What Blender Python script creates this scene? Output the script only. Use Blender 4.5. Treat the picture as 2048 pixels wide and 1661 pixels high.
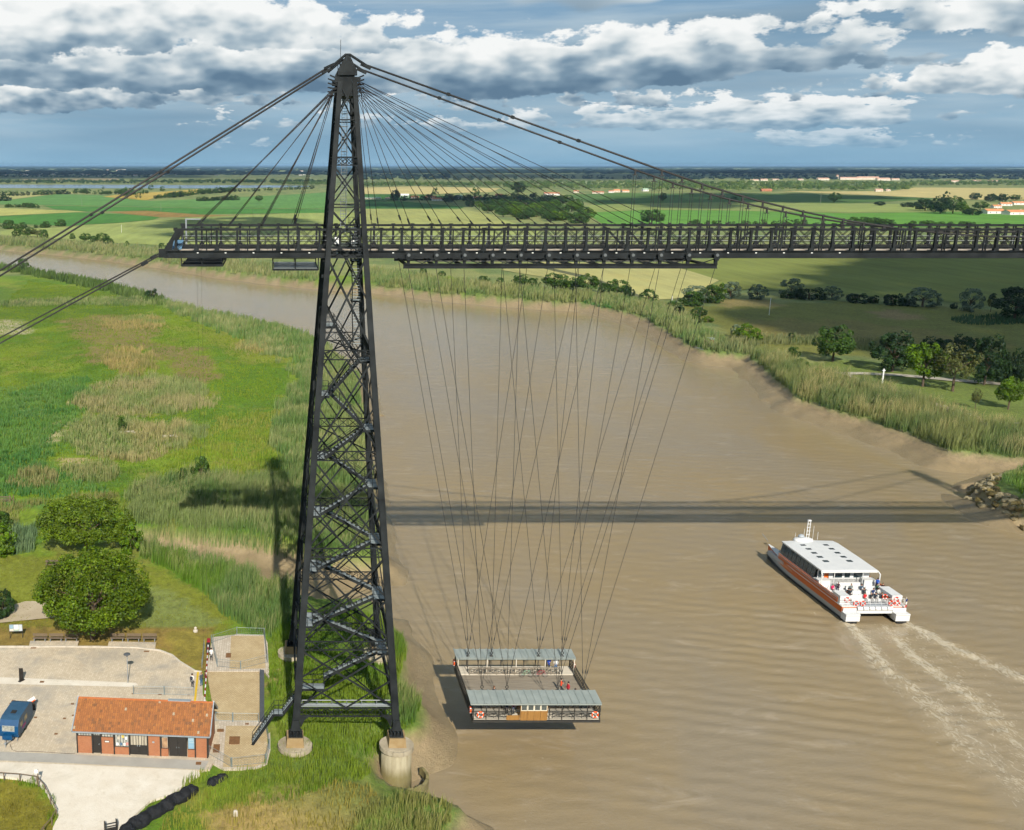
import bpy, bmesh, math, random
import numpy as np
from mathutils import Vector, Matrix

# ---------------------------------------------------------------- scene, camera, sky, sun, exposure
scene = bpy.context.scene
for _o in list(bpy.data.objects):
    bpy.data.objects.remove(_o, do_unlink=True)
COL = scene.collection
F_PX, X0, Y0, YH = 2100.0, 555.0, 830.5, 331.0        # focal length, principal point and horizon, in photo pixels
PITCH = math.atan((Y0 - YH) / F_PX)
CX, CY, CZ = -6.91, -111.4, 64.9
cam_data = bpy.data.cameras.new('camera')
cam_data.sensor_fit = 'HORIZONTAL'
cam_data.sensor_width = 36.0
cam_data.lens = 36.0 * F_PX / 2048.0
cam_data.shift_x = (1024.0 - X0) / 2048.0
cam_data.clip_start = 1.0
cam_data.clip_end = 120000.0
cam = bpy.data.objects.new('camera', cam_data)
COL.objects.link(cam)
cam.location = (CX, CY, CZ)
cam.rotation_euler = (math.pi / 2 - PITCH, 0, 0)
scene.camera = cam

SUN = Vector((0.113, -1.415, 1.0)).normalized()        # towards the sun
SUN_EL = math.asin(SUN.z)
SUN_AZ = math.atan2(SUN.x, SUN.y)                      # clockwise from +Y
sun_data = bpy.data.lights.new('sun', 'SUN')
sun_data.energy = 4.2
sun_data.angle = math.radians(0.5)
sun_data.color = (1.0, 0.93, 0.82)
sun = bpy.data.objects.new('sun', sun_data)
COL.objects.link(sun)
sun.rotation_euler = SUN.to_track_quat('Z', 'Y').to_euler()
sun.location = (0, -60, 160)

scene.view_settings.view_transform = 'Standard'
scene.view_settings.look = 'None'
scene.view_settings.exposure = 0.75
scene.view_settings.gamma = 1.0
scene.view_settings.use_curve_mapping = False
scene.render.engine = 'CYCLES'
scene.cycles.use_denoising = True

scene.cycles.max_bounces = 6
scene.cycles.diffuse_bounces = 2
scene.cycles.glossy_bounces = 2
scene.cycles.transmission_bounces = 4
scene.cycles.transparent_max_bounces = 8
scene.cycles.volume_bounces = 0
scene.cycles.use_adaptive_sampling = True
scene.cycles.adaptive_threshold = 0.03


class NT:
    """small helper to write node trees"""
    def __init__(s, tree):
        s.t = tree; s.n = tree.nodes; s.l = tree.links
    def new(s, kind, **kw):
        n = s.n.new(kind)
        for k, v in kw.items():
            if k == 'inp':
                for i, val in v.items():
                    s.set(n, i, val)
            else:
                setattr(n, k, v)
        return n
    def set(s, n, i, val):
        if isinstance(val, bpy.types.NodeSocket):
            s.l.new(val, n.inputs[i])
        else:
            n.inputs[i].default_value = val
    def math(s, op, a, b=0.0, c=0.0, clamp=False):
        n = s.n.new('ShaderNodeMath'); n.operation = op; n.use_clamp = clamp
        s.set(n, 0, a); s.set(n, 1, b); s.set(n, 2, c)
        return n.outputs[0]
    def vmath(s, op, a, b=(0, 0, 0)):
        n = s.n.new('ShaderNodeVectorMath'); n.operation = op
        s.set(n, 0, a)
        if op == 'SCALE': s.set(n, 3, b)
        else: s.set(n, 1, b)
        return n.outputs[0]
    def noise(s, vec, scale, detail=4.0, rough=0.55, dist=0.0, out=0):
        n = s.n.new('ShaderNodeTexNoise')
        if vec is not None: s.l.new(vec, n.inputs['Vector'])
        n.inputs['Scale'].default_value = scale; n.inputs['Detail'].default_value = detail
        n.inputs['Roughness'].default_value = rough; n.inputs['Distortion'].default_value = dist
        return n.outputs[out]
    def ramp(s, fac, stops, interp='LINEAR'):
        n = s.n.new('ShaderNodeValToRGB'); s.set(n, 0, fac)
        n.color_ramp.interpolation = interp
        e = n.color_ramp.elements
        while len(e) < len(stops): e.new(0.5)
        for k, (p, c) in enumerate(stops):
            e[k].position = p
            e[k].color = c if len(c) == 4 else (*c, 1.0)
        return n.outputs[0]
    def mix(s, fac, a, b, blend='MIX'):
        n = s.n.new('ShaderNodeMix'); n.data_type = 'RGBA'; n.blend_type = blend
        n.clamp_factor = True
        s.set(n, 0, fac)
        for i, v in ((6, a), (7, b)):
            if not isinstance(v, bpy.types.NodeSocket) and len(v) == 3: v = (*v, 1.0)
            s.set(n, i, v)
        return n.outputs[2]
    def maprange(s, v, a, b, c=0.0, d=1.0, smooth=False):
        n = s.n.new('ShaderNodeMapRange'); n.clamp = True
        if smooth: n.interpolation_type = 'SMOOTHSTEP'
        s.set(n, 0, v); s.set(n, 1, a); s.set(n, 2, b); s.set(n, 3, c); s.set(n, 4, d)
        return n.outputs[0]


def srgb(r, g, b, k=1.0):
    f = lambda v: (v / 255 / 12.92) if v <= 10 else ((v / 255 + 0.055) / 1.055) ** 2.4
    return (f(r) * k, f(g) * k, f(b) * k)


#SKY
world = bpy.data.worlds.new('World')
scene.world = world
world.use_nodes = True
def build_sky():
    w = NT(world.node_tree); w.n.clear()
    out = w.new('ShaderNodeOutputWorld'); bg = w.new('ShaderNodeBackground')
    w.l.new(bg.outputs[0], out.inputs[0])
    sky = w.new('ShaderNodeTexSky'); sky.sky_type = 'NISHITA'; sky.sun_disc = False
    sky.sun_elevation = SUN_EL; sky.sun_rotation = SUN_AZ
    sky.altitude = 60; sky.air_density = 1.0; sky.dust_density = 0.8; sky.ozone_density = 2.0
    d = w.new('ShaderNodeTexCoord').outputs['Generated']
    sep = w.new('ShaderNodeSeparateXYZ', inp={0: d})
    el = w.math('MULTIPLY', w.math('ARCSINE', w.math('MAXIMUM', sep.outputs[2], 0.0)), 57.2958)
    flat_ = w.vmath('NORMALIZE', w.vmath('MULTIPLY', d, (1, 1, 0)))          # compass direction
    def P(k, kz, seed):
        s = w.new('ShaderNodeSeparateXYZ', inp={0: flat_})
        return w.new('ShaderNodeCombineXYZ', inp={0: w.math('MULTIPLY', s.outputs[0], k), 1: w.math('ADD', w.math('MULTIPLY', s.outputs[1], k), seed), 2: w.math('MULTIPLY', el, kz)}).outputs[0]
    # the Nishita sky behind a thin high veil with streaks
    base = w.vmath('SCALE', sky.outputs[0], 0.085)
    veil = w.ramp(w.math('DIVIDE', el, 30.0), [(0.0, srgb(142, 184, 211)), (0.08, srgb(128, 170, 201)), (0.25, srgb(124, 160, 190)), (1.0, srgb(104, 146, 186))])
    base = w.mix(0.80, base, veil)
    st = w.noise(P(5.0, 0.9, 3.0), 1.0, 4.0, 0.62)
    base = w.mix(w.maprange(st, 0.40, 0.68, 0, 0.7), base, srgb(184, 202, 213))
    gr = w.noise(P(3.0, 0.45, 9.0), 1.0, 2.0, 0.55)
    base = w.mix(w.maprange(gr, 0.42, 0.62, 0, 0.75), base, srgb(120, 150, 172))
    col = base
    # banks of cumulus standing one behind the other, far ones low over the horizon
    for (eb, h, k, kz, kb, seed, thr, dark, op) in CLOUDS:
        n = w.noise(P(k, kz, seed), 1.0, 5.0 if eb < 9 else 2.0, 0.60)
        big = w.noise(P(kb, 0.0, seed + 31.0), 1.0, 0.0, 0.5)
        wob = w.math('MULTIPLY', w.math('SUBTRACT', w.noise(P(kb * 1.8, 0.0, seed + 57.0), 1.0, 0.0, 0.5), 0.5), h * 0.8)
        rel = w.math('DIVIDE', w.math('SUBTRACT', w.math('SUBTRACT', el, eb), wob), h)
        up = w.math('MAXIMUM', rel, 0.0); dn = w.math('MAXIMUM', w.math('MULTIPLY', rel, -1.0), 0.0)
        v = w.math('ADD', w.math('MULTIPLY', n, 0.75), w.math('MULTIPLY', big, 0.95))
        v = w.math('SUBTRACT', v, w.math('MULTIPLY', w.math('MULTIPLY', up, up), 0.17))
        v = w.math('SUBTRACT', v, w.math('MULTIPLY', dn, 0.9))
        v = w.math('SUBTRACT', v, thr)
        a = w.maprange(v, 0.0, 0.06, 0, op, True)
        n2 = w.noise(P(k * 1.3, kz * 1.4, seed + 5.0), 1.0, 2.0 if eb < 9 else 0.0, 0.55)
        lum = w.math('ADD', w.math('MULTIPLY', rel, 0.72), w.math('MULTIPLY', w.math('SUBTRACT', n2, 0.5), 1.5))
        lum = w.math('SUBTRACT', w.math('ADD', lum, 0.54 - dark), w.math('MULTIPLY', v, 0.8))
        cc = w.ramp(lum, [(0.0, srgb(98, 126, 150)), (0.25, srgb(124, 150, 170)), (0.5, srgb(168, 186, 198)), (0.75, srgb(220, 227, 229)), (1.0, srgb(246, 248, 247))])
        col = w.mix(a, col, cc)
    haze = w.maprange(el, 0.0, 3.0, 0.72, 0.0)
    col = w.mix(haze, col, srgb(134, 178, 207))
    w.l.new(col, bg.inputs[0]); bg.inputs[1].default_value = SKY_S
    world.cycles.sampling_method = 'MANUAL'; world.cycles.sample_map_resolution = 256
SKY_S = 0.595
CLOUDS = [  # base elevation, height, frequency, vertical frequency, seed, threshold, darkness, opacity
    (0.9, 0.9, 40.0, 2.0, 4.8, 1.0, 0.83, 0.0, 0.75),
    (1.9, 1.4, 30.0, 1.5, 3.5, 222.0, 0.83, 0.0, 0.9),
    (3.0, 1.7, 28.0, 1.0, 2.9, 243.0, 0.81, 0.05, 1.0),
    (4.3, 2.2, 19.0, 0.72, 1.76, 264.0, 0.76, 0.14, 1.0),
    (5.9, 2.6, 20.0, 0.66, 2.0, 285.0, 0.69, -0.16, 1.0),
    (9.5, 7.0, 7.0, 0.30, 1.1, 106.0, 0.76, 0.1, 1.0),
    (24.0, 20.0, 4.0, 0.12, 0.7, 127.0, 0.80, 0.1, 1.0),
]
build_sky()

# ---------------------------------------------------------------- helpers
random.seed(5)
RNG = np.random.default_rng(11)
LAND = 4.4                                             # height of the marsh and the quay above the river


def G(px, py, z=LAND):
    """photo pixel -> world point on the horizontal plane z"""
    a = (px - X0) / F_PX; b = -(py - Y0) / F_PX
    c, s = math.cos(PITCH), math.sin(PITCH)
    dy = c + b * s; dz = -s + b * c
    t = (z - CZ) / dz
    return (CX + a * t, CY + dy * t)


def GP(pts, z=LAND):
    return [G(x, y, z) for x, y in pts]


def AY(px, py, Y):
    """photo pixel -> (X, Z) on the vertical plane at Y"""
    a = (px - X0) / F_PX; b = -(py - Y0) / F_PX
    c, s = math.cos(PITCH), math.sin(PITCH)
    dy = c + b * s; dz = -s + b * c
    t = (Y - CY) / dy
    return (CX + a * t, CZ + dz * t)


_mats = {}
def mat(name, c1, c2=None, scale=1.0, rough=0.8, metal=0.0, bump=0.0, bscale=None, spec=0.4, stretch=(1, 1, 1), local=False, amount=1.0, extra=None):
    """procedural material: two colours mixed by noise, with relief"""
    if name in _mats: return _mats[name]
    m = bpy.data.materials.new(name); m.use_nodes = True
    t = NT(m.node_tree); b = t.n['Principled BSDF']
    if local: vec = t.new('ShaderNodeTexCoord').outputs['Object']
    else: vec = t.new('ShaderNodeNewGeometry').outputs['Position']
    vec = t.vmath('MULTIPLY', vec, stretch)
    if c2 is None: c2 = tuple(v * 0.72 for v in c1)
    f = t.maprange(t.noise(vec, scale, 5.0, 0.62), 0.5 - 0.22 * amount - 0.03, 0.5 + 0.22 * amount + 0.03)
    col = t.mix(f, c1, c2)
    if extra: col = extra(t, vec, col)
    t.l.new(col, b.inputs['Base Color'])
    b.inputs['Roughness'].default_value = rough; b.inputs['Metallic'].default_value = metal
    b.inputs['Specular IOR Level'].default_value = spec
    if bump:
        bn = t.new('ShaderNodeBump'); bn.inputs['Strength'].default_value = 1.0
        bn.inputs['Distance'].default_value = bump
        t.l.new(t.noise(vec, bscale or scale * 4, 4.0, 0.6), bn.inputs['Height'])
        t.l.new(bn.outputs[0], b.inputs['Normal'])
    _mats[name] = m
    return m


def leafmat(name, trans=0.35, rough=0.55, hue=None):
    """foliage: colour from the mesh's own Col attribute, some light through the blade"""
    if name in _mats: return _mats[name]
    m = bpy.data.materials.new(name); m.use_nodes = True
    t = NT(m.node_tree); b = t.n['Principled BSDF']; out = t.n['Material Output']
    a = t.new('ShaderNodeAttribute'); a.attribute_name = 'Col'
    col = a.outputs[0]
    if hue: col = t.mix(1.0, col, hue, 'MULTIPLY')
    b.inputs['Roughness'].default_value = rough; b.inputs['Specular IOR Level'].default_value = 0.25
    t.l.new(col, b.inputs['Base Color'])
    tr = t.new('ShaderNodeBsdfTranslucent'); t.l.new(col, tr.inputs[0])
    mx = t.new('ShaderNodeMixShader'); mx.inputs[0].default_value = trans
    t.l.new(b.outputs[0], mx.inputs[1]); t.l.new(tr.outputs[0], mx.inputs[2]); t.l.new(mx.outputs[0], out.inputs[0])
    _mats[name] = m
    return m


class MB:
    """collects boxes, bars and tubes into one mesh"""
    def __init__(s):
        s.v = []; s.f = []; s.mi = []; s.cur = 0
    def face(s, *ids):
        s.f.append(ids); s.mi.append(s.cur)
    def add(s, verts, faces):
        o = len(s.v); s.v.extend([tuple(p) for p in verts])
        for f in faces: s.face(*[o + i for i in f])
    def box(s, x0, x1, y0, y1, z0, z1):
        s.add([(x0, y0, z0), (x1, y0, z0), (x1, y1, z0), (x0, y1, z0), (x0, y0, z1), (x1, y0, z1), (x1, y1, z1), (x0, y1, z1)],
              [(3, 2, 1, 0), (4, 5, 6, 7), (0, 1, 5, 4), (1, 2, 6, 5), (2, 3, 7, 6), (3, 0, 4, 7)])
        return s
    def bar(s, p, q, w, h=None, w2=None, h2=None, up=(0, 0, 1)):
        p, q = Vector(p), Vector(q); d = q - p
        if d.length < 1e-6: return s
        d.normalize(); up = Vector(up)
        if abs(d.dot(up)) > 0.98: up = Vector((0, 1, 0)) if abs(d.y) < 0.9 else Vector((1, 0, 0))
        r = d.cross(up).normalized(); u = r.cross(d)
        h = w if h is None else h; w2 = w if w2 is None else w2; h2 = h if h2 is None else h2
        vs = []
        for c, a, b in ((p, w / 2, h / 2), (q, w2 / 2, h2 / 2)):
            vs += [c - r * a - u * b, c + r * a - u * b, c + r * a + u * b, c - r * a + u * b]
        s.add(vs, [(3, 2, 1, 0), (4, 5, 6, 7), (0, 1, 5, 4), (1, 2, 6, 5), (2, 3, 7, 6), (3, 0, 4, 7)])
        return s
    def tube(s, pts, r, n=6, caps=True):
        pts = [Vector(p) for p in pts]; rr = r if isinstance(r, (list, tuple)) else [r] * len(pts)
        o = len(s.v); prev = None
        for i, p in enumerate(pts):
            d = (pts[min(i + 1, len(pts) - 1)] - pts[max(i - 1, 0)]).normalized()
            if prev is None:
                a = Vector((0, 0, 1)) if abs(d.z) < 0.9 else Vector((1, 0, 0))
                u = d.cross(a).normalized()
            else:
                u = (prev - d * prev.dot(d)).normalized()
            prev = u; v = d.cross(u)
            for k in range(n):
                t = 2 * math.pi * k / n
                s.v.append(tuple(p + (u * math.cos(t) + v * math.sin(t)) * rr[i]))
        for i in range(len(pts) - 1):
            for k in range(n):
                a = o + i * n + k; b = o + i * n + (k + 1) % n
                s.face(a, b, b + n, a + n)
        if caps:
            s.face(*[o + k for k in reversed(range(n))]); s.face(*[o + (len(pts) - 1) * n + k for k in range(n)])
        return s
    def lathe(s, c, prof, n=16, caps=True, sx=1.0, sy=1.0):
        o = len(s.v)
        for r, z in prof:
            for k in range(n):
                t = 2 * math.pi * k / n
                s.v.append((c[0] + r * sx * math.cos(t), c[1] + r * sy * math.sin(t), c[2] + z))
        for i in range(len(prof) - 1):
            for k in range(n):
                a = o + i * n + k; b = o + i * n + (k + 1) % n
                s.face(a, b, b + n, a + n)
        if caps:
            s.face(*[o + k for k in reversed(range(n))]); s.face(*[o + (len(prof) - 1) * n + k for k in range(n)])
        return s
    def prism(s, poly, z0, z1):
        n = len(poly); o = len(s.v)
        a = sum(poly[i][0] * poly[(i + 1) % n][1] - poly[(i + 1) % n][0] * poly[i][1] for i in range(n))
        if a < 0: poly = poly[::-1]
        s.v += [(x, y, z0) for x, y in poly] + [(x, y, z1) for x, y in poly]
        s.face(*[o + i for i in reversed(range(n))]); s.face(*[o + n + i for i in range(n)])
        for i in range(n): s.face(o + i, o + (i + 1) % n, o + n + (i + 1) % n, o + n + i)
        return s
    def torus(s, c, R, r, axis='y', n=16, m=6):
        o = len(s.v)
        for i in range(n):
            t = 2 * math.pi * i / n
            for k in range(m):
                p = 2 * math.pi * k / m; q = R + r * math.cos(p); h = r * math.sin(p)
                a, b = q * math.cos(t), q * math.sin(t)
                v = {'y': (a, h, b), 'z': (a, b, h), 'x': (h, a, b)}[axis]
                s.v.append((c[0] + v[0], c[1] + v[1], c[2] + v[2]))
        for i in range(n):
            for k in range(m):
                s.face(o + i * m + k, o + i * m + (k + 1) % m, o + ((i + 1) % n) * m + (k + 1) % m, o + ((i + 1) % n) * m + k)
        return s
    def build(s, name, mats, parent=None, smooth=False, kind=None):
        me = bpy.data.meshes.new(name); me.from_pydata(s.v, [], s.f); me.update()
        mats = mats if isinstance(mats, (list, tuple)) else [mats]
        for m in mats: me.materials.append(m)
        if len(mats) > 1: me.polygons.foreach_set('material_index', s.mi)
        if smooth: me.polygons.foreach_set('use_smooth', [True] * len(me.polygons))
        return link(name, me, parent, kind)


def link(name, me, parent=None, kind=None):
    o = bpy.data.objects.new(name, me); COL.objects.link(o)
    if parent is not None:
        o.parent = parent
        if parent.get('world'): o.matrix_parent_inverse = Matrix.Translation(-Vector(parent.location))
    if kind: o['kind'] = kind
    return o


def tag(o, label, cat, group=None, kind=None):
    o['label'] = label; o['category'] = cat
    if group: o['group'] = group
    if kind: o['kind'] = kind
    return o


def thing(name, label, cat, loc=(0, 0, 0), rz=0.0, group=None, world=False):
    """an Empty at the thing's base; with world=True its parts are written in world coordinates"""
    o = bpy.data.objects.new(name, None); COL.objects.link(o)
    o.empty_display_size = 0.2
    o.location = loc; o.rotation_euler = (0, 0, rz)
    if world: o['world'] = 1
    return tag(o, label, cat, group)


def struct(o):
    o['kind'] = 'structure'
    return o


def dup(root, loc, rz=0.0, label=None, scale=None, group=None):
    r = root.copy(); COL.objects.link(r); r.location = loc; r.rotation_euler = (0, 0, rz)
    if scale: r.scale = scale if isinstance(scale, tuple) else (scale,) * 3
    if label: r['label'] = label
    if group: r['group'] = group
    for ch in root.children:
        c = ch.copy(); COL.objects.link(c); c.parent = r
        for g in ch.children:
            e = g.copy(); COL.objects.link(e); e.parent = c
    return r


def fastmesh(name, verts, faces_n, loops, material, cols=None, smooth=False):
    """mesh from numpy arrays: verts (n,3), every face has faces_n corners, loops flat"""
    me = bpy.data.meshes.new(name)
    nv = len(verts); nl = len(loops); nf = nl // faces_n
    me.vertices.add(nv); me.vertices.foreach_set('co', np.ascontiguousarray(verts, dtype=np.float32).ravel())
    me.loops.add(nl); me.loops.foreach_set('vertex_index', np.ascontiguousarray(loops, dtype=np.int32).ravel())
    me.polygons.add(nf); me.polygons.foreach_set('loop_start', np.arange(0, nl, faces_n, dtype=np.int32))
    if smooth: me.polygons.foreach_set('use_smooth', np.ones(nf, dtype=bool))
    if cols is not None:
        a = me.color_attributes.new('Col', 'FLOAT_COLOR', 'POINT')
        if cols.shape[1] == 3: cols = np.concatenate([cols, np.ones((len(cols), 1))], 1)
        a.data.foreach_set('color', np.ascontiguousarray(cols, dtype=np.float32).ravel())
    me.materials.append(material)
    me.update(calc_edges=True); me.validate()
    return me


def _hash(ix, iy, s):
    h = np.sin(ix * 127.1 + iy * 311.7 + s * 74.7) * 43758.5453
    return h - np.floor(h)


def vnoise(x, y, s=0.0):
    ix, iy = np.floor(x), np.floor(y); fx, fy = x - ix, y - iy
    fx = fx * fx * (3 - 2 * fx); fy = fy * fy * (3 - 2 * fy)
    a, b, c, d = _hash(ix, iy, s), _hash(ix + 1, iy, s), _hash(ix, iy + 1, s), _hash(ix + 1, iy + 1, s)
    return a + (b - a) * fx + (c - a) * fy + (a - b - c + d) * fx * fy


def fbm(x, y, s=0.0, o=4):
    v = np.zeros_like(x, dtype=float); a = 0.5; t = 0
    for k in range(o):
        v += a * vnoise(x, y, s + k * 3.3); t += a
        x = x * 2.03 + 11.3; y = y * 2.03 - 5.7; a *= 0.5
    return v / t


def inside(x, y, poly):
    r = np.zeros(x.shape, dtype=bool); n = len(poly)
    for i in range(n):
        x1, y1 = poly[i]; x2, y2 = poly[(i + 1) % n]
        if y1 == y2: continue
        c = ((y1 > y) != (y2 > y)) & (x < (x2 - x1) * (y - y1) / (y2 - y1) + x1)
        r ^= c
    return r


def dist_line(x, y, pts, closed=False):
    best = np.full(x.shape, 1e18); n = len(pts)
    for i in range(n if closed else n - 1):
        x1, y1 = pts[i]; x2, y2 = pts[(i + 1) % n]
        dx, dy = x2 - x1, y2 - y1; L = dx * dx + dy * dy + 1e-12
        t = np.clip(((x - x1) * dx + (y - y1) * dy) / L, 0, 1)
        best = np.minimum(best, (x - x1 - t * dx) ** 2 + (y - y1 - t * dy) ** 2)
    return np.sqrt(best)


def sstep(v, a, b):
    t = np.clip((v - a) / (b - a), 0, 1)
    return t * t * (3 - 2 * t)

# ---------------------------------------------------------------- the setting: marsh, river, fields
LEFT_BANK = [(880, 1900), (880, 1760), (905, 1630), (903, 1590), (868, 1572), (800, 1566), (748, 1530), (738, 1498), (762, 1474), (830, 1442),
             (835, 1400), (798, 1340), (805, 1300), (795, 1250), (772, 1205), (768, 1160), (764, 1100), (758, 1050), (748, 1000), (727, 900),
             (722, 800), (715, 752), (690, 716), (630, 672), (560, 650), (420, 622), (330, 598), (210, 566), (60, 541), (0, 531), (-260, 500), (-900, 470)]
FAR_BANK = [(-900, 452), (-260, 470), (0, 488), (100, 496), (200, 506), (330, 522), (440, 540), (540, 551), (640, 561), (745, 567), (800, 572),
            (900, 584), (1000, 592), (1090, 598), (1180, 603), (1225, 613), (1290, 630), (1330, 655), (1370, 680), (1420, 700), (1500, 706),
            (1545, 745), (1600, 792), (1700, 822), (1760, 838), (1850, 872), (1900, 893), (2048, 906), (2090, 912), (2050, 926), (1985, 944),
            (1958, 962), (1988, 984), (2048, 1006), (2160, 1034), (2500, 1120), (2500, 1900)]
RIVER = GP(LEFT_BANK) + GP(FAR_BANK)
CREEK = GP([(800, 1170), (690, 1165), (600, 1150), (540, 1128), (470, 1112), (400, 1104), (330, 1088), (290, 1078)], 3.0)
CREEK_W = 8.0


def bank(x, y):
    """signed distance to the edge of the vegetation, positive on land"""
    wx = x + (vnoise(x * 0.16, y * 0.16, 1) - 0.5) * 2.6; wy = y + (vnoise(x * 0.16, y * 0.16, 9) - 0.5) * 2.6
    d = dist_line(wx, wy, RIVER, True)
    d = np.where(inside(wx, wy, RIVER), -d, d)
    cd = dist_line(wx, wy, CREEK) - CREEK_W * np.clip((x + 45) / 40, 0.35, 1.0)
    return d, cd


def land_h(x, y):
    d, cd = bank(x, y)
    W = np.where((x > 90) | (y > 160), 6.5, 4.2); W = np.where((x > 128) & (y < 96), 2.2, W)
    up = 3.4 + 1.0 * sstep(d, 0, 5)
    down = 3.4 - 0.9 * sstep(-d, 0, 1.2) - 2.6 * np.clip(-d / W, 0, 2.2)
    h = np.where(d >= 0, up, down)
    creek = 2.0 - 0.4 * np.clip(-cd, 0, 3) - 0.018 * np.clip(x + 45, 0, 60)
    h = np.where(cd < 1.5, np.minimum(h, creek + (h - creek) * sstep(cd, -0.2, 1.5)), h)
    rough = (fbm(x * 0.35, y * 0.35, 4) - 0.5) * np.where(d > 3, 0.25, 0.45) * np.clip(1.2 - y / 2500, 0, 1)
    flat = inside(x, y, QUAY)
    return np.where(flat, LAND - 0.25, h + rough), d, cd


QUAY = [(-75, -40), (-20, -40), (-12.2, -21), (-13.5, -16.2), (-8.3, -14.4), (-7.9, 6.0), (-7.6, 17.0), (-15.4, 17.4), (-17, 12.6), (-22, 16.0), (-75, 17.5)]

K = 0.66
LIME = srgb(128, 154, 38, K); LIME2 = srgb(98, 136, 32, K); GRASS = srgb(96, 128, 48, K); DRY = srgb(190, 170, 104, K)
OLIVE = srgb(150, 148, 66, K); MUD = srgb(170, 150, 116, 0.60); MUDWET = srgb(168, 149, 114, 0.59); TEAL = srgb(108, 148, 58, K); BROWN = srgb(150, 132, 84, K)
ZONES = [
    # (photo polygon, colour, edge wobble in metres)
    ([(-300, 800), (60, 772), (170, 752), (185, 775), (150, 800), (170, 830), (112, 872), (96, 930), (180, 968), (250, 985), (150, 1010), (-300, 1010)], TEAL, 3),
    ([(-300, 590), (150, 575), (330, 600), (280, 640), (120, 640), (-300, 640)], srgb(98, 128, 34, K), 4),
    ([(120, 640), (240, 625), (330, 660), (300, 700), (170, 690)], BROWN, 4),
    ([(160, 695), (240, 690), (260, 720), (180, 728)], BROWN, 3),
    ([(320, 640), (560, 680), (640, 760), (480, 720)], srgb(140, 150, 52, K), 5),
    ([(330, 690), (400, 690), (440, 760), (360, 770), (300, 700)], BROWN, 4),
    ([(430, 740), (570, 720), (580, 790), (440, 812)], srgb(96, 134, 12, K), 4),
    ([(-40, 640), (45, 640), (60, 668), (-40, 672)], srgb(196, 186, 150, K), 1.5),
    ([(90, 850), (150, 836), (120, 880), (95, 890)], srgb(190, 180, 130, K), 1.2),
    ([(115, 915), (180, 918), (150, 935), (118, 930)], srgb(196, 178, 124, K), 1.0),
    ([(-300, 985), (250, 975), (320, 960), (250, 990), (60, 1000), (-300, 1010)], srgb(116, 152, 24, K), 2),
    ([(-300, 1105), (120, 1112), (300, 1130), (440, 1200), (470, 1262), (-300, 1262)], srgb(138, 146, 46, K), 0.8),
    ([(280, 1165), (345, 1185), (440, 1245), (430, 1262), (285, 1258)], srgb(140, 152, 78, K), 0.6),
    ([(-300, 1225), (70, 1205), (180, 1215), (170, 1262), (-300, 1262)], srgb(152, 142, 52, K), 0.8),
    ([(-300, 1255), (430, 1255), (425, 1350), (370, 1335), (320, 1300), (-300, 1297)], srgb(158, 134, 66, K), 0.4),
    ([(330, 1258), (425, 1262), (415, 1330), (380, 1335), (345, 1310)], srgb(160, 146, 62, K), 0.6),
    ([(420, 1700), (400, 1625), (520, 1600), (660, 1565), (735, 1550), (760, 1600), (730, 1640), (700, 1700)], srgb(196, 170, 104, K), 1.5),
    ([(545, 1330), (575, 1330), (565, 1375), (530, 1378)], srgb(186, 158, 108, K), 0.8),
    ([(-300, 1552), (30, 1556), (75, 1568), (104, 1600), (116, 1640), (104, 1720), (-300, 1720)], srgb(146, 138, 44, K), 0.5),
    # far side: park lawn and rough grass
    ([(1400, 690), (1440, 655), (1330, 610), (1290, 600), (1400, 612), (1700, 605), (2600, 650), (2600, 740), (1800, 720)], srgb(136, 138, 62, K), 4),
    ([(1480, 640), (1700, 640), (2048, 690), (2048, 700), (1750, 690), (1500, 670)], srgb(146, 136, 70, K), 5),
    ([(1560, 740), (1660, 720), (2600, 760), (2600, 920), (2048, 905), (1760, 830)], srgb(116, 134, 58, K), 2),
    ([(1740, 625), (1800, 618), (1860, 640), (1760, 640)], srgb(160, 140, 92, K), 3),
    ([(1430, 600), (1520, 598), (1560, 612), (1440, 615)], srgb(166, 150, 90, K), 3),
]


def axis(a, b, step, lo, hi, g):
    c = list(np.arange(a, b + 1e-6, step)); s = step
    while c[-1] < hi: s *= g; c.append(c[-1] + s)
    s = step; f = []
    t = a
    while t > lo: s *= g; t -= s; f.append(t)
    return np.array(f[::-1] + c)


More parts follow.
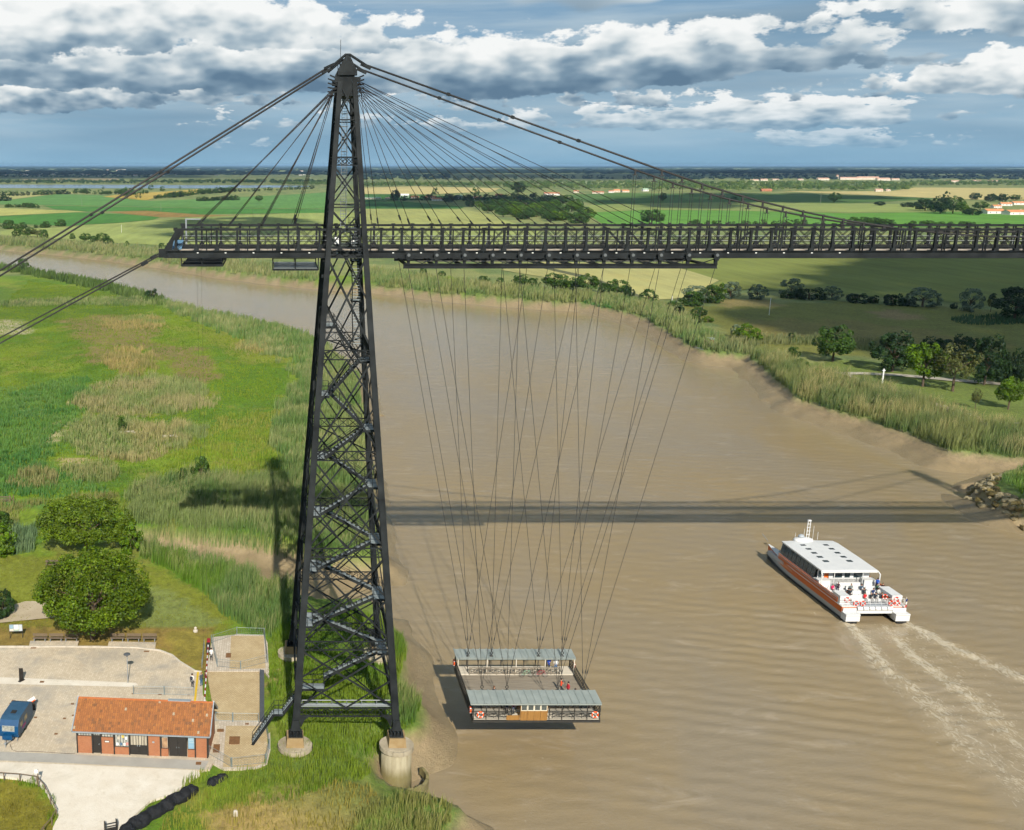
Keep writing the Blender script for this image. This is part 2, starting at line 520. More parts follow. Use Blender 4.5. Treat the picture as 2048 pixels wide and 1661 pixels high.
def make_ground():
    xs = axis(-52, 175, 1.0, -26000, 34000, 1.035); ys = axis(-26, 140, 1.0, -140, 60000, 1.022)
    X, Y = np.meshgrid(xs, ys)
    x, y = X.ravel(), Y.ravel()
    h, d, cd = land_h(x, y)
    n1 = fbm(x * 0.05, y * 0.05, 21); n2 = fbm(x * 0.16, y * 0.16, 33); n3 = fbm(x * 0.6, y * 0.6, 41, 2)
    col = np.empty((len(x), 4)); col[:, 3] = 0
    col[:, :3] = np.array(LIME)
    m = sstep(n1, 0.48, 0.62)[:, None]; col[:, :3] = col[:, :3] * (1 - m) + np.array(LIME2) * m
    m = sstep(n2, 0.58, 0.72)[:, None] * 0.7; col[:, :3] = col[:, :3] * (1 - m) + np.array(OLIVE) * m
    farf = sstep(y, 330, 420)[:, None] * 1.0
    fcol = np.array(srgb(150, 156, 92, K)) * (1 - sstep(n1, 0.4, 0.6)[:, None]) + np.array(srgb(118, 138, 78, K)) * sstep(n1, 0.4, 0.6)[:, None]
    right = ((x > 90) | (y > 480))[:, None]
    col[:, :3] = np.where(right, fcol, col[:, :3])
    for poly, c, wob in ZONES:
        P = np.array(GP(poly)); bb0, bb1 = P.min(0) - 8, P.max(0) + 8
        s = np.where((x > bb0[0]) & (x < bb1[0]) & (y > bb0[1]) & (y < bb1[1]))[0]
        if not len(s): continue
        k = 0.5 / max(wob, 0.6)
        xx = x[s] + (fbm(x[s] * k, y[s] * k, 51) - 0.5) * 4 * wob; yy = y[s] + (fbm(x[s] * k, y[s] * k, 61) - 0.5) * 5 * wob
        dd = dist_line(xx, yy, P.tolist(), True); ins = inside(xx, yy, P.tolist())
        w = sstep(np.where(ins, dd, -dd), -0.4 * wob, 0.5 * wob)[:, None]
        col[s, :3] = col[s, :3] * (1 - w) + np.array(c) * w
    # rank growth by the water
    w = (sstep(d, 16, 4) * (d > 0))[:, None] * 0.75
    col[:, :3] = col[:, :3] * (1 - w) + np.array(srgb(112, 136, 62, K)) * w
    # mud below the vegetation, wetter towards the water
    mud = np.maximum(sstep(-d, -0.6, 0.8), sstep(-cd, -1.4, -0.2))
    wet = sstep(h, 2.4, 0.5)
    mc = np.array(MUD)[None] * (1 - wet[:, None]) + np.array(MUDWET)[None] * wet[:, None]
    mc = mc * (0.85 + 0.3 * n3[:, None])
    col[:, :3] = col[:, :3] * (1 - mud[:, None]) + mc * mud[:, None]
    col[:, 3] = mud * (0.35 + 0.65 * wet)
    nx, ny = len(xs), len(ys)
    i = (np.arange(ny - 1)[:, None] * nx + np.arange(nx - 1)[None]).ravel()
    loops = np.stack([i, i + 1, i + 1 + nx, i + nx], 1).ravel()
    m = bpy.data.materials.new('marsh_ground'); m.use_nodes = True
    t = NT(m.node_tree); b = t.n['Principled BSDF']
    a = t.new('ShaderNodeAttribute'); a.attribute_name = 'Col'
    pos = t.new('ShaderNodeNewGeometry').outputs['Position']
    mud_f = a.outputs['Alpha']
    f1 = t.noise(t.vmath('MULTIPLY', pos, (1, 0.7, 1)), 0.9, 6.0, 0.7)
    f2 = t.noise(pos, 0.12, 4.0, 0.6)
    v = t.math('ADD', t.maprange(f1, 0.3, 0.7, 0.62, 1.3), t.maprange(f2, 0.35, 0.65, -0.12, 0.12))
    v = t.math('ADD', t.math('MULTIPLY', t.math('SUBTRACT', v, 1.0), t.math('SUBTRACT', 1.0, t.math('MULTIPLY', mud_f, 0.75))), 1.0)
    col_n = t.vmath('SCALE', a.outputs[0], v)
    dry = t.math('MULTIPLY', t.maprange(t.noise(pos, 2.6, 3.0, 0.7), 0.56, 0.72, 0, 0.5), t.math('SUBTRACT', 1.0, mud_f, clamp=True))
    col_n = t.mix(dry, col_n, srgb(176, 164, 92, K))
    t.l.new(col_n, b.inputs['Base Color'])
    t.l.new(t.maprange(mud_f, 0, 1, 0.95, 0.30), b.inputs['Roughness'])
    b.inputs['Specular IOR Level'].default_value = 0.3
    bn = t.new('ShaderNodeBump'); bn.inputs['Distance'].default_value = 0.22
    t.l.new(t.noise(t.vmath('MULTIPLY', pos, (1.0, 1.0, 1.0)), 2.2, 6.0, 0.75), bn.inputs['Height']); t.l.new(bn.outputs[0], b.inputs['Normal'])
    me = fastmesh('ground', np.stack([x, y, h], 1), 4, loops, m, col, True)
    return struct(link('ground', me))


make_ground()


def make_river():
    xs = axis(8, 150, 0.55, -520, 330, 1.07); ys = axis(-24, 120, 0.55, -60, 960, 1.03)
    X, Y = np.meshgrid(xs, ys); x, y = X.ravel(), Y.ravel()
    fade = np.clip(1.1 - y / 260, 0.1, 1)
    ax = x + 5 * fbm(x * 0.04, y * 0.04, 3); ay = y + 6 * fbm(x * 0.05, y * 0.05, 8)
    z = 0.020 * np.sin(ax * 0.55 + ay * 1.9) + 0.016 * np.sin(ax * -0.35 + ay * 2.7 + 1.0) + 0.05 * (fbm(x * 0.5, y * 0.9, 5) - 0.5)
    z *= fade
    # wake of the catamaran: two churned tracks behind the hulls and diverging waves to the left
    s = 31.0 - y                                              # metres astern
    foam = np.zeros_like(x)
    ast = np.clip(s, 0, 200)
    for hx, drift in ((76.2, 0.0), (80.6, 1.0), (84.4, 2.0)):
        cxl = hx + (-3.4 * (1 - np.exp(-ast / 14)) if drift == 0 else (-1.2 * (1 - np.exp(-ast / 10)) if drift == 1 else ast * 0.30)) + 0.4 * np.sin(ast * 0.31 + drift)
        wd = (0.9 if drift != 1 else 0.4) + ast * (0.065 if drift == 0 else 0.06)
        g = np.exp(-((x - cxl) / wd) ** 2) * (s > -0.5) * np.exp(-ast / 60) * (1.1 if drift != 1 else 0.9 * np.clip(ast / 8, 0, 1))
        foam += g
        z += g * (fbm(x * 1.3, y * 1.1, 15) - 0.42) * 0.75
    foam += 0.5 * np.exp(-((x - 81.0 - ast * 0.06) / (4.2 + ast * 0.08)) ** 2) * (s > 1) * np.exp(-ast / 40)
    q = (73.0 - ast * 0.16) - x                               # to the left of the wake
    arm = np.exp(-((q + 1.5) / 2.2) ** 2) * (s > 2) * np.exp(-ast / 80)
    z += 0.16 * arm * np.sin(q * 1.5 + 1.2 * fbm(x * 0.3, y * 0.3, 7))
    ripple = (1 / (1 + np.exp(-(76 - ast * 0.18 - x) / 2))) * np.exp(-np.clip(q, 0, 99) / 26) * np.clip(s / 12 + 1.2, 0, 1)
    z += 0.05 * ripple * np.sin(2.3 * (y + 0.28 * x) + 2.0 * fbm(x * 0.12, y * 0.12, 77)) * (0.4 + fbm(x * 0.15, y * 0.15, 71))
    bow = np.exp(-((x - 75.0 + (57 - y) * 0.08) / 0.9) ** 2) * (y > 33) * (y < 57)
    foam += 0.30 * bow * (fbm(x * 0.5, y * 0.5, 81) > 0.48)
    foam = np.clip(foam, 0, 1)
    cols = np.stack([foam, fbm(x * 0.03, y * 0.02, 91), np.zeros_like(x)], 1)
    nx, ny = len(xs), len(ys)
    i = (np.arange(ny - 1)[:, None] * nx + np.arange(nx - 1)[None]).ravel()
    loops = np.stack([i, i + 1, i + 1 + nx, i + nx], 1).ravel()
    m = bpy.data.materials.new('muddy_water'); m.use_nodes = True
    t = NT(m.node_tree); b = t.n['Principled BSDF']
    a = t.new('ShaderNodeAttribute'); a.attribute_name = 'Col'
    sp = t.new('ShaderNodeSeparateColor', inp={0: a.outputs[0]})
    pos = t.new('ShaderNodeNewGeometry').outputs['Position']
    silt = t.noise(t.vmath('MULTIPLY', pos, (1, 0.5, 1)), 0.035, 5.0, 0.6, 0.6)
    col = t.mix(t.maprange(silt, 0.35, 0.65), srgb(172, 151, 112, 0.60), srgb(165, 150, 124, 0.60))
    fl = t.noise(t.vmath('MULTIPLY', pos, (1.5, 0.7, 1)), 0.9, 7.0, 0.74, 1.6)
    fm = t.maprange(t.math('ADD', fl, t.math('MULTIPLY', t.math('SUBTRACT', sp.outputs[0], 1.0), 0.24)), 0.40, 0.58, 0, 1)
    col = t.mix(t.math('MULTIPLY', sp.outputs[0], 0.30), col, srgb(214, 198, 164, 0.66))
    col = t.mix(t.math('MULTIPLY', fm, 0.5), col, srgb(232, 224, 204, 0.74))
    wind = t.maprange(t.noise(t.vmath('MULTIPLY', pos, (0.7, 1.8, 1)), 0.16, 7.0, 0.72, 0.8), 0.55, 0.72, 0, 0.32)
    col = t.mix(wind, col, srgb(206, 192, 170, K))
    t.l.new(col, b.inputs['Base Color'])
    b.inputs['IOR'].default_value = 1.33; b.inputs['Specular IOR Level'].default_value = 0.5
    t.l.new(t.maprange(fm, 0, 1, 0.12, 0.7), b.inputs['Roughness'])
    bn = t.new('ShaderNodeBump'); bn.inputs['Distance'].default_value = 0.04
    h = t.math('ADD', t.noise(t.vmath('MULTIPLY', pos, (0.6, 1.2, 1)), 2.2, 5.0, 0.65), t.math('MULTIPLY', t.noise(t.vmath('MULTIPLY', pos, (0.5, 1.0, 1)), 0.35, 3.0, 0.6), 1.4))
    t.l.new(h, bn.inputs['Height']); t.l.new(bn.outputs[0], b.inputs['Normal'])
    me = fastmesh('river', np.stack([x, y, z], 1), 4, loops, m, cols, True)
    return struct(link('river', me))


make_river()


def field_mat(name, c, row=0.5, ang=0.3, k=K, amp=0.16):
    """a crop: flat colour broken by drill rows, tramlines and weather"""
    m = bpy.data.materials.new(name); m.use_nodes = True
    t = NT(m.node_tree); b = t.n['Principled BSDF']
    pos = t.new('ShaderNodeNewGeometry').outputs['Position']
    mp = t.new('ShaderNodeMapping', inp={0: pos, 2: (0, 0, ang), 3: (row, row * 0.06, 1)})
    r = t.noise(mp.outputs[0], 0.22, 5.0, 0.65)
    n = t.noise(pos, 0.012, 5.0, 0.65)
    base = srgb(*c, k)
    v = t.math('ADD', t.maprange(r, 0.3, 0.7, 1 - amp, 1 + amp), t.maprange(n, 0.3, 0.7, -0.16, 0.16))
    col = t.vmath('SCALE', base, v)
    col = t.mix(t.maprange(t.noise(pos, 0.03, 4.0, 0.6), 0.52, 0.7, 0, 0.35), col, tuple(q * f for q, f in zip(base, (1.35, 1.15, 1.0))))
    t.l.new(col, b.inputs['Base Color']); b.inputs['Roughness'].default_value = 0.95; b.inputs['Specular IOR Level'].default_value = 0.15
    return m


FIELDS = [
    # name, photo polygon, colour seen
    ('wheat_field', [(0, 462), (60, 458), (137, 454), (176, 450), (234, 447), (305, 441), (390, 435), (560, 428), (660, 424), (1000, 438), (1080, 462), (1080, 520), (960, 522), (760, 516), (640, 506), (480, 502), (324, 491), (250, 487), (164, 482), (98, 478), (0, 471)], (162, 174, 100)),
    ('beet_field', [(-60, 436), (60, 430), (146, 425.5), (240, 428), (320, 435), (305, 440), (234, 446), (176, 449), (137, 452.5), (60, 449), (-60, 444)], (84, 138, 58)),
    ('barley_field', [(-60, 416), (0, 416.5), (100, 420), (172, 423.5), (146, 425), (60, 429), (-60, 435)], (190, 190, 110)),
    ('maize_field', [(86, 411.5), (240, 414), (400, 417), (660, 419), (660, 426), (400, 429), (293, 421.5), (176, 423.5), (110, 419)], (84, 138, 62)),
    ('ploughed_field', [(215, 424.5), (290, 422), (400, 430), (470, 432), (390, 434.5), (320, 434.5)], (160, 132, 74)),
    ('green_field', [(-60, 404), (30, 399), (110, 389), (200, 391), (300, 402), (420, 398), (660, 385), (660, 418), (400, 416), (240, 413), (60, 410), (-60, 408)], (104, 150, 78)),
    ('rape_field', [(205, 394), (245, 388), (330, 384), (395, 379), (405, 385), (330, 391), (292, 401)], (196, 172, 84)),
    ('stubble_field', [(0, 388), (60, 385), (150, 384.5), (205, 387), (110, 388.5), (30, 398), (-60, 402), (-60, 390)], (182, 180, 116)),
    ('pale_barley', [(722, 375.5), (830, 373), (1000, 377), (985, 384), (850, 389), (722, 388)], (206, 192, 130)),
    ('lucerne_field', [(722, 389), (850, 390), (990, 398), (985, 402), (860, 399.5), (722, 403)], (70, 118, 54)),
    ('dark_lucerne', [(728, 403), (800, 403), (860, 408), (930, 414), (920, 418), (728, 418)], (64, 112, 50)),
    ('oat_field', [(728, 418), (920, 418), (990, 431), (1000, 441), (1060, 462), (728, 462)], (170, 174, 104)),
    ('hill_lucerne', [(1132, 390), (1240, 386), (1330, 388), (1600, 388), (1905, 397), (1600, 412), (1320, 420), (1200, 414)], (92, 126, 60)),
    ('tramline_field', [(1172, 412), (1240, 408), (1500, 404), (1870, 410), (1990, 422), (1700, 426), (1440, 421), (1290, 420), (1180, 425)], (150, 164, 92)),
    ('poppy_field', [(1172, 426), (1290, 420.5), (1440, 421.5), (1700, 427), (1990, 423), (2300, 432), (2300, 452), (1800, 455), (1400, 452), (1205, 448)], (104, 156, 62)),
    ('ripe_barley', [(1560, 383), (1780, 383), (1830, 375.5), (2300, 377), (2300, 398), (1960, 400), (1850, 396), (1700, 389)], (204, 190, 128)),
    ('river_wheat', [(1085, 524), (1330, 528), (1440, 560), (1370, 596), (1285, 602), (1230, 580), (1110, 558), (1000, 540)], (186, 182, 118)),
    ('hedged_field', [(1335, 528), (1500, 512), (2048, 508), (2500, 505), (2500, 680), (2200, 645), (2000, 612), (1850, 600), (1700, 590), (1500, 578), (1395, 590), (1442, 562)], (132, 142, 72)),
    ('far_meadow', [(860, 352), (1090, 348), (1320, 349), (1320, 362), (1060, 362), (880, 361)], (128, 138, 92)),
    ('far_pale_field', [(1100, 363), (1420, 364), (1560, 366), (1560, 369), (1290, 369), (1100, 368)], (166, 178, 120)),
    ('far_strip', [(40, 358), (235, 357), (240, 361), (60, 362.5)], (176, 162, 120)),
    ('far_strip', [(1490, 346), (1740, 346), (1740, 351), (1500, 350)], (150, 146, 96)),
]
for i, (n, poly, c) in enumerate(FIELDS):
    z = 4.62 + 0.012 * (i % 7) + (0.25 if min(p[1] for p in poly) < 380 else 0)
    P = GP(poly, z)
    mb = MB(); mb.add([(x, y, z) for x, y in P], [tuple(range(len(P)))])
    o = struct(mb.build(n, field_mat(n + str(i), c, 0.6, 0.3 + 0.5 * (i % 5))))

def flat(name, poly, z, m, kind='structure', world=False):
    mb = MB(); P = poly if world else GP(poly, z)
    mb.add([(x, y, z) for x, y in P], [tuple(range(len(P)))])
    # face upwards
    a = sum(P[i][0] * P[(i + 1) % len(P)][1] - P[(i + 1) % len(P)][0] * P[i][1] for i in range(len(P)))
    if a < 0: mb.f[0] = mb.f[0][::-1]
    o = mb.build(name, m); o['kind'] = kind
    return o

m_far_water = mat('far_water', srgb(150, 165, 172, 0.6), srgb(140, 155, 165, 0.6), 0.01, rough=0.12, bump=0.05, bscale=0.2)
flat('estuary', [(-300, 369), (0, 369.5), (200, 369.7), (420, 370.8), (600, 371), (626, 372.5), (600, 375), (420, 377.2), (200, 377), (0, 376.5), (-300, 376)], 4.75, m_far_water)
m_track = mat('track_gravel', srgb(206, 198, 178, K), srgb(176, 168, 146, K), 0.8, rough=0.95)
flat('footpath', [(1667, 745), (1720, 744.5), (1800, 748), (1900, 757), (2048, 769), (2200, 782), (2200, 787), (2048, 774), (1900, 762), (1800, 752.5), (1720, 749), (1690, 750)], 4.66, m_track)
flat('footpath', [(1690, 750), (1700, 750), (1740, 766), (1800, 783), (1910, 818), (1950, 830), (1975, 843), (2048, 845), (2200, 850), (2200, 854), (2048, 849), (1968, 847), (1938, 836), (1900, 822), (1790, 786), (1730, 768)], 4.67, m_track)
flat('farm_track', [(1285, 601), (1300, 598), (1180, 553), (1090, 534), (1060, 530), (1060, 532.5), (1085, 537), (1165, 556)], 4.70, mat('track_dark', srgb(110, 112, 70, K), None, 0.3))

# ---------------------------------------------------------------- the transporter bridge
STEEL = mat('painted_steel', srgb(18, 21, 23), srgb(46, 49, 50), 0.55, rough=0.68, spec=0.10)
STEEL2 = mat('cable_steel', srgb(34, 33, 33), srgb(42, 40, 39), 1.5, rough=0.6)
GALV = mat('galvanised_tread', srgb(168, 178, 178, 0.8), srgb(140, 150, 152, 0.8), 2.0, rough=0.45, metal=0.2)
PLANK = mat('deck_planks', srgb(208, 196, 180, 0.75), srgb(176, 164, 148, 0.75), 3.0, rough=0.85, stretch=(0.2, 2, 1))
WHITE = mat('white_paint', srgb(240, 240, 238, 0.85), srgb(226, 228, 226, 0.85), 0.8, rough=0.4)
GREY = mat('grey_paint', srgb(150, 156, 160, 0.8), None, 0.8, rough=0.5)
ZB, ZG, ZT, DY = 55.8, 56.42, 58.58, 4.0          # girder foot, girder top, top chord, half width of the deck
TOP_Z, FOOT_Z = 73.0, 6.1


def leg_at(sx, sy, z, tx=0.0):
    f = (TOP_Z - z) / (TOP_Z - FOOT_Z)
    return Vector((tx + 0.35 * f + sx * (0.72 + 4.68 * f), sy * (2.7 + 8.2 * f), z))


LEVELS = [6.9, 8.6, 15.8, 25.7, 35.8, 46.1, 56.3, 65.3, 73.3]


def lattice(parent, p, q, h, name='lattice_girder', n=None):
    """two flat chords with crossed laths between them"""
    p, q = Vector(p), Vector(q); up = Vector((0, 0, h / 2)); mb = MB()
    mb.bar(p + up, q + up, 0.16, 0.10); mb.bar(p - up, q - up, 0.16, 0.10)
    n = n or max(3, round((q - p).length / (h * 1.15)))
    for i in range(n):
        a, b = p.lerp(q, i / n), p.lerp(q, (i + 1) / n)
        mb.bar(a - up, b + up, 0.05, 0.07); mb.bar(a + up, b - up, 0.05, 0.07); mb.bar(a - up, a + up, 0.05, 0.07)
    return mb.build(name, STEEL, parent)


def stair(parent, p, q, width=0.9, wdir=(0, 1, 0), step=0.26):
    """a flight: strings, treads and handrails; treads are one part, handrail one part"""
    p, q = Vector(p), Vector(q); w = Vector(wdir).normalized() * width / 2
    s = MB(); s.bar(p - w, q - w, 0.06, 0.30); s.bar(p + w, q + w, 0.06, 0.30)
    f = s.build('stair_flight', STEEL, parent)
    n = max(3, int(abs(q.z - p.z) / step)); d = (q - p); d.z = 0
    d = d.normalized() * 0.17 if d.length > 0.05 else Vector((0, 0, 0))
    t = MB()
    for i in range(n):
        c = p.lerp(q, (i + 0.5) / n) + Vector((0, 0, 0.10))
        t.bar(c - w * 0.94, c + w * 0.94, max(0.28, 0.9 * math.hypot(q.x - p.x, q.y - p.y) / n), 0.035)
    t.build('treads', GALV, f)
    h = MB()
    for e in (-1, 1):
        for k in (0.5, 1.0): h.tube([p + w * e + Vector((0, 0, k)), q + w * e + Vector((0, 0, k))], 0.025, 5)
        m = max(2, round((q - p).length / 1.5))
        for i in range(m + 1):
            c = p.lerp(q, i / m) + w * e; h.tube([c, c + Vector((0, 0, 1.0))], 0.022, 5)
    h.build('handrail', STEEL, f)
    return f


def landing(parent, x0, x1, y0, y1, z, rails='news'):
    mb = MB(); mb.box(x0, x1, y0, y1, z - 0.05, z); o = mb.build('landing', GALV, parent)
    r = MB(); r.box(x0, x1, y0 - 0.05, y0, z - 0.22, z + 0.02); r.box(x0, x1, y1, y1 + 0.05, z - 0.22, z + 0.02)
    for ax, ay, bx, by, k in ((x0, y1, x1, y1, 'n'), (x0, y0, x1, y0, 's'), (x1, y0, x1, y1, 'e'), (x0, y0, x0, y1, 'w')):
        if k not in rails: continue
        for hz in (0.5, 1.05): r.tube([(ax, ay, z + hz), (bx, by, z + hz)], 0.025, 5)
        for f in (0, 0.5, 1): r.tube([(ax + (bx - ax) * f, ay + (by - ay) * f, z), (ax + (bx - ax) * f, ay + (by - ay) * f, z + 1.05)], 0.025, 5)
    r.build('handrail', STEEL, o)
    return o


def tower(tx, label, full=True):
    T = thing('bridge_tower', label, 'tower', (tx, 0, FOOT_Z), group='bridge towers', world=True)
    for sx in (-1, 1):
        for sy in (-1, 1):
            mb = MB()
            a, b = leg_at(sx, sy, FOOT_Z + 0.9, tx), leg_at(sx, sy, TOP_Z, tx)
            mb.bar(a, b, 0.62, 0.52, 0.36, 0.34, up=(0, 1, 0))
            # flange plates along the corners
            for ex, ey in ((-1, -1), (1, -1), (1, 1), (-1, 1)):
                o0 = Vector((ex * 0.33, ey * 0.28, 0)); o1 = Vector((ex * 0.20, ey * 0.18, 0))
                mb.bar(a + o0, b + o1, 0.10, 0.10, 0.07, 0.07, up=(0, 1, 0))
            leg = mb.build('leg', STEEL, T)
            f = MB(); c = leg_at(sx, sy, FOOT_Z + 0.9, tx)
            f.bar(c + Vector((0, 0, 0.9)), c - Vector((0, 0, 0.25)), 0.66, 0.6, 1.0, 0.9, up=(0, 1, 0))
            f.box(c.x - 0.75, c.x + 0.75, c.y - 0.65, c.y + 0.65, FOOT_Z - 0.02, FOOT_Z + 0.10)
            for k in range(4):
                xx = c.x - 0.54 + 0.36 * k
                f.lathe((xx, c.y, FOOT_Z + 0.10), [(0.10, 0), (0.15, 0.12), (0.08, 0.28), (0.15, 0.45), (0.10, 0.56)], 8)
            for k in range(4):
                f.box(c.x - 0.66 + 0.36 * k, c.x - 0.58 + 0.36 * k, c.y - 0.6, c.y + 0.6, FOOT_Z + 0.1, FOOT_Z + 0.5)
            f.build('leg_shoe', STEEL, leg)
            if full:
                g = MB()
                e = leg_at(sx, sy, 8.3, tx)
                prof = [Vector((-sx * 0.3, 0, 0)), Vector((-sx * 1.6, 0, 0)), Vector((-sx * 0.9, 0, -0.55)), Vector((-sx * 0.45, 0, -1.5))]
                g.add([e + p + Vector((0, s2 * 0.05, 0)) for s2 in (-1, 1) for p in prof], [(0, 1, 2, 3), (7, 6, 5, 4), (0, 4, 5, 1), (1, 5, 6, 2), (2, 6, 7, 3)])
                g.build('gusset_plate', STEEL, leg)
    faces = [((-1, -1), (1, -1)), ((-1, 1), (1, 1)), ((-1, -1), (-1, 1)), ((1, -1), (1, 1))]
    for fi, (A, B) in enumerate(faces):
        deep = fi >= 2
        for i in range(1, len(LEVELS) - 1):
            z = LEVELS[i]
            if deep and abs(z - 56.3) < 1: continue      # the deck passes through here
            lattice(T, leg_at(*A, z, tx), leg_at(*B, z, tx), 0.95 if z < 60 else 0.8)
        for i in range(1, len(LEVELS) - 1):
            z0, z1 = LEVELS[i] + 0.5, LEVELS[i + 1] - 0.5
            w = (0.15 if z0 > 56 else 0.20) if z0 > 40 else 0.18
            P = lambda t, z: leg_at(*A, z, tx).lerp(leg_at(*B, z, tx), t)
            zm = (z0 + z1) / 2
            def brace(a, b, w=w):
                MB().bar(a, b, w, 0.10, up=(1, 0, 0) if deep else (0, 1, 0)).build('diagonal_brace', STEEL, T)
            if z0 < 56 and not deep:
                brace(P(0, z0), P(1, z1)); brace(P(1, z0), P(0, z1))
                for t0, za, t1, zb in ((0.5, z0, 0, zm), (0.5, z0, 1, zm), (0, zm, 0.5, z1), (1, zm, 0.5, z1)):
                    brace(P(t0, za), P(t1, zb), w * 0.8)
            elif z0 < 46 and deep:
                brace(P(0, z0), P(1, z1)); brace(P(1, z0), P(0, z1))
                for t0, za, t1, zb in ((0.5, z0, 0, zm), (0.5, z0, 1, zm), (0, zm, 0.5, z1), (1, zm, 0.5, z1)):
                    brace(P(t0, za), P(t1, zb), w * 0.7)
            elif not (deep and z0 < 60):
                brace(P(0, z0), P(1, zm - 0.2)); brace(P(1, z0), P(0, zm - 0.2))
                brace(P(0, zm + 0.2), P(1, z1)); brace(P(1, zm + 0.2), P(0, z1))
                MB().bar(P(0, zm), P(1, zm), 0.12, 0.12).build('strut', STEEL, T)
            else:
                brace(P(0, z0), P(0.18, z0 + 3.2), 0.3); brace(P(1, z0), P(0.82, z0 + 3.2), 0.3)
    # plan bracing at each level
    for i in range(1, len(LEVELS) - 2):
        z = LEVELS[i]
        if 50 < z < 60: continue
        for A, B in (((-1, -1), (1, 1)), ((1, -1), (-1, 1))):
            MB().bar(leg_at(*A, z, tx), leg_at(*B, z, tx), 0.12, 0.10).build('plan_brace', STEEL, T)
    # head: plated box, gabled caps and saddle ironwork
    h = MB(); h.box(tx - 0.72, tx + 0.72, -2.75, 2.75, 71.6, 73.55); hd = h.build('tower_head', STEEL, T)
    for sy in (-1, 1):
        g = MB(); y0, y1 = sy * 2.2, sy * 2.95
        pr = [(-0.95, 73.55), (0.95, 73.55), (0.95, 73.95), (0.22, 75.35), (-0.22, 75.35), (-0.95, 73.95)]
        g.add([(tx + x, y, z) for y in (y0, y1) for x, z in pr], [(0, 1, 2, 3, 4, 5), (11, 10, 9, 8, 7, 6)] + [(i, i + 6, (i + 1) % 6 + 6, (i + 1) % 6) for i in range(6)])
        g.build('gable_cap', STEEL, hd)
        s = MB()
        s.tube([(tx - 1.7, sy * 2.6, 74.25), (tx - 0.2, sy * 2.6, 75.5), (tx + 0.2, sy * 2.6, 75.5), (tx + 1.9, sy * 2.6, 74.45)], 0.14, 6)
        for e in (-1, 1):
            s.bar((tx + e * 1.3, sy * 2.6, 74.62), (tx + e * 2.3, sy * 2.6, 74.18), 0.34, 0.26)
            s.box(min(tx + e * 0.72, tx + e * 1.25), max(tx + e * 0.72, tx + e * 1.25), sy * 2.5 - 0.2, sy * 2.5 + 0.2, 72.9, 73.4)
            for k in range(5):
                s.bar((tx + e * 0.7, sy * (1.9 + 0.2 * k), 73.2 - 0.3 * k), (tx + e * 1.7, sy * (2.1 + 0.2 * k), 73.6 - 0.42 * k), 0.10, 0.14)
        s.build('saddle', STEEL, hd)
    a = MB(); a.tube([(tx - 0.7, -2.6, 73.5), (tx - 0.7, -2.6, 76.9)], 0.025, 5); a.build('lightning_rod', STEEL, hd)
    r = MB()
    for yy in (-2.0, 2.0):
        for k in (0, 1): r.tube([(tx - 0.7, yy, 74.6 + 0.4 * k), (tx + 0.5, yy, 74.6 + 0.4 * k)], 0.03, 5)
        for xx in (-0.7, 0.5): r.tube([(tx + xx, yy, 73.5), (tx + xx, yy, 75.0)], 0.03, 5)
    r.build('guard_rail', STEEL, hd)
    if not full: return T
    # ladder in the upper part
    l = MB()
    for xx in (-0.25, 0.25): l.tube([(tx - 0.1 + xx, -0.5, 58.0), (tx - 0.1 + xx, -0.5, 72.5)], 0.03, 5)
    for k in range(48): l.tube([(tx - 0.35, -0.5, 58.2 + 0.3 * k), (tx + 0.15, -0.5, 58.2 + 0.3 * k)], 0.022, 4)
    for k in range(10): l.torus((tx - 0.1, -0.85, 60 + 1.25 * k), 0.38, 0.025, 'z', 10, 4)
    for xx in (-0.3, 0.0, 0.3): l.tube([(tx - 0.1 + xx, -1.15, 59.5), (tx - 0.1 + xx, -1.15, 72.0)], 0.015, 4)
    l.build('cage_ladder', GREY, T)
    # stairs: up from the quay, then zigzag inside the tower
    stair(T, (-9.6, -9.6, LAND + 0.05), (-7.3, -9.0, 7.7), 1.0, (0, 1, 0))
    landing(T, -7.3, -6.3, -9.6, -8.5, 7.8, 'ns')
    stair(T, (-6.3, -9.0, 7.8), (-4.2, -8.6, 10.5), 1.0, (0, 1, 0))
    landing(T, -4.3, -1.9, -9.2, -8.0, 10.55, 'ns')
    z = 10.55; x = -1.9; y = -8.6; side = 1; k = 0
    while z < 48:
        rise = 3.05 if z < 35 else 3.6
        fx = (TOP_Z - z) / (TOP_Z - FOOT_Z); hw = 0.72 + 4.68 * fx - 1.5
        z2 = z + rise; xe = 0.3 * fx + side * max(0.35, hw)
        ym = -(2.7 + 8.2 * fx) * (0.62 if k % 2 == 0 else 0.38)
        stair(T, (x, ym, z), (xe, ym, z2), 0.85, (0, 1, 0))
        xa, xb = (xe, xe + 1.15) if side > 0 else (xe - 1.15, xe)
        landing(T, xa, xb, -(2.7 + 8.2 * fx) * 0.62 - 0.6, -(2.7 + 8.2 * fx) * 0.38 + 0.6, z2, ('nse' if side > 0 else 'nsw'))
        x, z, side, k = xe, z2, -side, k + 1
    # last flights climb along the length of the tower, their treads seen from the front
    for (xx, y0, z0, y1, z1) in ((1.25, -4.6, 46.8, -1.9, 51.2), (1.15, -4.4, 51.3, -2.0, 55.4), (0.95, -3.6, 55.5, -1.4, 58.6)):
        stair(T, (xx, y0, z0), (xx, y1, z1), 0.8, (1, 0, 0))
        landing(T, xx - 0.5, xx + 0.5, y1, y1 + 0.9, z1, 'n')
    # catwalk between the front feet
    c = MB(); y = -10.15
    for hz in (9.75, 9.2): c.tube([(-4.3, y, hz), (5.2, y, hz)], 0.05, 6)
    for i in range(7): c.tube([(-4.3 + 1.58 * i, y, 8.7), (-4.3 + 1.58 * i, y, 9.75)], 0.035, 5)
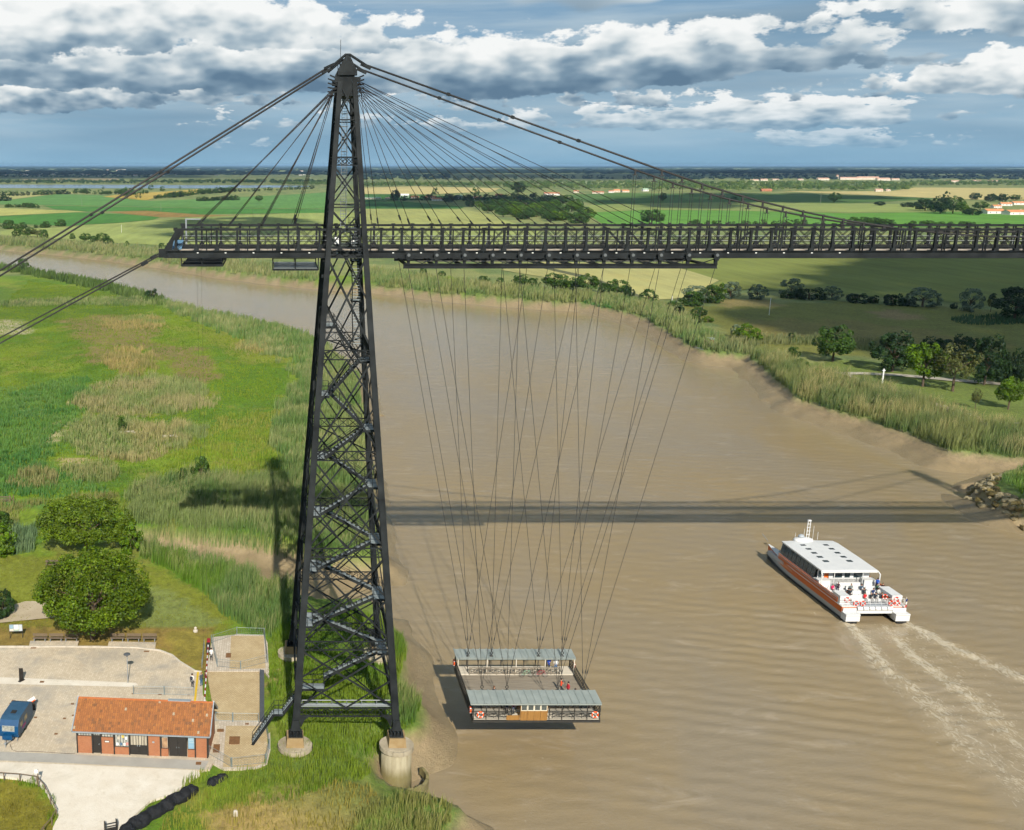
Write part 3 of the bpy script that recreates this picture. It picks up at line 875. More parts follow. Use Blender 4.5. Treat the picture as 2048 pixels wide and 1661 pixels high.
    c.build('catwalk_rail', GREY, T)
    c = MB(); c.box(-4.6, 5.4, -10.2, -9.5, 9.02, 9.08); c.build('catwalk', GALV, T)
    return T


tower(0.0, 'tapering black steel lattice tower rising from four round stone piers beside the brick hut')
tower(139.9, 'second black lattice tower beyond the right edge whose shadow lies on the water', full=False)

# stone piers under the feet
STONE = mat('pier_stone', srgb(206, 194, 170, 0.7), srgb(150, 138, 112, 0.7), 0.5, rough=0.9, bump=0.03, bscale=5)
ALGAE = mat('pier_weathered', srgb(196, 188, 160, 0.7), srgb(150, 138, 108, 0.65), 0.9, rough=0.9, bump=0.04, bscale=4, stretch=(1.6, 1.6, 0.3), extra=lambda t, vec, col: t.mix(t.math('MULTIPLY', t.maprange(t.math('ADD', t.new('ShaderNodeSeparateXYZ', inp={0: t.new('ShaderNodeNewGeometry').outputs['Position']}).outputs[2], t.noise(vec, 0.8, 4.0, 0.6)), 2.4, 3.6, 1.0, 0.0), 0.75), col, srgb(126, 116, 58, 0.6)))
RUST = mat('bearing_stone', srgb(178, 156, 116, 0.62), srgb(160, 130, 84, 0.6), 1.2, rough=0.9)
def pier(x, y, zb, label, ring=False):
    T = thing('stone_pier', label, 'stone pier', (x, y, zb), group='round stone piers')
    H = FOOT_Z - zb
    mb = MB(); mb.lathe((0, 0, 0), [(1.72, -1.5), (1.70, 0.4), (1.62, 0.9), (1.60, H - 1.5)], 28); mb.build('shaft', ALGAE, T, smooth=True)
    cap = T
    n = 10                                               # cornice stones
    for k in range(n):
        a0, a1 = 2 * math.pi * k / n + 0.012, 2 * math.pi * (k + 1) / n - 0.012
        m2 = MB(); pts = []
        for r in (1.84, 1.0):
            for a in ((a0, (a0 + a1) / 2, a1) if r > 1.2 else (a1, (a0 + a1) / 2, a0)): pts.append((r * math.cos(a), r * math.sin(a)))
        m2.prism(pts, H - 1.5, H - 1.05 + 0.01 * (k % 3)); m2.build('cornice_stone', STONE, T)
    m3 = MB(); m3.lathe((0, 0, 0), [(1.55, H - 1.4), (1.5, H - 1.0)], 24); m3.build('cap', STONE, T)
    m4 = MB(); m4.add([(-0.95, -0.9, H - 1.02), (0.95, -0.9, H - 1.02), (0.95, 1.2, H - 1.02), (-0.95, 1.2, H - 1.02), (-0.85, -0.72, H - 0.03), (0.85, -0.72, H - 0.03), (0.9, 1.1, H - 0.03), (-0.9, 1.1, H - 0.03)],
                      [(3, 2, 1, 0), (4, 5, 6, 7), (0, 1, 5, 4), (1, 2, 6, 5), (2, 3, 7, 6), (3, 0, 4, 7)]); m4.build('bearing_block', RUST, T)
    if ring:
        m5 = MB()
        prof = [(2.9, -1.0), (2.95, 0.2), (2.6, 0.25), (2.55, -0.6)]
        o = len(m5.v); nn = 18
        for i in range(nn + 1):
            a = -2.3 + 2.9 * i / nn
            for r, z in prof: m5.v.append((r * math.cos(a) + 0.6, r * math.sin(a) - 0.1, z + 0.06 * math.sin(i * 2.3)))
        for i in range(nn):
            for k in range(3): m5.face(o + i * 4 + k, o + i * 4 + 4 + k, o + i * 4 + 5 + k, o + i * 4 + 1 + k)
        m5.build('broken_kerb', ALGAE, T)
    return T
_f = lambda sx, sy: leg_at(sx, sy, FOOT_Z)
pier(_f(-1, -1).x, _f(-1, -1).y, 2.6, 'pale round stone pier in long grass nearest the steel stair foot')
pier(_f(1, -1).x, _f(1, -1).y, 1.2, 'tall weathered stone pier standing in mud with a broken kerb ring', True)
pier(_f(-1, 1).x, _f(-1, 1).y, 2.4, 'round stone pier behind the grass near the fenced ramp')
pier(_f(1, 1).x, _f(1, 1).y, 1.2, 'stone pier behind the lattice of the tower by the water')

# ---- the deck
DECK = thing('bridge_deck', 'long black lattice deck carried by cables high over the brown river', 'bridge deck', (0, 0, ZB), world=True)
XL, XR, PAN = -17.2, 157.2, 2.076
for sy in (-1, 1):
    y = sy * DY
    g = MB(); g.box(XL - 1.2, XR + 1.2, y - 0.04, y + 0.04, ZB, ZG); g.box(XL - 1.2, XR + 1.2, y - 0.22, y + 0.22, ZG, ZG + 0.06); g.box(XL - 1.2, XR + 1.2, y - 0.26, y + 0.26, ZB - 0.06, ZB)
    gi = g.build('main_girder', STEEL, DECK)
    t = MB(); t.box(XL - 0.2, XR + 0.2, y - 0.16, y + 0.16, ZT - 0.10, ZT + 0.12); t.build('top_chord', STEEL, DECK)
    post = MB(); post.box(-0.11, 0.11, -0.14, 0.14, ZG + 0.06 - ZB, ZT - 0.10 - ZB); post.box(-0.25, 0.25, -0.17, 0.17, ZG + 0.06 - ZB, ZG + 0.30 - ZB); post.box(-0.2, 0.2, -0.18, 0.18, ZT + 0.12 - ZB, ZT + 0.2 - ZB)
    pm = post.build('post', STEEL, DECK); pmesh = pm.data; bpy.data.objects.remove(pm)
    mp_ = MB(); mp_.box(-0.06, 0.06, -0.06, 0.06, ZG + 0.06 - ZB, ZT - 0.10 - ZB); mp2 = mp_.build('post', GREY if False else STEEL, DECK); mmesh = mp2.data; bpy.data.objects.remove(mp2)
    dg = MB()
    za, zb_ = ZG + 0.28 - ZB, ZT - 0.16 - ZB
    for e in (-0.08, 0.08):
        dg.bar((0.15 + e, -0.05, za), (PAN - 0.15 + e, -0.05, zb_), 0.055, 0.05)
    dm = dg.build('diagonal', STEEL, DECK); dmesh = dm.data; bpy.data.objects.remove(dm)
    dg = MB()
    for e in (-0.08, 0.08):
        dg.bar((0.15 + e, 0.05, zb_), (PAN - 0.15 + e, 0.05, za), 0.055, 0.05)
    dm = dg.build('diagonal', STEEL, DECK); dmesh2 = dm.data; bpy.data.objects.remove(dm)
    x = XL; i = 0
    rest = MB()
    while x < XR + 0.1:
        if x < 73:
            def put(me, xx):
                o = bpy.data.objects.new(me.name.split('.')[0], me); COL.objects.link(o); o.parent = DECK; o.location = (xx, y, 0)
            put(pmesh, x); put(dmesh, x); put(dmesh2, x)
            if i % 2 == 1: put(mmesh, x + PAN / 2)
            if x > 30: put(mmesh, x + PAN * 0.5 - 0.25) if i % 2 else None
        else:
            rest.box(x - 0.11, x + 0.11, y - 0.14, y + 0.14, ZG + 0.06, ZT - 0.1)
            for e in (-0.08, 0.08):
                rest.bar((x + e, y, ZG + 0.2), (x + PAN + e, y, ZT - 0.1), 0.055, 0.05); rest.bar((x + e, y, ZT - 0.1), (x + PAN + e, y, ZG + 0.2), 0.055, 0.05)
        x += PAN; i += 1
    rest.build('truss_panels', STEEL, DECK, kind='stuff')
    # raking end strut
    e = MB(); e.bar((XL - 1.3, y, ZB + 0.3), (XL + 0.3, y, ZT), 0.40, 0.30, up=(0, 1, 0)); e.box(XL - 1.75, XL - 1.0, y - 0.2, y + 0.2, ZB - 0.02, ZB + 0.85); e.build('end_strut', STEEL, DECK)
    if sy < 0:
        for k in range(24):
            p = MB(); xx = XL + 2.2 + 2.83 * k; p.box(xx - 0.09, xx + 0.09, y - 0.05, y - 0.042, ZB + 0.42, ZB + 0.50); p.build('white_plate', WHITE, gi)  # plain white plates drawn where tiny lights dot the girder
for x in np.arange(XL, XR, PAN):
    if x > 73: break
    b = MB(); b.box(x - 0.08, x + 0.08, -DY + 0.2, DY - 0.2, ZG - 0.3, ZG + 0.02); b.build('cross_beam', STEEL, DECK)
for (y0, y1) in ((-3.55, -2.35), (2.3, 3.5)):
    for k in range(40):
        x0 = XL + 0.3 + k * 2.25
        p = MB(); p.box(x0, x0 + 2.21, y0, y1, ZG + 0.06, ZG + 0.12); p.build('walkway_plank', PLANK, DECK)
    p = MB(); p.box(XL + 90.3, XR - 0.3, y0, y1, ZG + 0.06, ZG + 0.12); p.build('walkway', PLANK, DECK)
for y in (-1.7, -0.55, 0.55, 1.7):
    b = MB(); b.box(XL, XR, y - 0.12, y + 0.12, ZG - 0.05, ZG + 0.22); b.build('rail_beam', STEEL, DECK)
for y in (-2.2, 2.2, 3.7):
    b = MB()
    for hz in (0.55, 1.05): b.tube([(XL, y, ZG + hz), (XR, y, ZG + hz)], 0.03, 5)
    for k in range(58): b.tube([(XL + 3 * k, y, ZG), (XL + 3 * k, y, ZG + 1.05)], 0.025, 4)
    b.build('walkway_rail', GREY if y > 3 else STEEL, DECK)
# winch house fittings between the legs of the tower, blue sheet at the end, lamp mast, inspection cradles
BLUE = mat('faded_blue', srgb(92, 130, 158, 0.8), None, 1.0, rough=0.6)
b = MB(); b.add([(XL - 0.5, -3.2, ZG + 0.1), (XL + 0.5, -3.2, ZG + 0.1), (XL + 0.5, -0.6, ZG + 0.9), (XL - 0.5, -0.6, ZG + 0.9)], [(0, 1, 2, 3)]); b.build('end_sheet', BLUE, DECK)
b = MB(); b.tube([(XL + 0.4, 3.9, ZG), (XL + 0.4, 3.9, ZT + 0.7)], 0.10, 8); b.box(XL + 0.3, XL + 2.0, 3.85, 3.95, ZT + 0.6, ZT + 0.72); b.build('lamp_mast', GREY, DECK)
b = MB()
b.torus((0.3, 0.6, ZG + 1.0), 0.75, 0.12, 'y', 20, 6); b.box(-1.6, 1.8, 0.2, 1.4, ZG + 0.1, ZG + 0.5); b.box(-1.3, -0.5, -0.6, 0.4, ZG + 0.1, ZG + 1.1); b.torus((1.4, 0.4, ZG + 0.8), 0.45, 0.09, 'y', 16, 6)
b.build('winch', mat('winch_green', srgb(60, 70, 64), None, 1.0, rough=0.5), DECK)
b = MB(); b.box(-0.95, -0.45, -0.9, -0.6, ZG + 0.5, ZG + 1.2); b.box(0.8, 1.25, -0.5, -0.2, ZG + 0.4, ZG + 0.95); b.build('control_cabinet', WHITE, DECK)
def cradle(x0, x1, z0, z1, floor):
    b = MB()
    for yy in (-3.8, 3.8):
        for xx in (x0, (x0 + x1) / 2, x1): b.bar((xx, yy, z0), (xx, yy, z1), 0.10, 0.10)
        b.bar((x0, yy, z0), (x1, yy, z0), 0.16, 0.2); b.bar((x0, yy, z0 + 0.45), (x1, yy, z0 + 0.45), 0.06, 0.06)
    for xx in np.linspace(x0, x1, 5): b.bar((xx, -3.8, z0), (xx, 3.8, z0), 0.1, 0.12)
    o = b.build('inspection_cradle', STEEL, DECK)
    f = MB(); f.box(x0 + 0.1, x1 - 0.1, -3.7, 3.7, z0 + 0.08, z0 + 0.11); f.build('cradle_floor', floor, o)
    return o
cradle(-16.7, -12.5, 54.95, ZB + 0.1, STEEL)
cradle(-7.4, -2.75, 54.55, ZG + 0.5, GALV)

for xr in (-15.15, -14.7):
    b = MB(); b.tube([(xr, -3.6, 54.95), (xr + 0.05, -3.6, 40.0), (xr - 0.02, -3.6, LAND + 1.0)], 0.009, 4); b.build('hanging_rope', STEEL2, DECK)
# ---- cables
def cable(parent, pts, r, name, n=6):
    b = MB(); b.tube(pts, r, n); return b.build(name, STEEL2, parent, smooth=True)
ORD = 'first second third fourth fifth sixth seventh eighth ninth tenth eleventh twelfth thirteenth fourteenth fifteenth sixteenth seventeenth eighteenth nineteenth twentieth'.split() + ['twenty-' + q for q in 'first second third fourth fifth sixth seventh eighth ninth'.split()] + ['thirtieth'] + ['thirty-' + q for q in 'first second third fourth fifth sixth'.split()]
for sy, w in ((-1, 'nearer'), (1, 'farther')):
    C = thing('suspension_cable', f'{w} thick dark main cable sagging from tower top along the deck to the right', 'cable', (0, sy * 2.6, 74.6), world=True, group='main cables')
    pts = [(1.9, sy * 2.6, 74.5), (31.4, sy * 4.0, 64.4)]
    for k in range(1, 17):
        x = 31.4 + (139.9 - 62.8) * k / 16; pts.append((x, sy * 4.0, 57.8 + 0.00443 * (69.95 - x) ** 2))
    pts.append((138.0, sy * 2.6, 74.5))
    cable(C, pts, 0.105, 'cable')
    for x in (10.0, 16.4, 23.0):
        f = (x - 1.9) / 29.5; b = MB(); c = Vector((x, sy * (2.6 + 1.4 * f), 74.5 - 10.1 * f)); b.bar(c - Vector((0.15, 0, -0.05)), c + Vector((0.15, 0, -0.05)), 0.30, 0.30); b.build('cable_clamp', STEEL, C)
    x = 31.4
    while x < 108.6:
        z = 57.8 + 0.00443 * (69.95 - x) ** 2
        if z > ZT + 0.25:
            b = MB()
            for e in (-0.13, 0.13): b.tube([(x + e, sy * 4.0, ZT + 0.1), (x + e, sy * 4.0, z - 0.45)], 0.028, 5)
            b.bar((x, sy * 4, z - 0.5), (x, sy * 4, z + 0.15), 0.16, 0.16); b.box(x - 0.26, x + 0.26, sy * 4 - 0.1, sy * 4 + 0.1, z - 0.52, z - 0.44)
            b.box(x - 0.16, x + 0.16, sy * 4 - 0.1, sy * 4 + 0.1, ZT + 0.12, ZT + 0.28)
            b.build('hanger', STEEL2, C)
        x += 2.076
    B = thing('backstay_cable', f'{w} thick dark backstay slanting from tower top to lower left', 'cable', (0, sy * 2.6, 74.4), world=True, group='backstays')
    px = 537 if sy < 0 else 548
    yl = sy * 2.6
    X_, Z_ = AY(0, px, yl); a = Vector((-1.9, sy * 2.6, 74.3)); e = Vector((X_, yl, Z_)); d = (e - a); t = (LAND - 0.5 - a.z) / d.z
    q = a + d * t; mid = a.lerp(q, 0.5) - Vector((0, 0, 0.3))
    cable(B, [a, a.lerp(q, 0.25) - Vector((0, 0, 0.2)), mid, a.lerp(q, 0.75) - Vector((0, 0, 0.2)), q], 0.11, 'cable')
    for f in (0.14, 0.2, 0.33):
        c = a.lerp(q, f) - Vector((0, 0, 0.22)); b = MB(); b.bar(c - d.normalized() * 0.15, c + d.normalized() * 0.15, 0.30, 0.30); b.build('cable_clamp', STEEL, B)
    E = thing('tie_cable', f'{w} thin tie cable running from the deck end down to the left edge', 'cable', (XL - 1.6, sy * 4, ZB), world=True, group='tie cables')
    X_, Z_ = AY(0, 687 if sy < 0 else 676, -4.0 if sy < 0 else 3.0); a = Vector((XL - 1.5, sy * 4.0, ZB + 0.3)); e = Vector((X_, -4.0 if sy < 0 else 3.0, Z_)); d = e - a; q = a + d * ((LAND - 0.5 - a.z) / d.z)
    cable(E, [a, q], 0.085, 'cable'); c = a + d.normalized() * 1.6; b = MB(); b.bar(c, c + d.normalized() * 0.7, 0.3, 0.3); b.build('turnbuckle', STEEL, E)
    # stays of the fan
    for k, xs in enumerate([-15.5, -12.1, -8.7, -5.3] + [3.3 + 3.32 * j for j in range(10)]):
        r = 'left' if xs < 0 else 'right'
        S = thing('stay_cable', f'{ORD[k if xs < 0 else k - 4]} {w} straight stay of the fan {r} of the tower, counted ' + ('from the outside in' if xs < 0 else 'from the tower outwards'), 'cable', (xs, sy * 4, ZT), world=True, group=f'{w} stays fanning {r} of the tower')
        s = -1 if xs < 0 else 1
        top = Vector((s * (1.5 - 0.03 * abs(xs)), sy * (2.2 + 0.03 * k), 73.3 - 1.6 * (1 - min(abs(xs) / 30, 1))))
        for e in ((-0.10, 0.10) if xs < 0 else (0,)):
            cable(S, [top + Vector((0, 0, e)), (xs + e, sy * 4, ZT + 0.05)], 0.032, 'cable', 5)
        b = MB(); bq = Vector((xs, sy * 4, ZT)); dd = (top - bq).normalized(); b.bar(bq + dd * 0.6, bq + dd * 1.2, 0.15, 0.15); b.build('turnbuckle', STEEL, S)

# ---------------------------------------------------------------- travelling carriage and hanging gondola
CAR = thing('travelling_carriage', 'long black wheeled carriage running under the deck with the gondola cables', 'carriage', (21.75, 0, 54.8), world=True)
CX0, CX1 = 5.85, 37.65
for y in (-4.3, 4.3):
    b = MB(); b.box(CX0, CX1, y - 0.18, y + 0.18, 54.72, 54.80); b.box(CX0, CX1, y - 0.04, y + 0.04, 54.8, 55.12); b.box(CX0, CX1, y - 0.18, y + 0.18, 55.12, 55.2); b.build('carriage_beam', STEEL, CAR)
    for k in range(12):
        x = 6.35 + 2.83 * k
        h = MB(); h.box(x - 0.14, x + 0.14, y - 0.16, y + 0.16, 55.2, ZB - 0.1); h.box(x - 0.3, x + 0.3, y - 0.3, y - 0.2, ZB - 0.1, ZG); h.box(x - 0.2, x + 0.2, y - 0.3, y + 0.1, ZB - 0.28, ZB - 0.08)
        ho = h.build('wheel_hanger', STEEL, CAR)
        wh = MB(); wh.tube([(x, y - 0.36, ZB + 0.28), (x, y - 0.18, ZB + 0.28)], 0.16, 12); wh.build('wheel', mat('wheel_steel', srgb(104, 108, 110, 0.8), None, 2.0, rough=0.5), ho)
        if k < 11:
            d = MB(); d.bar((x + 0.1, y, ZB - 0.12), (x + 1.4, y, 55.25), 0.10, 0.08); d.bar((x + 1.4, y, 55.25), (x + 2.73, y, ZB - 0.12), 0.10, 0.08); d.build('brace', STEEL, CAR)
for k in range(12):
    x = 6.35 + 2.83 * k; b = MB(); b.box(x - 0.12, x + 0.12, -4.1, 4.1, 54.8, 55.05); b.build('cross_beam', STEEL, CAR)
b = MB(); b.box(CX0 + 2, CX1 - 2, -0.4, 0.4, 55.05, 55.1); b.build('inspection_walk', PLANK, CAR)

GX0, GX1, GY0, GY1, GZ = 14.75, 28.95, -5.8, 6.75, 5.0
GON = thing('gondola', 'suspended open platform with two corrugated grey roofs hanging just above the river', 'gondola', ((GX0 + GX1) / 2, 0.5, GZ), world=True)
BLACKW = mat('black_rail_paint', srgb(40, 40, 38), srgb(52, 50, 46), 2.0, rough=0.6)
WOODG = mat('weathered_boards', srgb(160, 150, 132, 0.75), srgb(118, 108, 94, 0.75), 1.2, rough=0.85, stretch=(0.3, 4, 1))
WOODP = mat('pale_planks', srgb(226, 218, 200, 0.75), srgb(196, 186, 168, 0.75), 1.5, rough=0.85, stretch=(0.3, 4, 1))
WOODB = mat('varnished_wood', srgb(176, 132, 70, 0.7), srgb(140, 98, 48, 0.7), 2.5, rough=0.5, stretch=(4, 4, 0.5))
ROOF = mat('zinc_sheet', srgb(172, 180, 174, 0.72), srgb(148, 158, 154, 0.72), 0.7, rough=0.5, metal=0.15)
b = MB(); b.box(GX0, GX1, GY0, GY1, GZ - 0.35, GZ - 0.07); b.build('underframe', BLACKW, GON)
ny = 30
for k in range(ny):
    y0 = -3.6 + 8.2 * k / ny
    b = MB(); b.box(GX0 + 0.1, GX1 - 0.1, y0, y0 + 8.2 / ny - 0.025, GZ - 0.07, GZ + 0.004 * (k % 3)); b.build('deck_board', WOODG, GON)
for (ya, yb) in ((-5.75, -3.64), (4.64, 6.7)):
    for k in range(7):
        y0 = ya + (yb - ya) * k / 7
        b = MB(); b.box(GX0 + 0.05, GX1 - 0.05, y0, y0 + (yb - ya) / 7 - 0.02, GZ + 0.0, GZ + 0.16); b.build('footway_plank', WOODP, GON)
def gon_roof(y0, y1, z0, z1, x0, x1):
    n = int((x1 - x0) / 0.2); m = MB(); o = 0
    for i in range(n + 1):
        x = x0 + (x1 - x0) * i / n; e = 0.035 if i % 4 == 0 else (0.0)
        m.v += [(x, y0, z0 + e), (x, y1, z1 + e)]
    for i in range(n): m.face(2 * i, 2 * i + 2, 2 * i + 3, 2 * i + 1)
    for i in range(0, n, 4):                                # standing seams
        x = x0 + (x1 - x0) * i / n; m.bar((x, y0 - 0.02, z0 + 0.05), (x, y1 + 0.02, z1 + 0.05), 0.07, 0.10)
    r = m.build('shelter_roof', ROOF, GON)
    f = MB(); f.box(x0, x1, y0 - 0.03, y0 + 0.03, z0 - 0.16, z0 - 0.02); f.box(x0, x1, y1 - 0.03, y1 + 0.03, z1 - 0.16, z1 - 0.02); f.build('fascia', ROOF, r)
    return r
gon_roof(-6.35, -3.7, 7.25, 7.5, 14.35, 28.8)
gon_roof(4.7, 6.9, 7.2, 7.35, 14.6, 29.0)
def post_row(ys, n, z1, name='roof_post', m=BLACKW, w=0.10):
    for y in ys:
        for i in range(n + 1):
            x = GX0 + 0.1 + (GX1 - GX0 - 0.2) * i / n; b = MB(); b.box(x - w / 2, x + w / 2, y - w / 2, y + w / 2, GZ, z1); b.build(name, m, GON)
post_row((-5.7,), 10, 7.2); post_row((-3.75,), 4, 7.4); post_row((6.65,), 10, 7.25); post_row((4.75,), 4, 7.15, m=WOODP)
# lattice railings: long sides in wood, outer sides in iron
def x_rail(x0, x1, y, z0, z1, n, m, w, name):
    for i in range(n):
        a, c = x0 + (x1 - x0) * i / n, x0 + (x1 - x0) * (i + 1) / n
        b = MB(); b.bar((a, y, z0), (c, y, z1), w, w); b.bar((a, y, z1), (c, y, z0), w, w); b.box(a - w / 2, a + w / 2, y - w, y + w, z0 - 0.1, z1); b.bar((a, y, z1), (c, y, z1), w * 1.3, w); b.bar((a, y, z0), (c, y, z0), w, w)
        b.build(name, m, GON)
x_rail(GX0 + 1.5, GX1 - 1.8, 4.6, GZ + 0.25, GZ + 1.0, 10, WOODG, 0.10, 'lattice_rail')
x_rail(GX0 + 1.5, GX1 - 1.8, -3.6, GZ + 0.25, GZ + 1.0, 10, WOODG, 0.08, 'lattice_rail')
x_rail(GX0 + 1.2, 19.4, -5.72, GZ + 0.3, GZ + 0.75, 3, BLACKW, 0.05, 'iron_rail'); x_rail(23.6, GX1 - 1.0, -5.72, GZ + 0.3, GZ + 0.75, 4, BLACKW, 0.05, 'iron_rail')
for y in (-5.72, 6.68):
    for z in (GZ + 1.0, GZ + 1.15, GZ + 0.12):
        b = MB(); b.bar((GX0, y, z), (GX1, y, z), 0.06, 0.06); b.build('iron_rail', BLACKW, GON)
# gates across both ends: black trellis
for x in (GX0 + 0.03, GX1 - 0.03):
    b = MB()
    for z in (GZ + 0.1, GZ + 0.6, GZ + 1.25): b.bar((x, GY0 + 0.1, z), (x, GY1 - 0.1, z), 0.06, 0.08)
    for k in range(26):
        y = GY0 + 0.2 + 0.48 * k; b.bar((x, y, GZ + 0.1), (x, y + 0.4, GZ + 1.25), 0.04, 0.04); b.bar((x, y + 0.4, GZ + 0.1), (x, y, GZ + 1.25), 0.04, 0.04)
    b.build('folding_gate', BLACKW, GON)
# pilot's cabin of glazed wood panels under the front roof
GLASS = mat('dark_glass', srgb(120, 130, 128, 0.5), srgb(60, 64, 62, 0.5), 1.6, rough=0.08, spec=0.8)
CREAM = mat('cream_paint', srgb(236, 228, 206, 0.8), None, 1.0, rough=0.6)
for k in range(4):
    x0 = 20.05 + 0.73 * k
    b = MB(); b.box(x0, x0 + 0.71, -5.86, -5.80, GZ - 0.05, GZ + 1.12); c = b.build('cabin_panel', WOODB, GON)
    b = MB()
    for (a, d, e, f) in ((x0, x0 + 0.07, 1.12, 2.1), (x0 + 0.64, x0 + 0.71, 1.12, 2.1), (x0 + 0.07, x0 + 0.64, 1.12, 1.2), (x0 + 0.07, x0 + 0.64, 2.0, 2.1)): b.box(a, d, -5.88, -5.80, GZ + e, GZ + f)
    b.build('window_frame', CREAM, c)
    b = MB(); b.box(x0 + 0.07, x0 + 0.64, -5.85, -5.83, GZ + 1.2, GZ + 2.0); b.build('pane', GLASS, c)
b = MB(); b.box(18.5, 19.95, -5.84, -5.79, GZ - 0.02, GZ + 0.55); b.build('low_panel', WOODB, GON)
b = MB(); b.box(20.0, 20.06, -5.8, -4.2, GZ, GZ + 2.1); b.box(22.97, 23.03, -5.8, -4.2, GZ, GZ + 2.1); b.box(20.06, 22.97, -4.26, -4.2, GZ, GZ + 1.1); b.build('cabin_side', WOODB, GON)
# suspension eyes and the hanging cables
RX = [16.1, 18.9, 24.6, 27.45]
for row, (y, zt, yc) in enumerate(((-3.55, 7.75, -4.3), (5.2, 7.6, 4.3))):
    use = [[0, 2, 5], [1, 4, 7], [4, 7, 10], [6, 9, 11]]
    for i, x in enumerate(RX):
        b = MB(); b.torus((x, y, zt + 0.05), 0.16, 0.05, 'y', 12, 6); b.bar((x, y, GZ), (x, y, zt - 0.1), 0.08, 0.08); b.box(x - 0.2, x + 0.2, y - 0.1, y + 0.1, zt - 0.45, zt - 0.3); e = b.build('suspension_eye', BLACKW, GON)
        for c in use[i]:
            xt = 6.35 + 2.83 * c
            p, q = Vector((x, y, zt + 0.15)), Vector((xt, yc, 54.75)); d = (q - p).normalized()
            b = MB(); b.tube([p, q], 0.026, 5); b.build('hanging_cable', STEEL2, GON)
            b = MB(); b.bar(p + d * 1.6, p + d * 2.1, 0.12, 0.12, 0.06, 0.06); b.build('cable_tightener', BLACKW, e)
LIFE = mat('lifebuoy_orange', srgb(238, 96, 30, 0.8), srgb(220, 80, 24, 0.8), 2, rough=0.5)
def lifebuoy(x, y, z, axis, label, grp='lifebuoys on the gondola', R=0.33, ring=LIFE):
    T = thing('lifebuoy', label, 'lifebuoy', (x, y, z), group=grp)
    b = MB(); b.torus((0, 0, 0), R, R * 0.26, axis, 18, 8); b.build('ring', ring, T, smooth=True)
    for k in range(4):
        a = math.pi / 4 + k * math.pi / 2; c = (R * math.cos(a), R * math.sin(a))
        p = {'y': (c[0], 0, c[1]), 'x': (0, c[0], c[1])}[axis]; t = {'y': (-math.sin(a), 0, math.cos(a)), 'x': (0, -math.sin(a), math.cos(a))}[axis]
        b = MB(); p = Vector(p); t = Vector(t); b.tube([p - t * 0.05, p + t * 0.05], R * 0.29, 8); b.build('white_band', WHITE, T)
lifebuoy(15.55, -5.98, GZ + 0.72, 'y', 'orange lifebuoy at the left end of the gondola front, facing the camera')
lifebuoy(28.25, -5.98, GZ + 0.72, 'y', 'orange lifebuoy at the right end of the gondola front, facing the camera')
lifebuoy(14.60, 6.2, GZ + 0.9, 'x', 'orange lifebuoy seen edge on at the back left corner of the gondola')
lifebuoy(14.60, -5.0, GZ + 0.8, 'x', 'orange lifebuoy seen edge on at the front left corner of the gondola')
lifebuoy(29.10, 5.6, GZ + 0.8, 'x', 'orange lifebuoy seen edge on at the back right corner of the gondola')

# ---------------------------------------------------------------- the quay: paving, ramp pads, hut, street furniture
def brick_extra(cm, w, h, off=0.5, ms=0.02, rot=None):
    def f(t, vec, col):
        v = vec
        if rot: v = t.new('ShaderNodeMapping', inp={0: vec, 2: rot}).outputs[0]
        b = t.new('ShaderNodeTexBrick'); b.offset = off
        b.inputs['Scale'].default_value = 1.0; b.inputs['Brick Width'].default_value = w; b.inputs['Row Height'].default_value = h
        b.inputs['Mortar Size'].default_value = ms; b.inputs['Bias'].default_value = 0.0
        b.inputs['Color1'].default_value = (1, 1, 1, 1); b.inputs['Color2'].default_value = (0.82, 0.80, 0.78, 1); b.inputs['Mortar'].default_value = (*cm, 1)
        t.l.new(v, b.inputs['Vector'])
        return t.mix(1.0, col, b.outputs[0], 'MULTIPLY')
    return f
def stain_extra(inner, c, lo=0.55, hi=0.75, sc=0.25, amt=0.6):
    def f(t, vec, col):
        if inner: col = inner(t, vec, col)
        return t.mix(t.maprange(t.noise(vec, sc, 5.0, 0.65, 0.5), lo, hi, 0, amt), col, c)
    return f
PAVE = mat('plaza_setts', srgb(230, 215, 190, 0.74), srgb(212, 196, 170, 0.74), 0.35, rough=0.9, bump=0.02, bscale=8,
           extra=stain_extra(brick_extra((0.82, 0.80, 0.76), 0.42, 0.26, ms=0.03, rot=(0, 0, 1.62)), srgb(176, 170, 158, 0.66), 0.48, 0.68, 0.22, 0.75))
GRAVEL = mat('white_gravel', srgb(240, 232, 216, 0.74), srgb(224, 212, 192, 0.74), 0.5, rough=0.95, bump=0.03, bscale=6, extra=stain_extra(stain_extra(None, srgb(196, 184, 160, 0.66), 0.52, 0.7, 0.22, 0.5), srgb(206, 192, 164, 0.68), 0.55, 0.68, 1.6, 0.35))
SETTS = mat('pad_setts', srgb(222, 200, 160, 0.74), srgb(196, 172, 130, 0.74), 0.5, rough=0.9, bump=0.03, bscale=6,
            extra=stain_extra(brick_extra((0.72, 0.70, 0.62), 0.30, 0.24, ms=0.04), srgb(226, 216, 196, 0.74), 0.6, 0.8, 0.35, 0.5))
SLAB = mat('pale_slabs', srgb(226, 214, 196, 0.72), srgb(206, 192, 172, 0.72), 0.6, rough=0.9, extra=brick_extra((0.7, 0.68, 0.64), 0.5, 0.3, ms=0.03, rot=(0, 0, 1.57)))
ASPH = mat('worn_tarmac', srgb(190, 186, 176, 0.7), srgb(170, 166, 156, 0.7), 0.5, rough=0.95)
KERB = mat('kerb_stone', srgb(226, 218, 202, 0.72), srgb(196, 186, 168, 0.72), 1.5, rough=0.9)
BLACK = mat('black_paint', srgb(34, 32, 30), srgb(44, 40, 36), 2.0, rough=0.6)
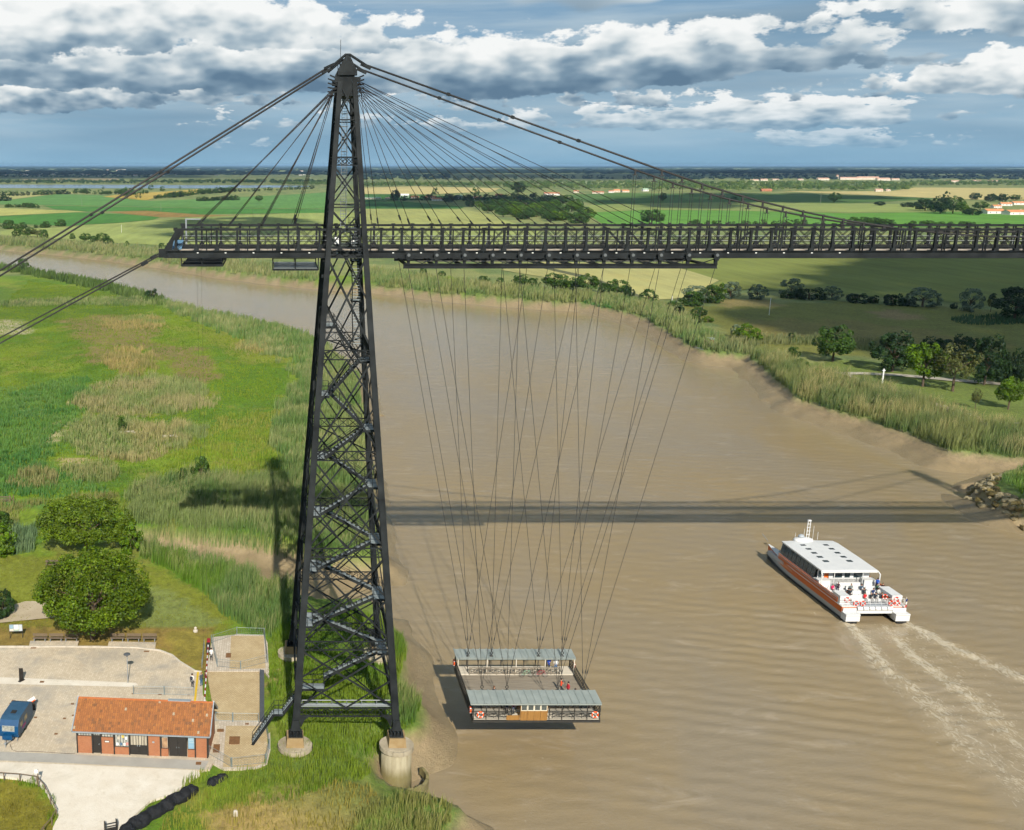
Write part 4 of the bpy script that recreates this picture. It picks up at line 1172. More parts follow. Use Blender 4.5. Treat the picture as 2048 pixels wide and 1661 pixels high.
RUSTY = mat('rusty_grate', srgb(150, 108, 66, 0.7), srgb(112, 78, 48, 0.7), 3.0, rough=0.9)
ZINC = mat('zinc_trim', srgb(172, 184, 192, 0.8), None, 1.0, rough=0.4, metal=0.3)

def slab(name, poly, z0, z1, m):
    mb = MB(); mb.prism(poly, z0, z1); return struct(mb.build(name, m))
PV = slab('plaza_pavement', [(-75, -12.4), (-35.8, -13.2), (-27.9, -13.9), (-15.2, -15.0), (-13.9, -14.6), (-13.0, -11.0), (-13.5, -5.0), (-15.7, 1.0), (-16.1, 6.4), (-17.1, 6.7), (-19.2, 9.25), (-20.3, 11.0), (-22.0, 12.3), (-25, 13.1), (-29.8, 13.35), (-75, 13.4)], 3.9, 4.40, PAVE)
slab('gravel_yard', GP([(-400, 1514), (0, 1524.5), (150, 1530), (390, 1541), (403, 1547), (378, 1562), (345, 1588), (300, 1602), (282, 1618), (250, 1650), (215, 1720), (96, 1720), (106, 1655), (117, 1630), (93, 1585), (77, 1566), (40, 1557), (0, 1553), (-400, 1540)]), 3.9, 4.405, GRAVEL)
flat('pale_path', [(-100, 1352), (0, 1355), (130, 1360), (272, 1366), (276, 1370), (262, 1374), (130, 1371), (0, 1368), (-100, 1366)], 4.412, GRAVEL)
flat('tarmac_strip', [(-100, 1502), (0, 1504), (120, 1508), (418, 1522), (408, 1540), (300, 1535), (140, 1527), (0, 1521), (-100, 1520)], 4.411, ASPH)
flat('bench_apron', [(60, 1282), (158, 1282), (154, 1296), (58, 1295)], 4.42, PAVE)
flat('bench_apron', [(218, 1283), (312, 1285), (310, 1300), (214, 1297)], 4.42, PAVE)
flat('worn_path', [(-100, 1235), (0, 1218), (50, 1203), (95, 1202), (110, 1235), (60, 1240), (0, 1246), (-100, 1262)], 4.52, mat('dusty_path', srgb(206, 190, 160, 0.7), srgb(180, 162, 132, 0.7), 0.4, rough=0.95))
U = slab('upper_pad', GP([(425, 1275), (474, 1269), (528, 1271), (535, 1286), (539, 1357), (529, 1343), (412, 1343)]), 1.5, 4.41, SLAB)
flat('upper_pad_setts', [(462, 1272), (527, 1273), (531, 1337), (459, 1339)], 4.416, SETTS)
slab('landing_ramp', GP([(413, 1343.5), (519, 1343.5), (519, 1441), (431, 1441)]), 1.6, 4.36, SETTS)
slab('lower_pad', GP([(431, 1441.5), (529, 1441.5), (540, 1452), (541, 1500), (534, 1529), (512, 1537), (447, 1538), (413, 1519), (418, 1510)]), 1.5, 4.394, SLAB)
flat('lower_pad_setts', [(452, 1452), (533, 1452), (536, 1500), (530, 1526), (510, 1534), (446, 1535)], 4.400, SETTS)
o = tag(slab('landing_sill', GP([(519.5, 1341), (528.5, 1343), (528.5, 1446), (519.5, 1444)]), 3.2, 4.55, mat('dark_plate', srgb(86, 90, 96, 0.8), None, 2.0, rough=0.6)), 'dark steel sill along the river end of the landing ramp', 'sill'); del o['kind']
# kerb stones round the top of the plaza
kp = [(-46, 13.42), (-29.8, 13.38), (-25, 13.12), (-22.0, 12.33), (-20.3, 11.02), (-19.2, 9.27), (-17.1, 6.72), (-16.2, 6.45)]
for (a, b) in zip(kp[:-1], kp[1:]):
    a, b = Vector((*a, 0)), Vector((*b, 0)); n = max(1, round((b - a).length / 1.05))
    for i in range(n):
        p, q = a.lerp(b, (i + 0.01) / n), a.lerp(b, (i + 0.985) / n)
        MB().bar(p + Vector((0, 0.12, 4.43)), q + Vector((0, 0.12, 4.43)), 0.22, 0.22 + 0.01 * (i % 3)).build('kerb_stone', KERB, PV)
gi = 0
for px, py, w, d in ((67, 1296, .7, .35), (293, 1303, .7, .35), (27, 1402, .45, .3), (23, 1407, .45, .3), (145, 1408, .35, .3), (147, 1431, .35, .3), (129, 1437, .35, .3), (112, 1468, .35, .3), (71, 1435, .35, .3), (84, 1364, .5, .45), (397, 1527, .55, .55), (266, 1388, .3, .2), (320, 1389, .4, .25), (377, 1390, .3, .2)):
    x, y = G(px, py, 4.42); b = MB(); b.box(x - w / 2, x + w / 2, y - d / 2, y + d / 2, 4.36, 4.425); b.build('drain_cover', RUSTY, PV)
for px, py, w, d in ((457, 1311, .65, 1.3), (441, 1461, .75, .6), (469, 1481, 1.15, 1.6), (433, 1497, .7, 1.6), (494, 1448, .4, .3)):
    x, y = G(px, py, 4.42); b = MB(); b.box(x - w / 2, x + w / 2, y - d / 2, y + d / 2, 4.3, 4.43); tag(b.build('hatch_cover', RUSTY), {457: 'rusty brown hatch on the upper pad', 441: 'small rusty hatch near the back corner of the hut', 469: 'largest square rusty hatch on the lower pad', 433: 'long rusty hatch beside the hut gable', 494: 'tiny rusty hatch at the top of the lower pad'}[px], 'hatch cover', 'rusty hatch covers')
YEL = mat('yellow_paint', srgb(236, 196, 40, 0.75), None, 1.0, rough=0.7)
P = GP([(394, 1344), (398, 1344), (392, 1401), (388, 1401)], 4.47)
mb = MB(); mb.prism(P, 4.38, 4.47); tag(mb.build('yellow_kerb', YEL), 'thin yellow painted kerb beside the red and white barrier', 'kerb')

# ---- the brick hut
HUT = thing('brick_hut', 'long brick hut with orange tiled roof and black posts and doors', 'building', (-28.13, -11.5, 4.40), -0.0755)
BRICK = mat('orange_brick', srgb(196, 136, 98, 0.62), srgb(182, 118, 82, 0.62), 1.2, rough=0.85, local=True,
            extra=brick_extra((0.9, 0.84, 0.8), 0.22, 0.075, ms=0.012, rot=(math.pi / 2, 0, 0)))
HL, HD, HW, HR = 14.0, 5.2, 2.75, 4.85
def wallbox(x0, x1, z0, z1, y=0.0, th=0.22, m=BRICK, name='brick_panel', parent=HUT):
    return MB().box(x0, x1, y, y + th, z0, z1).build(name, m, parent)
posts = [0.0, 1.63, 2.54, 3.95, 5.58, 7.54, 8.90, 12.58, 13.86]
for x in posts: MB().box(x, x + 0.14, -0.05, 0.2, 0, HW).build('timber_post', BLACK, HUT)
MB().box(0, HL, -0.03, 0.18, HW, HW + 0.16).build('wall_plate', BLACK, HUT)
for a, b in ((0.14, 1.63), (1.77, 3.95), (4.09, 5.58), (5.72, 7.54), (9.04, 12.58)): MB().box(a, b, 0.02, 0.2, 2.55, HW - 0.005).build('brick_lintel', BRICK, HUT)
WINM = mat('window_glass', srgb(206, 206, 196, 0.7), srgb(120, 128, 126, 0.6), 2.2, rough=0.1, spec=0.7, local=True)
CURT = mat('curtain_glass', srgb(216, 206, 184, 0.7), srgb(150, 142, 126, 0.6), 4.0, rough=0.15, local=True, stretch=(3, 1, 0.2))
def window(x0, x1, z0, z1, nx, nz=1, glass=WINM, name='window'):
    f = MB(); f.box(x0, x1, 0.10, 0.16, z0, z0 + 0.05); f.box(x0, x1, 0.10, 0.16, z1 - 0.05, z1)
    for i in range(nx + 1):
        x = x0 + (x1 - x0 - 0.05) * i / nx; f.box(x, x + 0.05, 0.10, 0.16, z0 + 0.05, z1 - 0.05)
    o = f.build(name, BLACK, HUT)
    for i in range(nx):
        for k in range(nz):
            a = x0 + (x1 - x0 - 0.05) * i / nx + 0.05; b = x0 + (x1 - x0 - 0.05) * (i + 1) / nx
            MB().box(a, b, 0.13, 0.145, z0 + 0.05 + (z1 - z0 - 0.1) * k / nz, z0 + 0.04 + (z1 - z0 - 0.1) * (k + 1) / nz).build('pane', glass, o)
    return o
wallbox(0.14, 1.63, 0, 1.95); window(0.14, 1.63, 1.95, 2.55, 5)
def door(x0, x1, z1, leaves=1, glass=None):
    for i in range(leaves):
        a, b = x0 + (x1 - x0) * i / leaves + 0.01, x0 + (x1 - x0) * (i + 1) / leaves - 0.01
        o = MB().box(a, b, 0.06, 0.12, 0.03, z1).build('door', BLACK, HUT)
        MB().box(b - 0.16 if i == 0 else a + 0.06, b - 0.10 if i == 0 else a + 0.12, 0.02, 0.06, 1.0, 1.12).build('handle', ZINC, o)
        for k in range(int((b - a) / 0.22)):
            MB().box(a + 0.02 + 0.22 * k, a + 0.05 + 0.22 * k, 0.045, 0.06, 0.1, z1 - 0.08).build('board_batten', BLACK, o) if z1 > 1.5 and leaves == 1 else None
door(1.77, 2.54, 2.02); window(1.77, 2.54, 2.02, 2.55, 3)
wallbox(2.68, 3.95, 0, 1.9); window(2.68, 3.95, 1.9, 2.55, 4)
wallbox(4.09, 5.58, 0, 0.82); window(4.09, 5.58, 0.82, 2.55, 5, 2)
door(5.72, 7.54, 1.05, 2); window(5.72, 7.54, 1.05, 2.55, 6, 1, CURT)
wallbox(7.68, 8.90, 0, HW)
wallbox(9.04, 9.78, 0, 0.85); window(9.04, 9.78, 0.85, 2.5, 1); door(9.85, 11.75, 2.45, 2); wallbox(11.82, 12.58, 0, 0.85); window(11.82, 12.58, 0.85, 2.5, 1)
wallbox(12.72, 13.86, 0, HW)
POST1 = mat('poster_sepia', srgb(206, 170, 130, 0.7), srgb(120, 84, 66, 0.7), 1.6, rough=0.6, local=True); POST2 = mat('poster_blue', srgb(96, 160, 200, 0.7), srgb(190, 206, 206, 0.7), 1.4, rough=0.6, local=True, stretch=(0.2, 1, 3))
MB().box(9.12, 9.70, 0.085, 0.098, 0.95, 2.1).build('poster', POST1, HUT); MB().box(11.9, 12.5, 0.085, 0.098, 0.95, 2.3).build('poster', POST2, HUT)
for i, (x, z, c) in enumerate(((4.35, 1.0, (240, 240, 240)), (4.75, 1.0, (80, 110, 140)), (5.1, 0.98, (238, 236, 230)), (5.4, 1.05, (220, 150, 140)), (4.5, 1.7, (200, 190, 170)), (4.95, 1.9, (216, 190, 90)), (5.3, 1.7, (236, 236, 236)))):
    MB().box(x - 0.12, x + 0.12, 0.085, 0.098, z, z + 0.32).build('notice', mat('notice_%d' % i, srgb(*c, 0.8), srgb(*c, 0.6), 3.0, local=True), HUT)
SIGN = mat('sign_white', srgb(226, 226, 220, 0.8), None, 1.0)
s = MB().box(3.0, 3.55, -0.03, 0.0, 1.35, 1.56).build('name_sign', BLACK, HUT); MB().box(3.05, 3.5, -0.036, -0.03, 1.38, 1.53).build('sign_face', SIGN, s)
MB().box(8.1, 8.32, -0.03, 0.0, 1.5, 1.68).build('plaque', ZINC, HUT)
# back and gable walls
MB().box(0, HL, HD - 0.22, HD, 0, HW).build('back_wall', BRICK, HUT)
for x0, x1 in ((0.0, 0.22), (HL - 0.22, HL)):
    g = MB(); pr = [(0.2, 0), (HD - 0.2, 0), (HD - 0.2, HW), (HD / 2, HR - 0.1), (0.2, HW)]
    g.add([(x, y, z) for x in (x0, x1) for y, z in pr], [(4, 3, 2, 1, 0), (5, 6, 7, 8, 9)] + [(i, (i + 1) % 5, (i + 1) % 5 + 5, i + 5) for i in range(5)]); g.build('gable_wall', BRICK, HUT)
for y in (0.2, 4.8): MB().box(HL, HL + 0.03, y, y + 0.12, 0, HW).build('timber_post', BLACK, HUT)
MB().box(HL, HL + 0.04, 1.7, 2.3, 1.4, 2.4).build('side_window', WINM, HUT)
# tiles laid course by course
def tiles():
    V, L, Cc = [], [], []
    sl = math.atan2(HR - HW, HD / 2); ov = 0.36; length = (HD / 2 + ov) / math.cos(sl); nr, nc = 12, 62
    rg = np.random.default_rng(4)
    for side in (0, 1):
        for r in range(nr):
            for c in range(nc):
                u0, u1 = -0.3 + (HL + 0.6) * c / nc, -0.3 + (HL + 0.6) * (c + 0.93) / nc
                s0, s1 = length * r / nr, length * (r + 1.12) / nr
                lift = rg.uniform(0, 0.012); base = len(V)
                for s, zo in ((s0, 0.065 + lift), (s1, 0.025)):
                    for u, e in ((u0, 0), ((u0 + u1) / 2, 0.022), (u1, 0)):
                        y = -ov + s * math.cos(sl); z = HW + 0.12 - ov * math.tan(sl) + s * math.sin(sl) + zo + e
                        if side: y = HD - y
                        V.append((u, y, z))
                for s, zo in ((s0, 0.0),):
                    for u in (u0, u1):
                        y = -ov + s * math.cos(sl); z = HW + 0.12 - ov * math.tan(sl) + s * math.sin(sl)
                        if side: y = HD - y
                        V.append((u, y, z))
                fs = [(0, 1, 4, 3), (1, 2, 5, 4), (6, 7, 2, 0)] if not side else [(3, 4, 1, 0), (4, 5, 2, 1), (0, 2, 7, 6)]
                for f in fs: L += [base + i for i in f]
                t = rg.uniform(0.85, 1.1); k = np.array(srgb(186, 118, 64, 0.50)) * t
                if rg.random() < 0.10: k = np.array(srgb(160, 106, 64, 0.48)) * t
                if rg.random() < 0.008: k = np.array(srgb(190, 172, 146, 0.6))
                if rg.random() < 0.10: k = np.array(srgb(198, 128, 66, 0.50))
                Cc += [k] * 8
    m = bpy.data.materials.new('clay_tiles'); m.use_nodes = True; t = NT(m.node_tree); b = t.n['Principled BSDF']
    a = t.new('ShaderNodeAttribute'); a.attribute_name = 'Col'; vec = t.new('ShaderNodeTexCoord').outputs['Object']
    col = t.mix(t.maprange(t.noise(t.vmath('MULTIPLY', vec, (1.4, 0.5, 0.5)), 1.0, 6.0, 0.7), 0.55, 0.75, 0, 0.55), a.outputs[0], srgb(120, 92, 60, 0.6))
    t.l.new(col, b.inputs['Base Color']); b.inputs['Roughness'].default_value = 0.85
    return fastmesh('roof_tiles', np.array(V), 4, np.array(L), m, np.array(Cc))
ro = MB()
for side in (0, 1):
    y0, z0, y1, z1 = -0.34, HW - 0.18, HD / 2, HR + 0.02
    ys = (y0, y1) if not side else (HD - y0, HD - y1)
    ro.add([(-0.28, ys[0], z0), (HL + 0.28, ys[0], z0), (HL + 0.28, ys[1], z1), (-0.28, ys[1], z1)], [(0, 1, 2, 3) if not side else (3, 2, 1, 0)])
roof = ro.build('roof', BLACK, HUT)
o = link('roof_tiles', tiles(), roof, 'stuff')
for i in range(30):
    x = -0.28 + 14.56 * i / 30; MB().tube([(x, HD / 2, HR + 0.14), (x + 0.46, HD / 2, HR + 0.14)], 0.11, 8).build('ridge_tile', mat('ridge_clay', srgb(204, 120, 66, 0.7), srgb(170, 96, 52, 0.7), 1.5), roof)
for x in (-0.34, HL + 0.30):
    for side in (0, 1):
        a = Vector((x, -0.42, HW - 0.06)); b = Vector((x, HD / 2, HR + 0.2))
        if side: a.y = HD + 0.42
        MB().bar(a, b, 0.10, 0.24).build('verge_flashing', ZINC, roof)
MB().box(-0.3, HL + 0.3, -0.46, -0.34, HW - 0.18, HW - 0.06).build('gutter', ZINC, roof)
MB().box(9.4, 11.8, HD / 2 - 0.1, HD / 2 + 0.25, HR + 0.16, HR + 0.28).build('ridge_vent', ZINC, roof)

# ---- fences of wire mesh panels
FENC = mat('fence_steel', srgb(150, 164, 166, 0.75), None, 2.0, rough=0.5, metal=0.3)
def mesh_panel(a, b, where, h=1.05, n=None):
    a, b = Vector((*a, 4.40)), Vector((*b, 4.40)); L = (b - a).length
    T = thing('wire_fence_panel', 'low grey wire mesh fence panel ' + where, 'fence', tuple(a), world=True, group='wire fence panels')
    f = MB()
    for z in (0.12, h): f.tube([a + Vector((0, 0, z)), b + Vector((0, 0, z))], 0.022, 5)
    f.build('frame', FENC, T)
    w = MB(); k = max(3, int(L / 0.3))
    for i in range(1, k):
        c = a.lerp(b, i / k); w.tube([c + Vector((0, 0, 0.12)), c + Vector((0, 0, h))], 0.006, 3, False)
    for z in (0.4, 0.7): w.tube([a + Vector((0, 0, z)), b + Vector((0, 0, z))], 0.006, 3, False)
    w.build('wires', FENC, T)
    for c in (a, b): MB().tube([c, c + Vector((0, 0, h + 0.08))], 0.045, 6).build('fence_post', FENC, T)
CR = lambda x, y: G(360 + x / 5.19, 1240 + y / 5.19, 4.4)
for a, b, w in (((345, 235), (590, 155), 'slanting along the top left of the upper pad'), ((592, 155), (873, 165), 'along the top of the upper pad'), ((876, 172), (908, 440), 'down the river side of the upper pad'), ((905, 445), (632, 513), 'lower right side of the upper pad'),
                ((628, 513), (388, 488), 'lower left side of the upper pad'), ((326, 236), (386, 486), 'across the left side of the upper pad'), ((252, 292), (228, 500), 'beside the barrier post'), ((372, 1052), (545, 1058), 'between hut and lower pad, left half'), ((552, 1058), (815, 1062), 'between ramp and lower pad, right half'),
                ((885, 1090), (930, 1340), 'down the river side of the lower pad, upper half'), ((925, 1350), (895, 1480), 'down the river side of the lower pad, lower half'), ((890, 1490), (540, 1530), 'along the bottom of the lower pad'), ((530, 1530), (302, 1400), 'running from hut corner to lower pad')):
    mesh_panel(CR(*a), CR(*b), w)
mesh_panel(G(267, 1389, 4.4), G(328, 1390, 4.4), 'on the plaza behind the hut, left half'); mesh_panel(G(329, 1390, 4.4), G(388, 1392, 4.4), 'on the plaza behind the hut, right half')

# ---- red and white barrier
RED = mat('barrier_red', srgb(170, 30, 44, 0.8), None, 2.0, rough=0.5)
BAR = thing('level_barrier', 'red and white striped barrier pole closed across the landing ramp', 'barrier', (-15.75, 12.2, 4.40), world=True)
a, b = Vector((-15.75, 12.0, 5.45)), Vector((-15.25, -2.2, 5.35)); n = 19
for i in range(n): MB().tube([a.lerp(b, i / n), a.lerp(b, (i + 1) / n - 0.002)], 0.075, 8).build('stripe', RED if i % 2 else WHITE, BAR)
MB().box(-16.0, -15.5, 11.9, 12.5, 4.40, 5.55).build('barrier_post', BLACK, BAR); MB().box(-15.95, -15.55, 12.5, 13.4, 5.2, 5.7).build('counterweight', RED, BAR)

# ---- lamp, info board, benches, picnic table, signs
def zt(px, py, Y): return AY(px, py, Y)[1]
LX, LY = G(256, 1366)
T = thing('lamp_post', 'slim pale lamp post with dark dish head on the plaza', 'street lamp', (LX, LY, 4.40))
hz = zt(255, 1310, LY) - 4.4
MB().tube([(0, 0, 0), (0, 0, hz)], 0.05, 8).build('pole', GREY, T); MB().lathe((0, 0, hz), [(0.06, -0.25), (0.10, -0.1), (0.42, 0.05), (0.40, 0.12), (0.1, 0.2)], 16).build('lamp_head', mat('lamp_dark', srgb(80, 84, 88), None, 2), T)
BX, BY = G(33, 1276)
T = thing('info_board', 'framed information board on two legs beside the benches', 'sign', (BX, BY, 4.40), 0.06)
for x in (-0.8, 0.8): MB().box(x - 0.04, x + 0.04, -0.04, 0.04, 0, 1.9).build('leg', BLACK, T)
MB().box(-0.86, 0.86, -0.05, 0.0, 0.95, 1.9).build('panel', GREY, T)
for i, (x0, x1, z0, z1, c) in enumerate(((-0.8, -0.3, 1.35, 1.85, (150, 180, 196)), (-0.25, 0.35, 1.2, 1.85, (238, 238, 232)), (0.4, 0.8, 1.0, 1.85, (200, 208, 214)), (-0.8, -0.3, 1.0, 1.3, (220, 214, 200)), (-0.25, 0.35, 1.0, 1.16, (170, 190, 170)))):
    MB().box(x0, x1, -0.056, -0.05, z0, z1).build('printed_sheet', mat('sheet_%d' % i, srgb(*c, 0.8), srgb(*c, 0.62), 6.0, local=True), T)
OLDWOOD = mat('old_bench_wood', srgb(132, 116, 96, 0.75), srgb(100, 84, 68, 0.75), 2.5, rough=0.9, stretch=(1, 5, 5))
def bench(x, y, label):
    T = thing('bench', label, 'bench', (x, y, 4.42), group='wooden benches at the head of the plaza')
    for k in range(4): MB().box(-0.93, 0.93, -0.22 + 0.12 * k, -0.12 + 0.12 * k, 0.42, 0.46).build('seat_slat', OLDWOOD, T)
    for k in range(3): MB().box(-0.93, 0.93, 0.27 + 0.03 * k, 0.30 + 0.03 * k, 0.55 + 0.13 * k, 0.66 + 0.13 * k).build('back_slat', OLDWOOD, T)
    for xx in (-0.7, 0.7): MB().box(xx - 0.04, xx + 0.04, -0.2, 0.3, 0, 0.41).build('leg', GREY, T)
for i, (px, row) in enumerate(((80, 0), (112, 0), (143, 0), (235, 1), (267, 1), (299, 1))):
    x, y = G(px, 1283)
    bench(x, y, ('left', 'middle', 'right')[i % 3] + ' wooden bench of the three ' + ('left' if row == 0 else 'right') + ' of the big tree trunk')
PX, PY = G(104, 1132)
T = thing('picnic_table', 'weathered picnic table on the lawn behind the round tree', 'picnic table', (PX, PY, 4.45), 0.05)
for k in range(4): MB().box(-0.95, 0.95, -0.36 + 0.185 * k, -0.20 + 0.185 * k, 0.72, 0.77).build('top_board', OLDWOOD, T)
for s in (-1, 1): MB().box(-0.95, 0.95, s * 0.72 - 0.13, s * 0.72 + 0.13, 0.42, 0.47).build('seat_board', OLDWOOD, T)
for x in (-0.7, 0.7):
    b = MB(); b.bar((x, -0.7, 0), (x, -0.2, 0.72), 0.08, 0.08); b.bar((x, 0.7, 0), (x, 0.2, 0.72), 0.08, 0.08); b.box(x - 0.04, x + 0.04, -0.8, 0.8, 0.34, 0.42); b.build('leg_frame', OLDWOOD, T)
X_, Y_ = G(43, 1362)
T = thing('totem_sign', 'dark leaning totem panel on the pale path of the plaza', 'sign', (X_, Y_, 4.41), 0.9)
MB().add([(-0.3, -0.05, 0), (0.3, -0.05, 0), (0.3, 0.05, 0), (-0.3, 0.05, 0), (-0.34, -0.15, 1.8), (0.2, -0.15, 1.6), (0.2, -0.07, 1.6), (-0.34, -0.07, 1.8)], [(3, 2, 1, 0), (4, 5, 6, 7), (0, 1, 5, 4), (1, 2, 6, 5), (2, 3, 7, 6), (3, 0, 4, 7)]) if False else None
b = MB(); b.add([(-0.3, -0.05, 0), (0.3, -0.05, 0), (0.3, 0.05, 0), (-0.3, 0.05, 0), (-0.34, -0.15, 1.8), (0.2, -0.15, 1.6), (0.2, -0.07, 1.6), (-0.34, -0.07, 1.8)], [(3, 2, 1, 0), (4, 5, 6, 7), (0, 1, 5, 4), (1, 2, 6, 5), (2, 3, 7, 6), (3, 0, 4, 7)]); b.build('panel', BLACK, T); MB().box(-0.4, 0.4, -0.2, 0.2, 0, 0.05).build('base_plate', BLACK, T)
X_, Y_ = G(64, 1419)
T = thing('advert_stand', 'folding black stand with a white and orange board behind the caravan', 'sign', (X_, Y_, 4.40), 0.5)
for s in (-1, 1): b = MB(); b.bar((0, s * 0.3, 0), (0, s * 0.04, 1.0), 0.7, 0.04, up=(0, 1, 0)); b.build('leaf', BLACK, T)
b = MB(); b.bar((-0.4, -0.06, 1.02), (0.4, -0.06, 1.35), 0.5, 0.04, up=(0, 1, 0)); b.build('board', WHITE, T); b = MB(); b.bar((-0.1, -0.1, 0.95), (0.42, -0.1, 1.15), 0.12, 0.03, up=(0, 1, 0)); b.build('stripe', LIFE, T)
X_, Y_ = G(77, 1574)
T = thing('path_sign', 'small white sign on a brown post by the curved rail fence', 'sign', (X_, Y_, 4.45))
MB().tube([(0, 0, 0), (0, 0, 1.9)], 0.06, 6).build('post', OLDWOOD, T); MB().box(-0.3, 0.05, -0.08, -0.05, 1.5, 1.9).build('plate', WHITE, T)
X_, Y_ = G(222, 1662)
T = thing('litter_frame', 'black open metal frame at the bottom edge of the gravel yard', 'frame', (X_, Y_, 4.40), 0.35)
for x in (-0.55, 0.55): MB().box(x - 0.04, x + 0.04, -0.3, 0.3, 0, 1.0).build('side', BLACK, T)
for z in (0.35, 0.65, 0.95): MB().box(-0.52, 0.52, -0.3, -0.26, z, z + 0.08).build('slat', BLACK, T)
MB().box(-0.52, 0.52, -0.25, 0.3, 0.1, 0.14).build('floor', BLACK, T)
X_, Y_ = G(471, 1632)
tag(MB().lathe((X_, Y_, 4.2), [(0.24, 0), (0.23, 0.55), (0.2, 0.72), (0.1, 0.78)], 10).build('stone_marker', KERB), 'short pale stone marker in the dry grass at the bottom', 'stone')
X_, Y_ = G(391, 1264)
tag(MB().lathe((X_, Y_, 4.4), [(0.3, 0), (0.32, 0.25), (0.16, 0.32), (0.2, 0.6), (0.08, 0.7)], 9).build('stone_bollard', KERB), 'small pale stone on the lawn above the barrier', 'stone')
# curved rail fence bottom left
RF = thing('rail_fence', 'low curved wooden rail fence round the lawn at bottom left', 'fence', (*G(75, 1563), 4.4), world=True)
pts = [G(x, y, 4.5) for x, y in ((-40, 1553), (8, 1557), (40, 1559), (74, 1564), (89, 1581), (101, 1605), (113, 1630), (104, 1647), (88, 1665), (70, 1690))]
for i, p in enumerate(pts): MB().tube([(p[0], p[1], 4.3), (p[0], p[1], 5.15)], 0.06, 6).build('post', OLDWOOD, RF)
for p, q in zip(pts[:-1], pts[1:]): MB().tube([(*p, 5.12), (*q, 5.12)], 0.05, 6).build('rail', OLDWOOD, RF)
# black geotextile sausage
TARP = mat('black_geotextile', srgb(24, 26, 29), srgb(36, 37, 40), 1.2, rough=0.8, spec=0.2, bump=0.08, bscale=2.2)
def sausage(pts, r, label):
    rgs = random.Random(len(pts)); P = [Vector((*G(x, y, 4.5), 4.45)) for x, y in pts]; path = []; rr = []
    for i in range(len(P) - 1):
        for k in range(8): path.append(P[i].lerp(P[i + 1], k / 8))
    path.append(P[-1])
    for i in range(len(path)):
        e = min(1, (i + 0.6) / 3, (len(path) - i - 0.4) / 3); rr.append(r * math.sqrt(max(e, 0.05)) * rgs.uniform(0.86, 1.14))
        path[i] = path[i] + Vector((0.12 * math.sin(i * 0.8), 0.1 * math.cos(i * 1.1), 0.06 * math.sin(i * 1.9)))
    o = MB().tube(path, rr, 16).build('geotextile_tube', TARP, smooth=True)
    md = o.modifiers.new('sub', 'SUBSURF'); md.levels = md.render_levels = 2; tx = bpy.data.textures.new('folds', 'CLOUDS'); tx.noise_scale = 0.6; md = o.modifiers.new('folds', 'DISPLACE'); md.texture = tx; md.strength = 0.35; md.texture_coords = 'GLOBAL'
    return tag(o, label, 'fabric tube', 'black fabric tubes')
sausage([(236, 1682), (272, 1646), (322, 1617), (352, 1598), (396, 1576)], 0.66, 'long lumpy black fabric tube lying beside the gravel yard')
sausage([(414, 1567), (434, 1560), (452, 1552)], 0.5, 'short lumpy black fabric tube in the grass below the lower pad')

# ---- caravan
CV = thing('caravan', 'old blue caravan parked on the plaza left of the brick hut', 'caravan', (-35.6, -6.9, 4.40), -0.10)
CBLUE = mat('caravan_blue', srgb(0, 84, 136, 0.6), srgb(0, 72, 118, 0.6), 1.5, rough=0.4, local=True); CSIDE = mat('caravan_side', srgb(36, 86, 120, 0.6), None, 2, rough=0.45, local=True); CROOF = mat('caravan_roof', srgb(62, 104, 136, 0.6), srgb(46, 86, 118, 0.6), 1.5, rough=0.6, local=True)
prof = [(-2.35, 0.55), (-2.45, 1.0), (-2.35, 1.75), (-2.0, 2.35), (-1.4, 2.5), (1.6, 2.5), (2.2, 2.3), (2.35, 1.6), (2.35, 0.8), (2.0, 0.5)]
b = MB(); n = len(prof); b.v += [(x, y, z) for x in (-1.05, 1.05) for y, z in prof]
b.cur = 1; b.face(*range(n - 1, -1, -1)); b.face(*range(n, 2 * n))
for i in range(n):
    b.cur = 2 if i in (3, 4, 5) else 0
    b.face(i, (i + 1) % n, (i + 1) % n + n, i + n)
b.build('body', [CBLUE, CSIDE, CROOF], CV)
w = MB(); w.add([(-0.68, -2.475, 1.28), (0.62, -2.475, 1.28), (0.62, -2.40, 1.82), (-0.68, -2.40, 1.82)], [(0, 1, 2, 3)]); win = w.build('front_window', mat('van_glass', srgb(190, 190, 180, 0.7), srgb(96, 100, 96, 0.6), 3.0, rough=0.1, local=True), CV)
f = MB()
for p, q in (((-0.7, 1.26), (0.64, 1.26)), ((-0.7, 1.84), (0.64, 1.84)), ((-0.7, 1.26), (-0.7, 1.84)), ((0.64, 1.26), (0.64, 1.84))):
    yy = lambda z: -2.49 + (z - 1.26) * 0.13
    f.bar((p[0], yy(p[1]), p[1]), (q[0], yy(q[1]), q[1]), 0.05, 0.05)
f.build('window_frame', ZINC, win)
MB().box(-0.28, 0.28, -0.9, -0.3, 2.5, 2.56).build('roof_vent', BLACK, CV)
MB().box(-0.55, 0.5, -2.95, -2.40, 0.5, 0.98).build('gas_locker', CBLUE, CV)
for (y0, y1, z0, z1) in ((-1.6, -1.0, 1.3, 1.9), (-0.3, 0.5, 1.3, 1.9)): MB().box(1.05, 1.07, y0, y1, z0, z1).build('side_window', mat('van_side_window', srgb(176, 160, 110, 0.6), srgb(90, 90, 80, 0.6), 2.0, rough=0.15, local=True), CV)
MB().box(1.05, 1.06, -1.1, -0.1, 0.85, 1.15).build('pink_lettering', mat('pink_print', srgb(190, 60, 120, 0.7), srgb(120, 70, 120, 0.7), 6.0, local=True), CV)
for s in (-1, 1): MB().tube([(s * 0.98, 0.2, 0.32), (s * 0.80, 0.2, 0.32)], 0.32, 14).build('wheel', BLACK, CV)
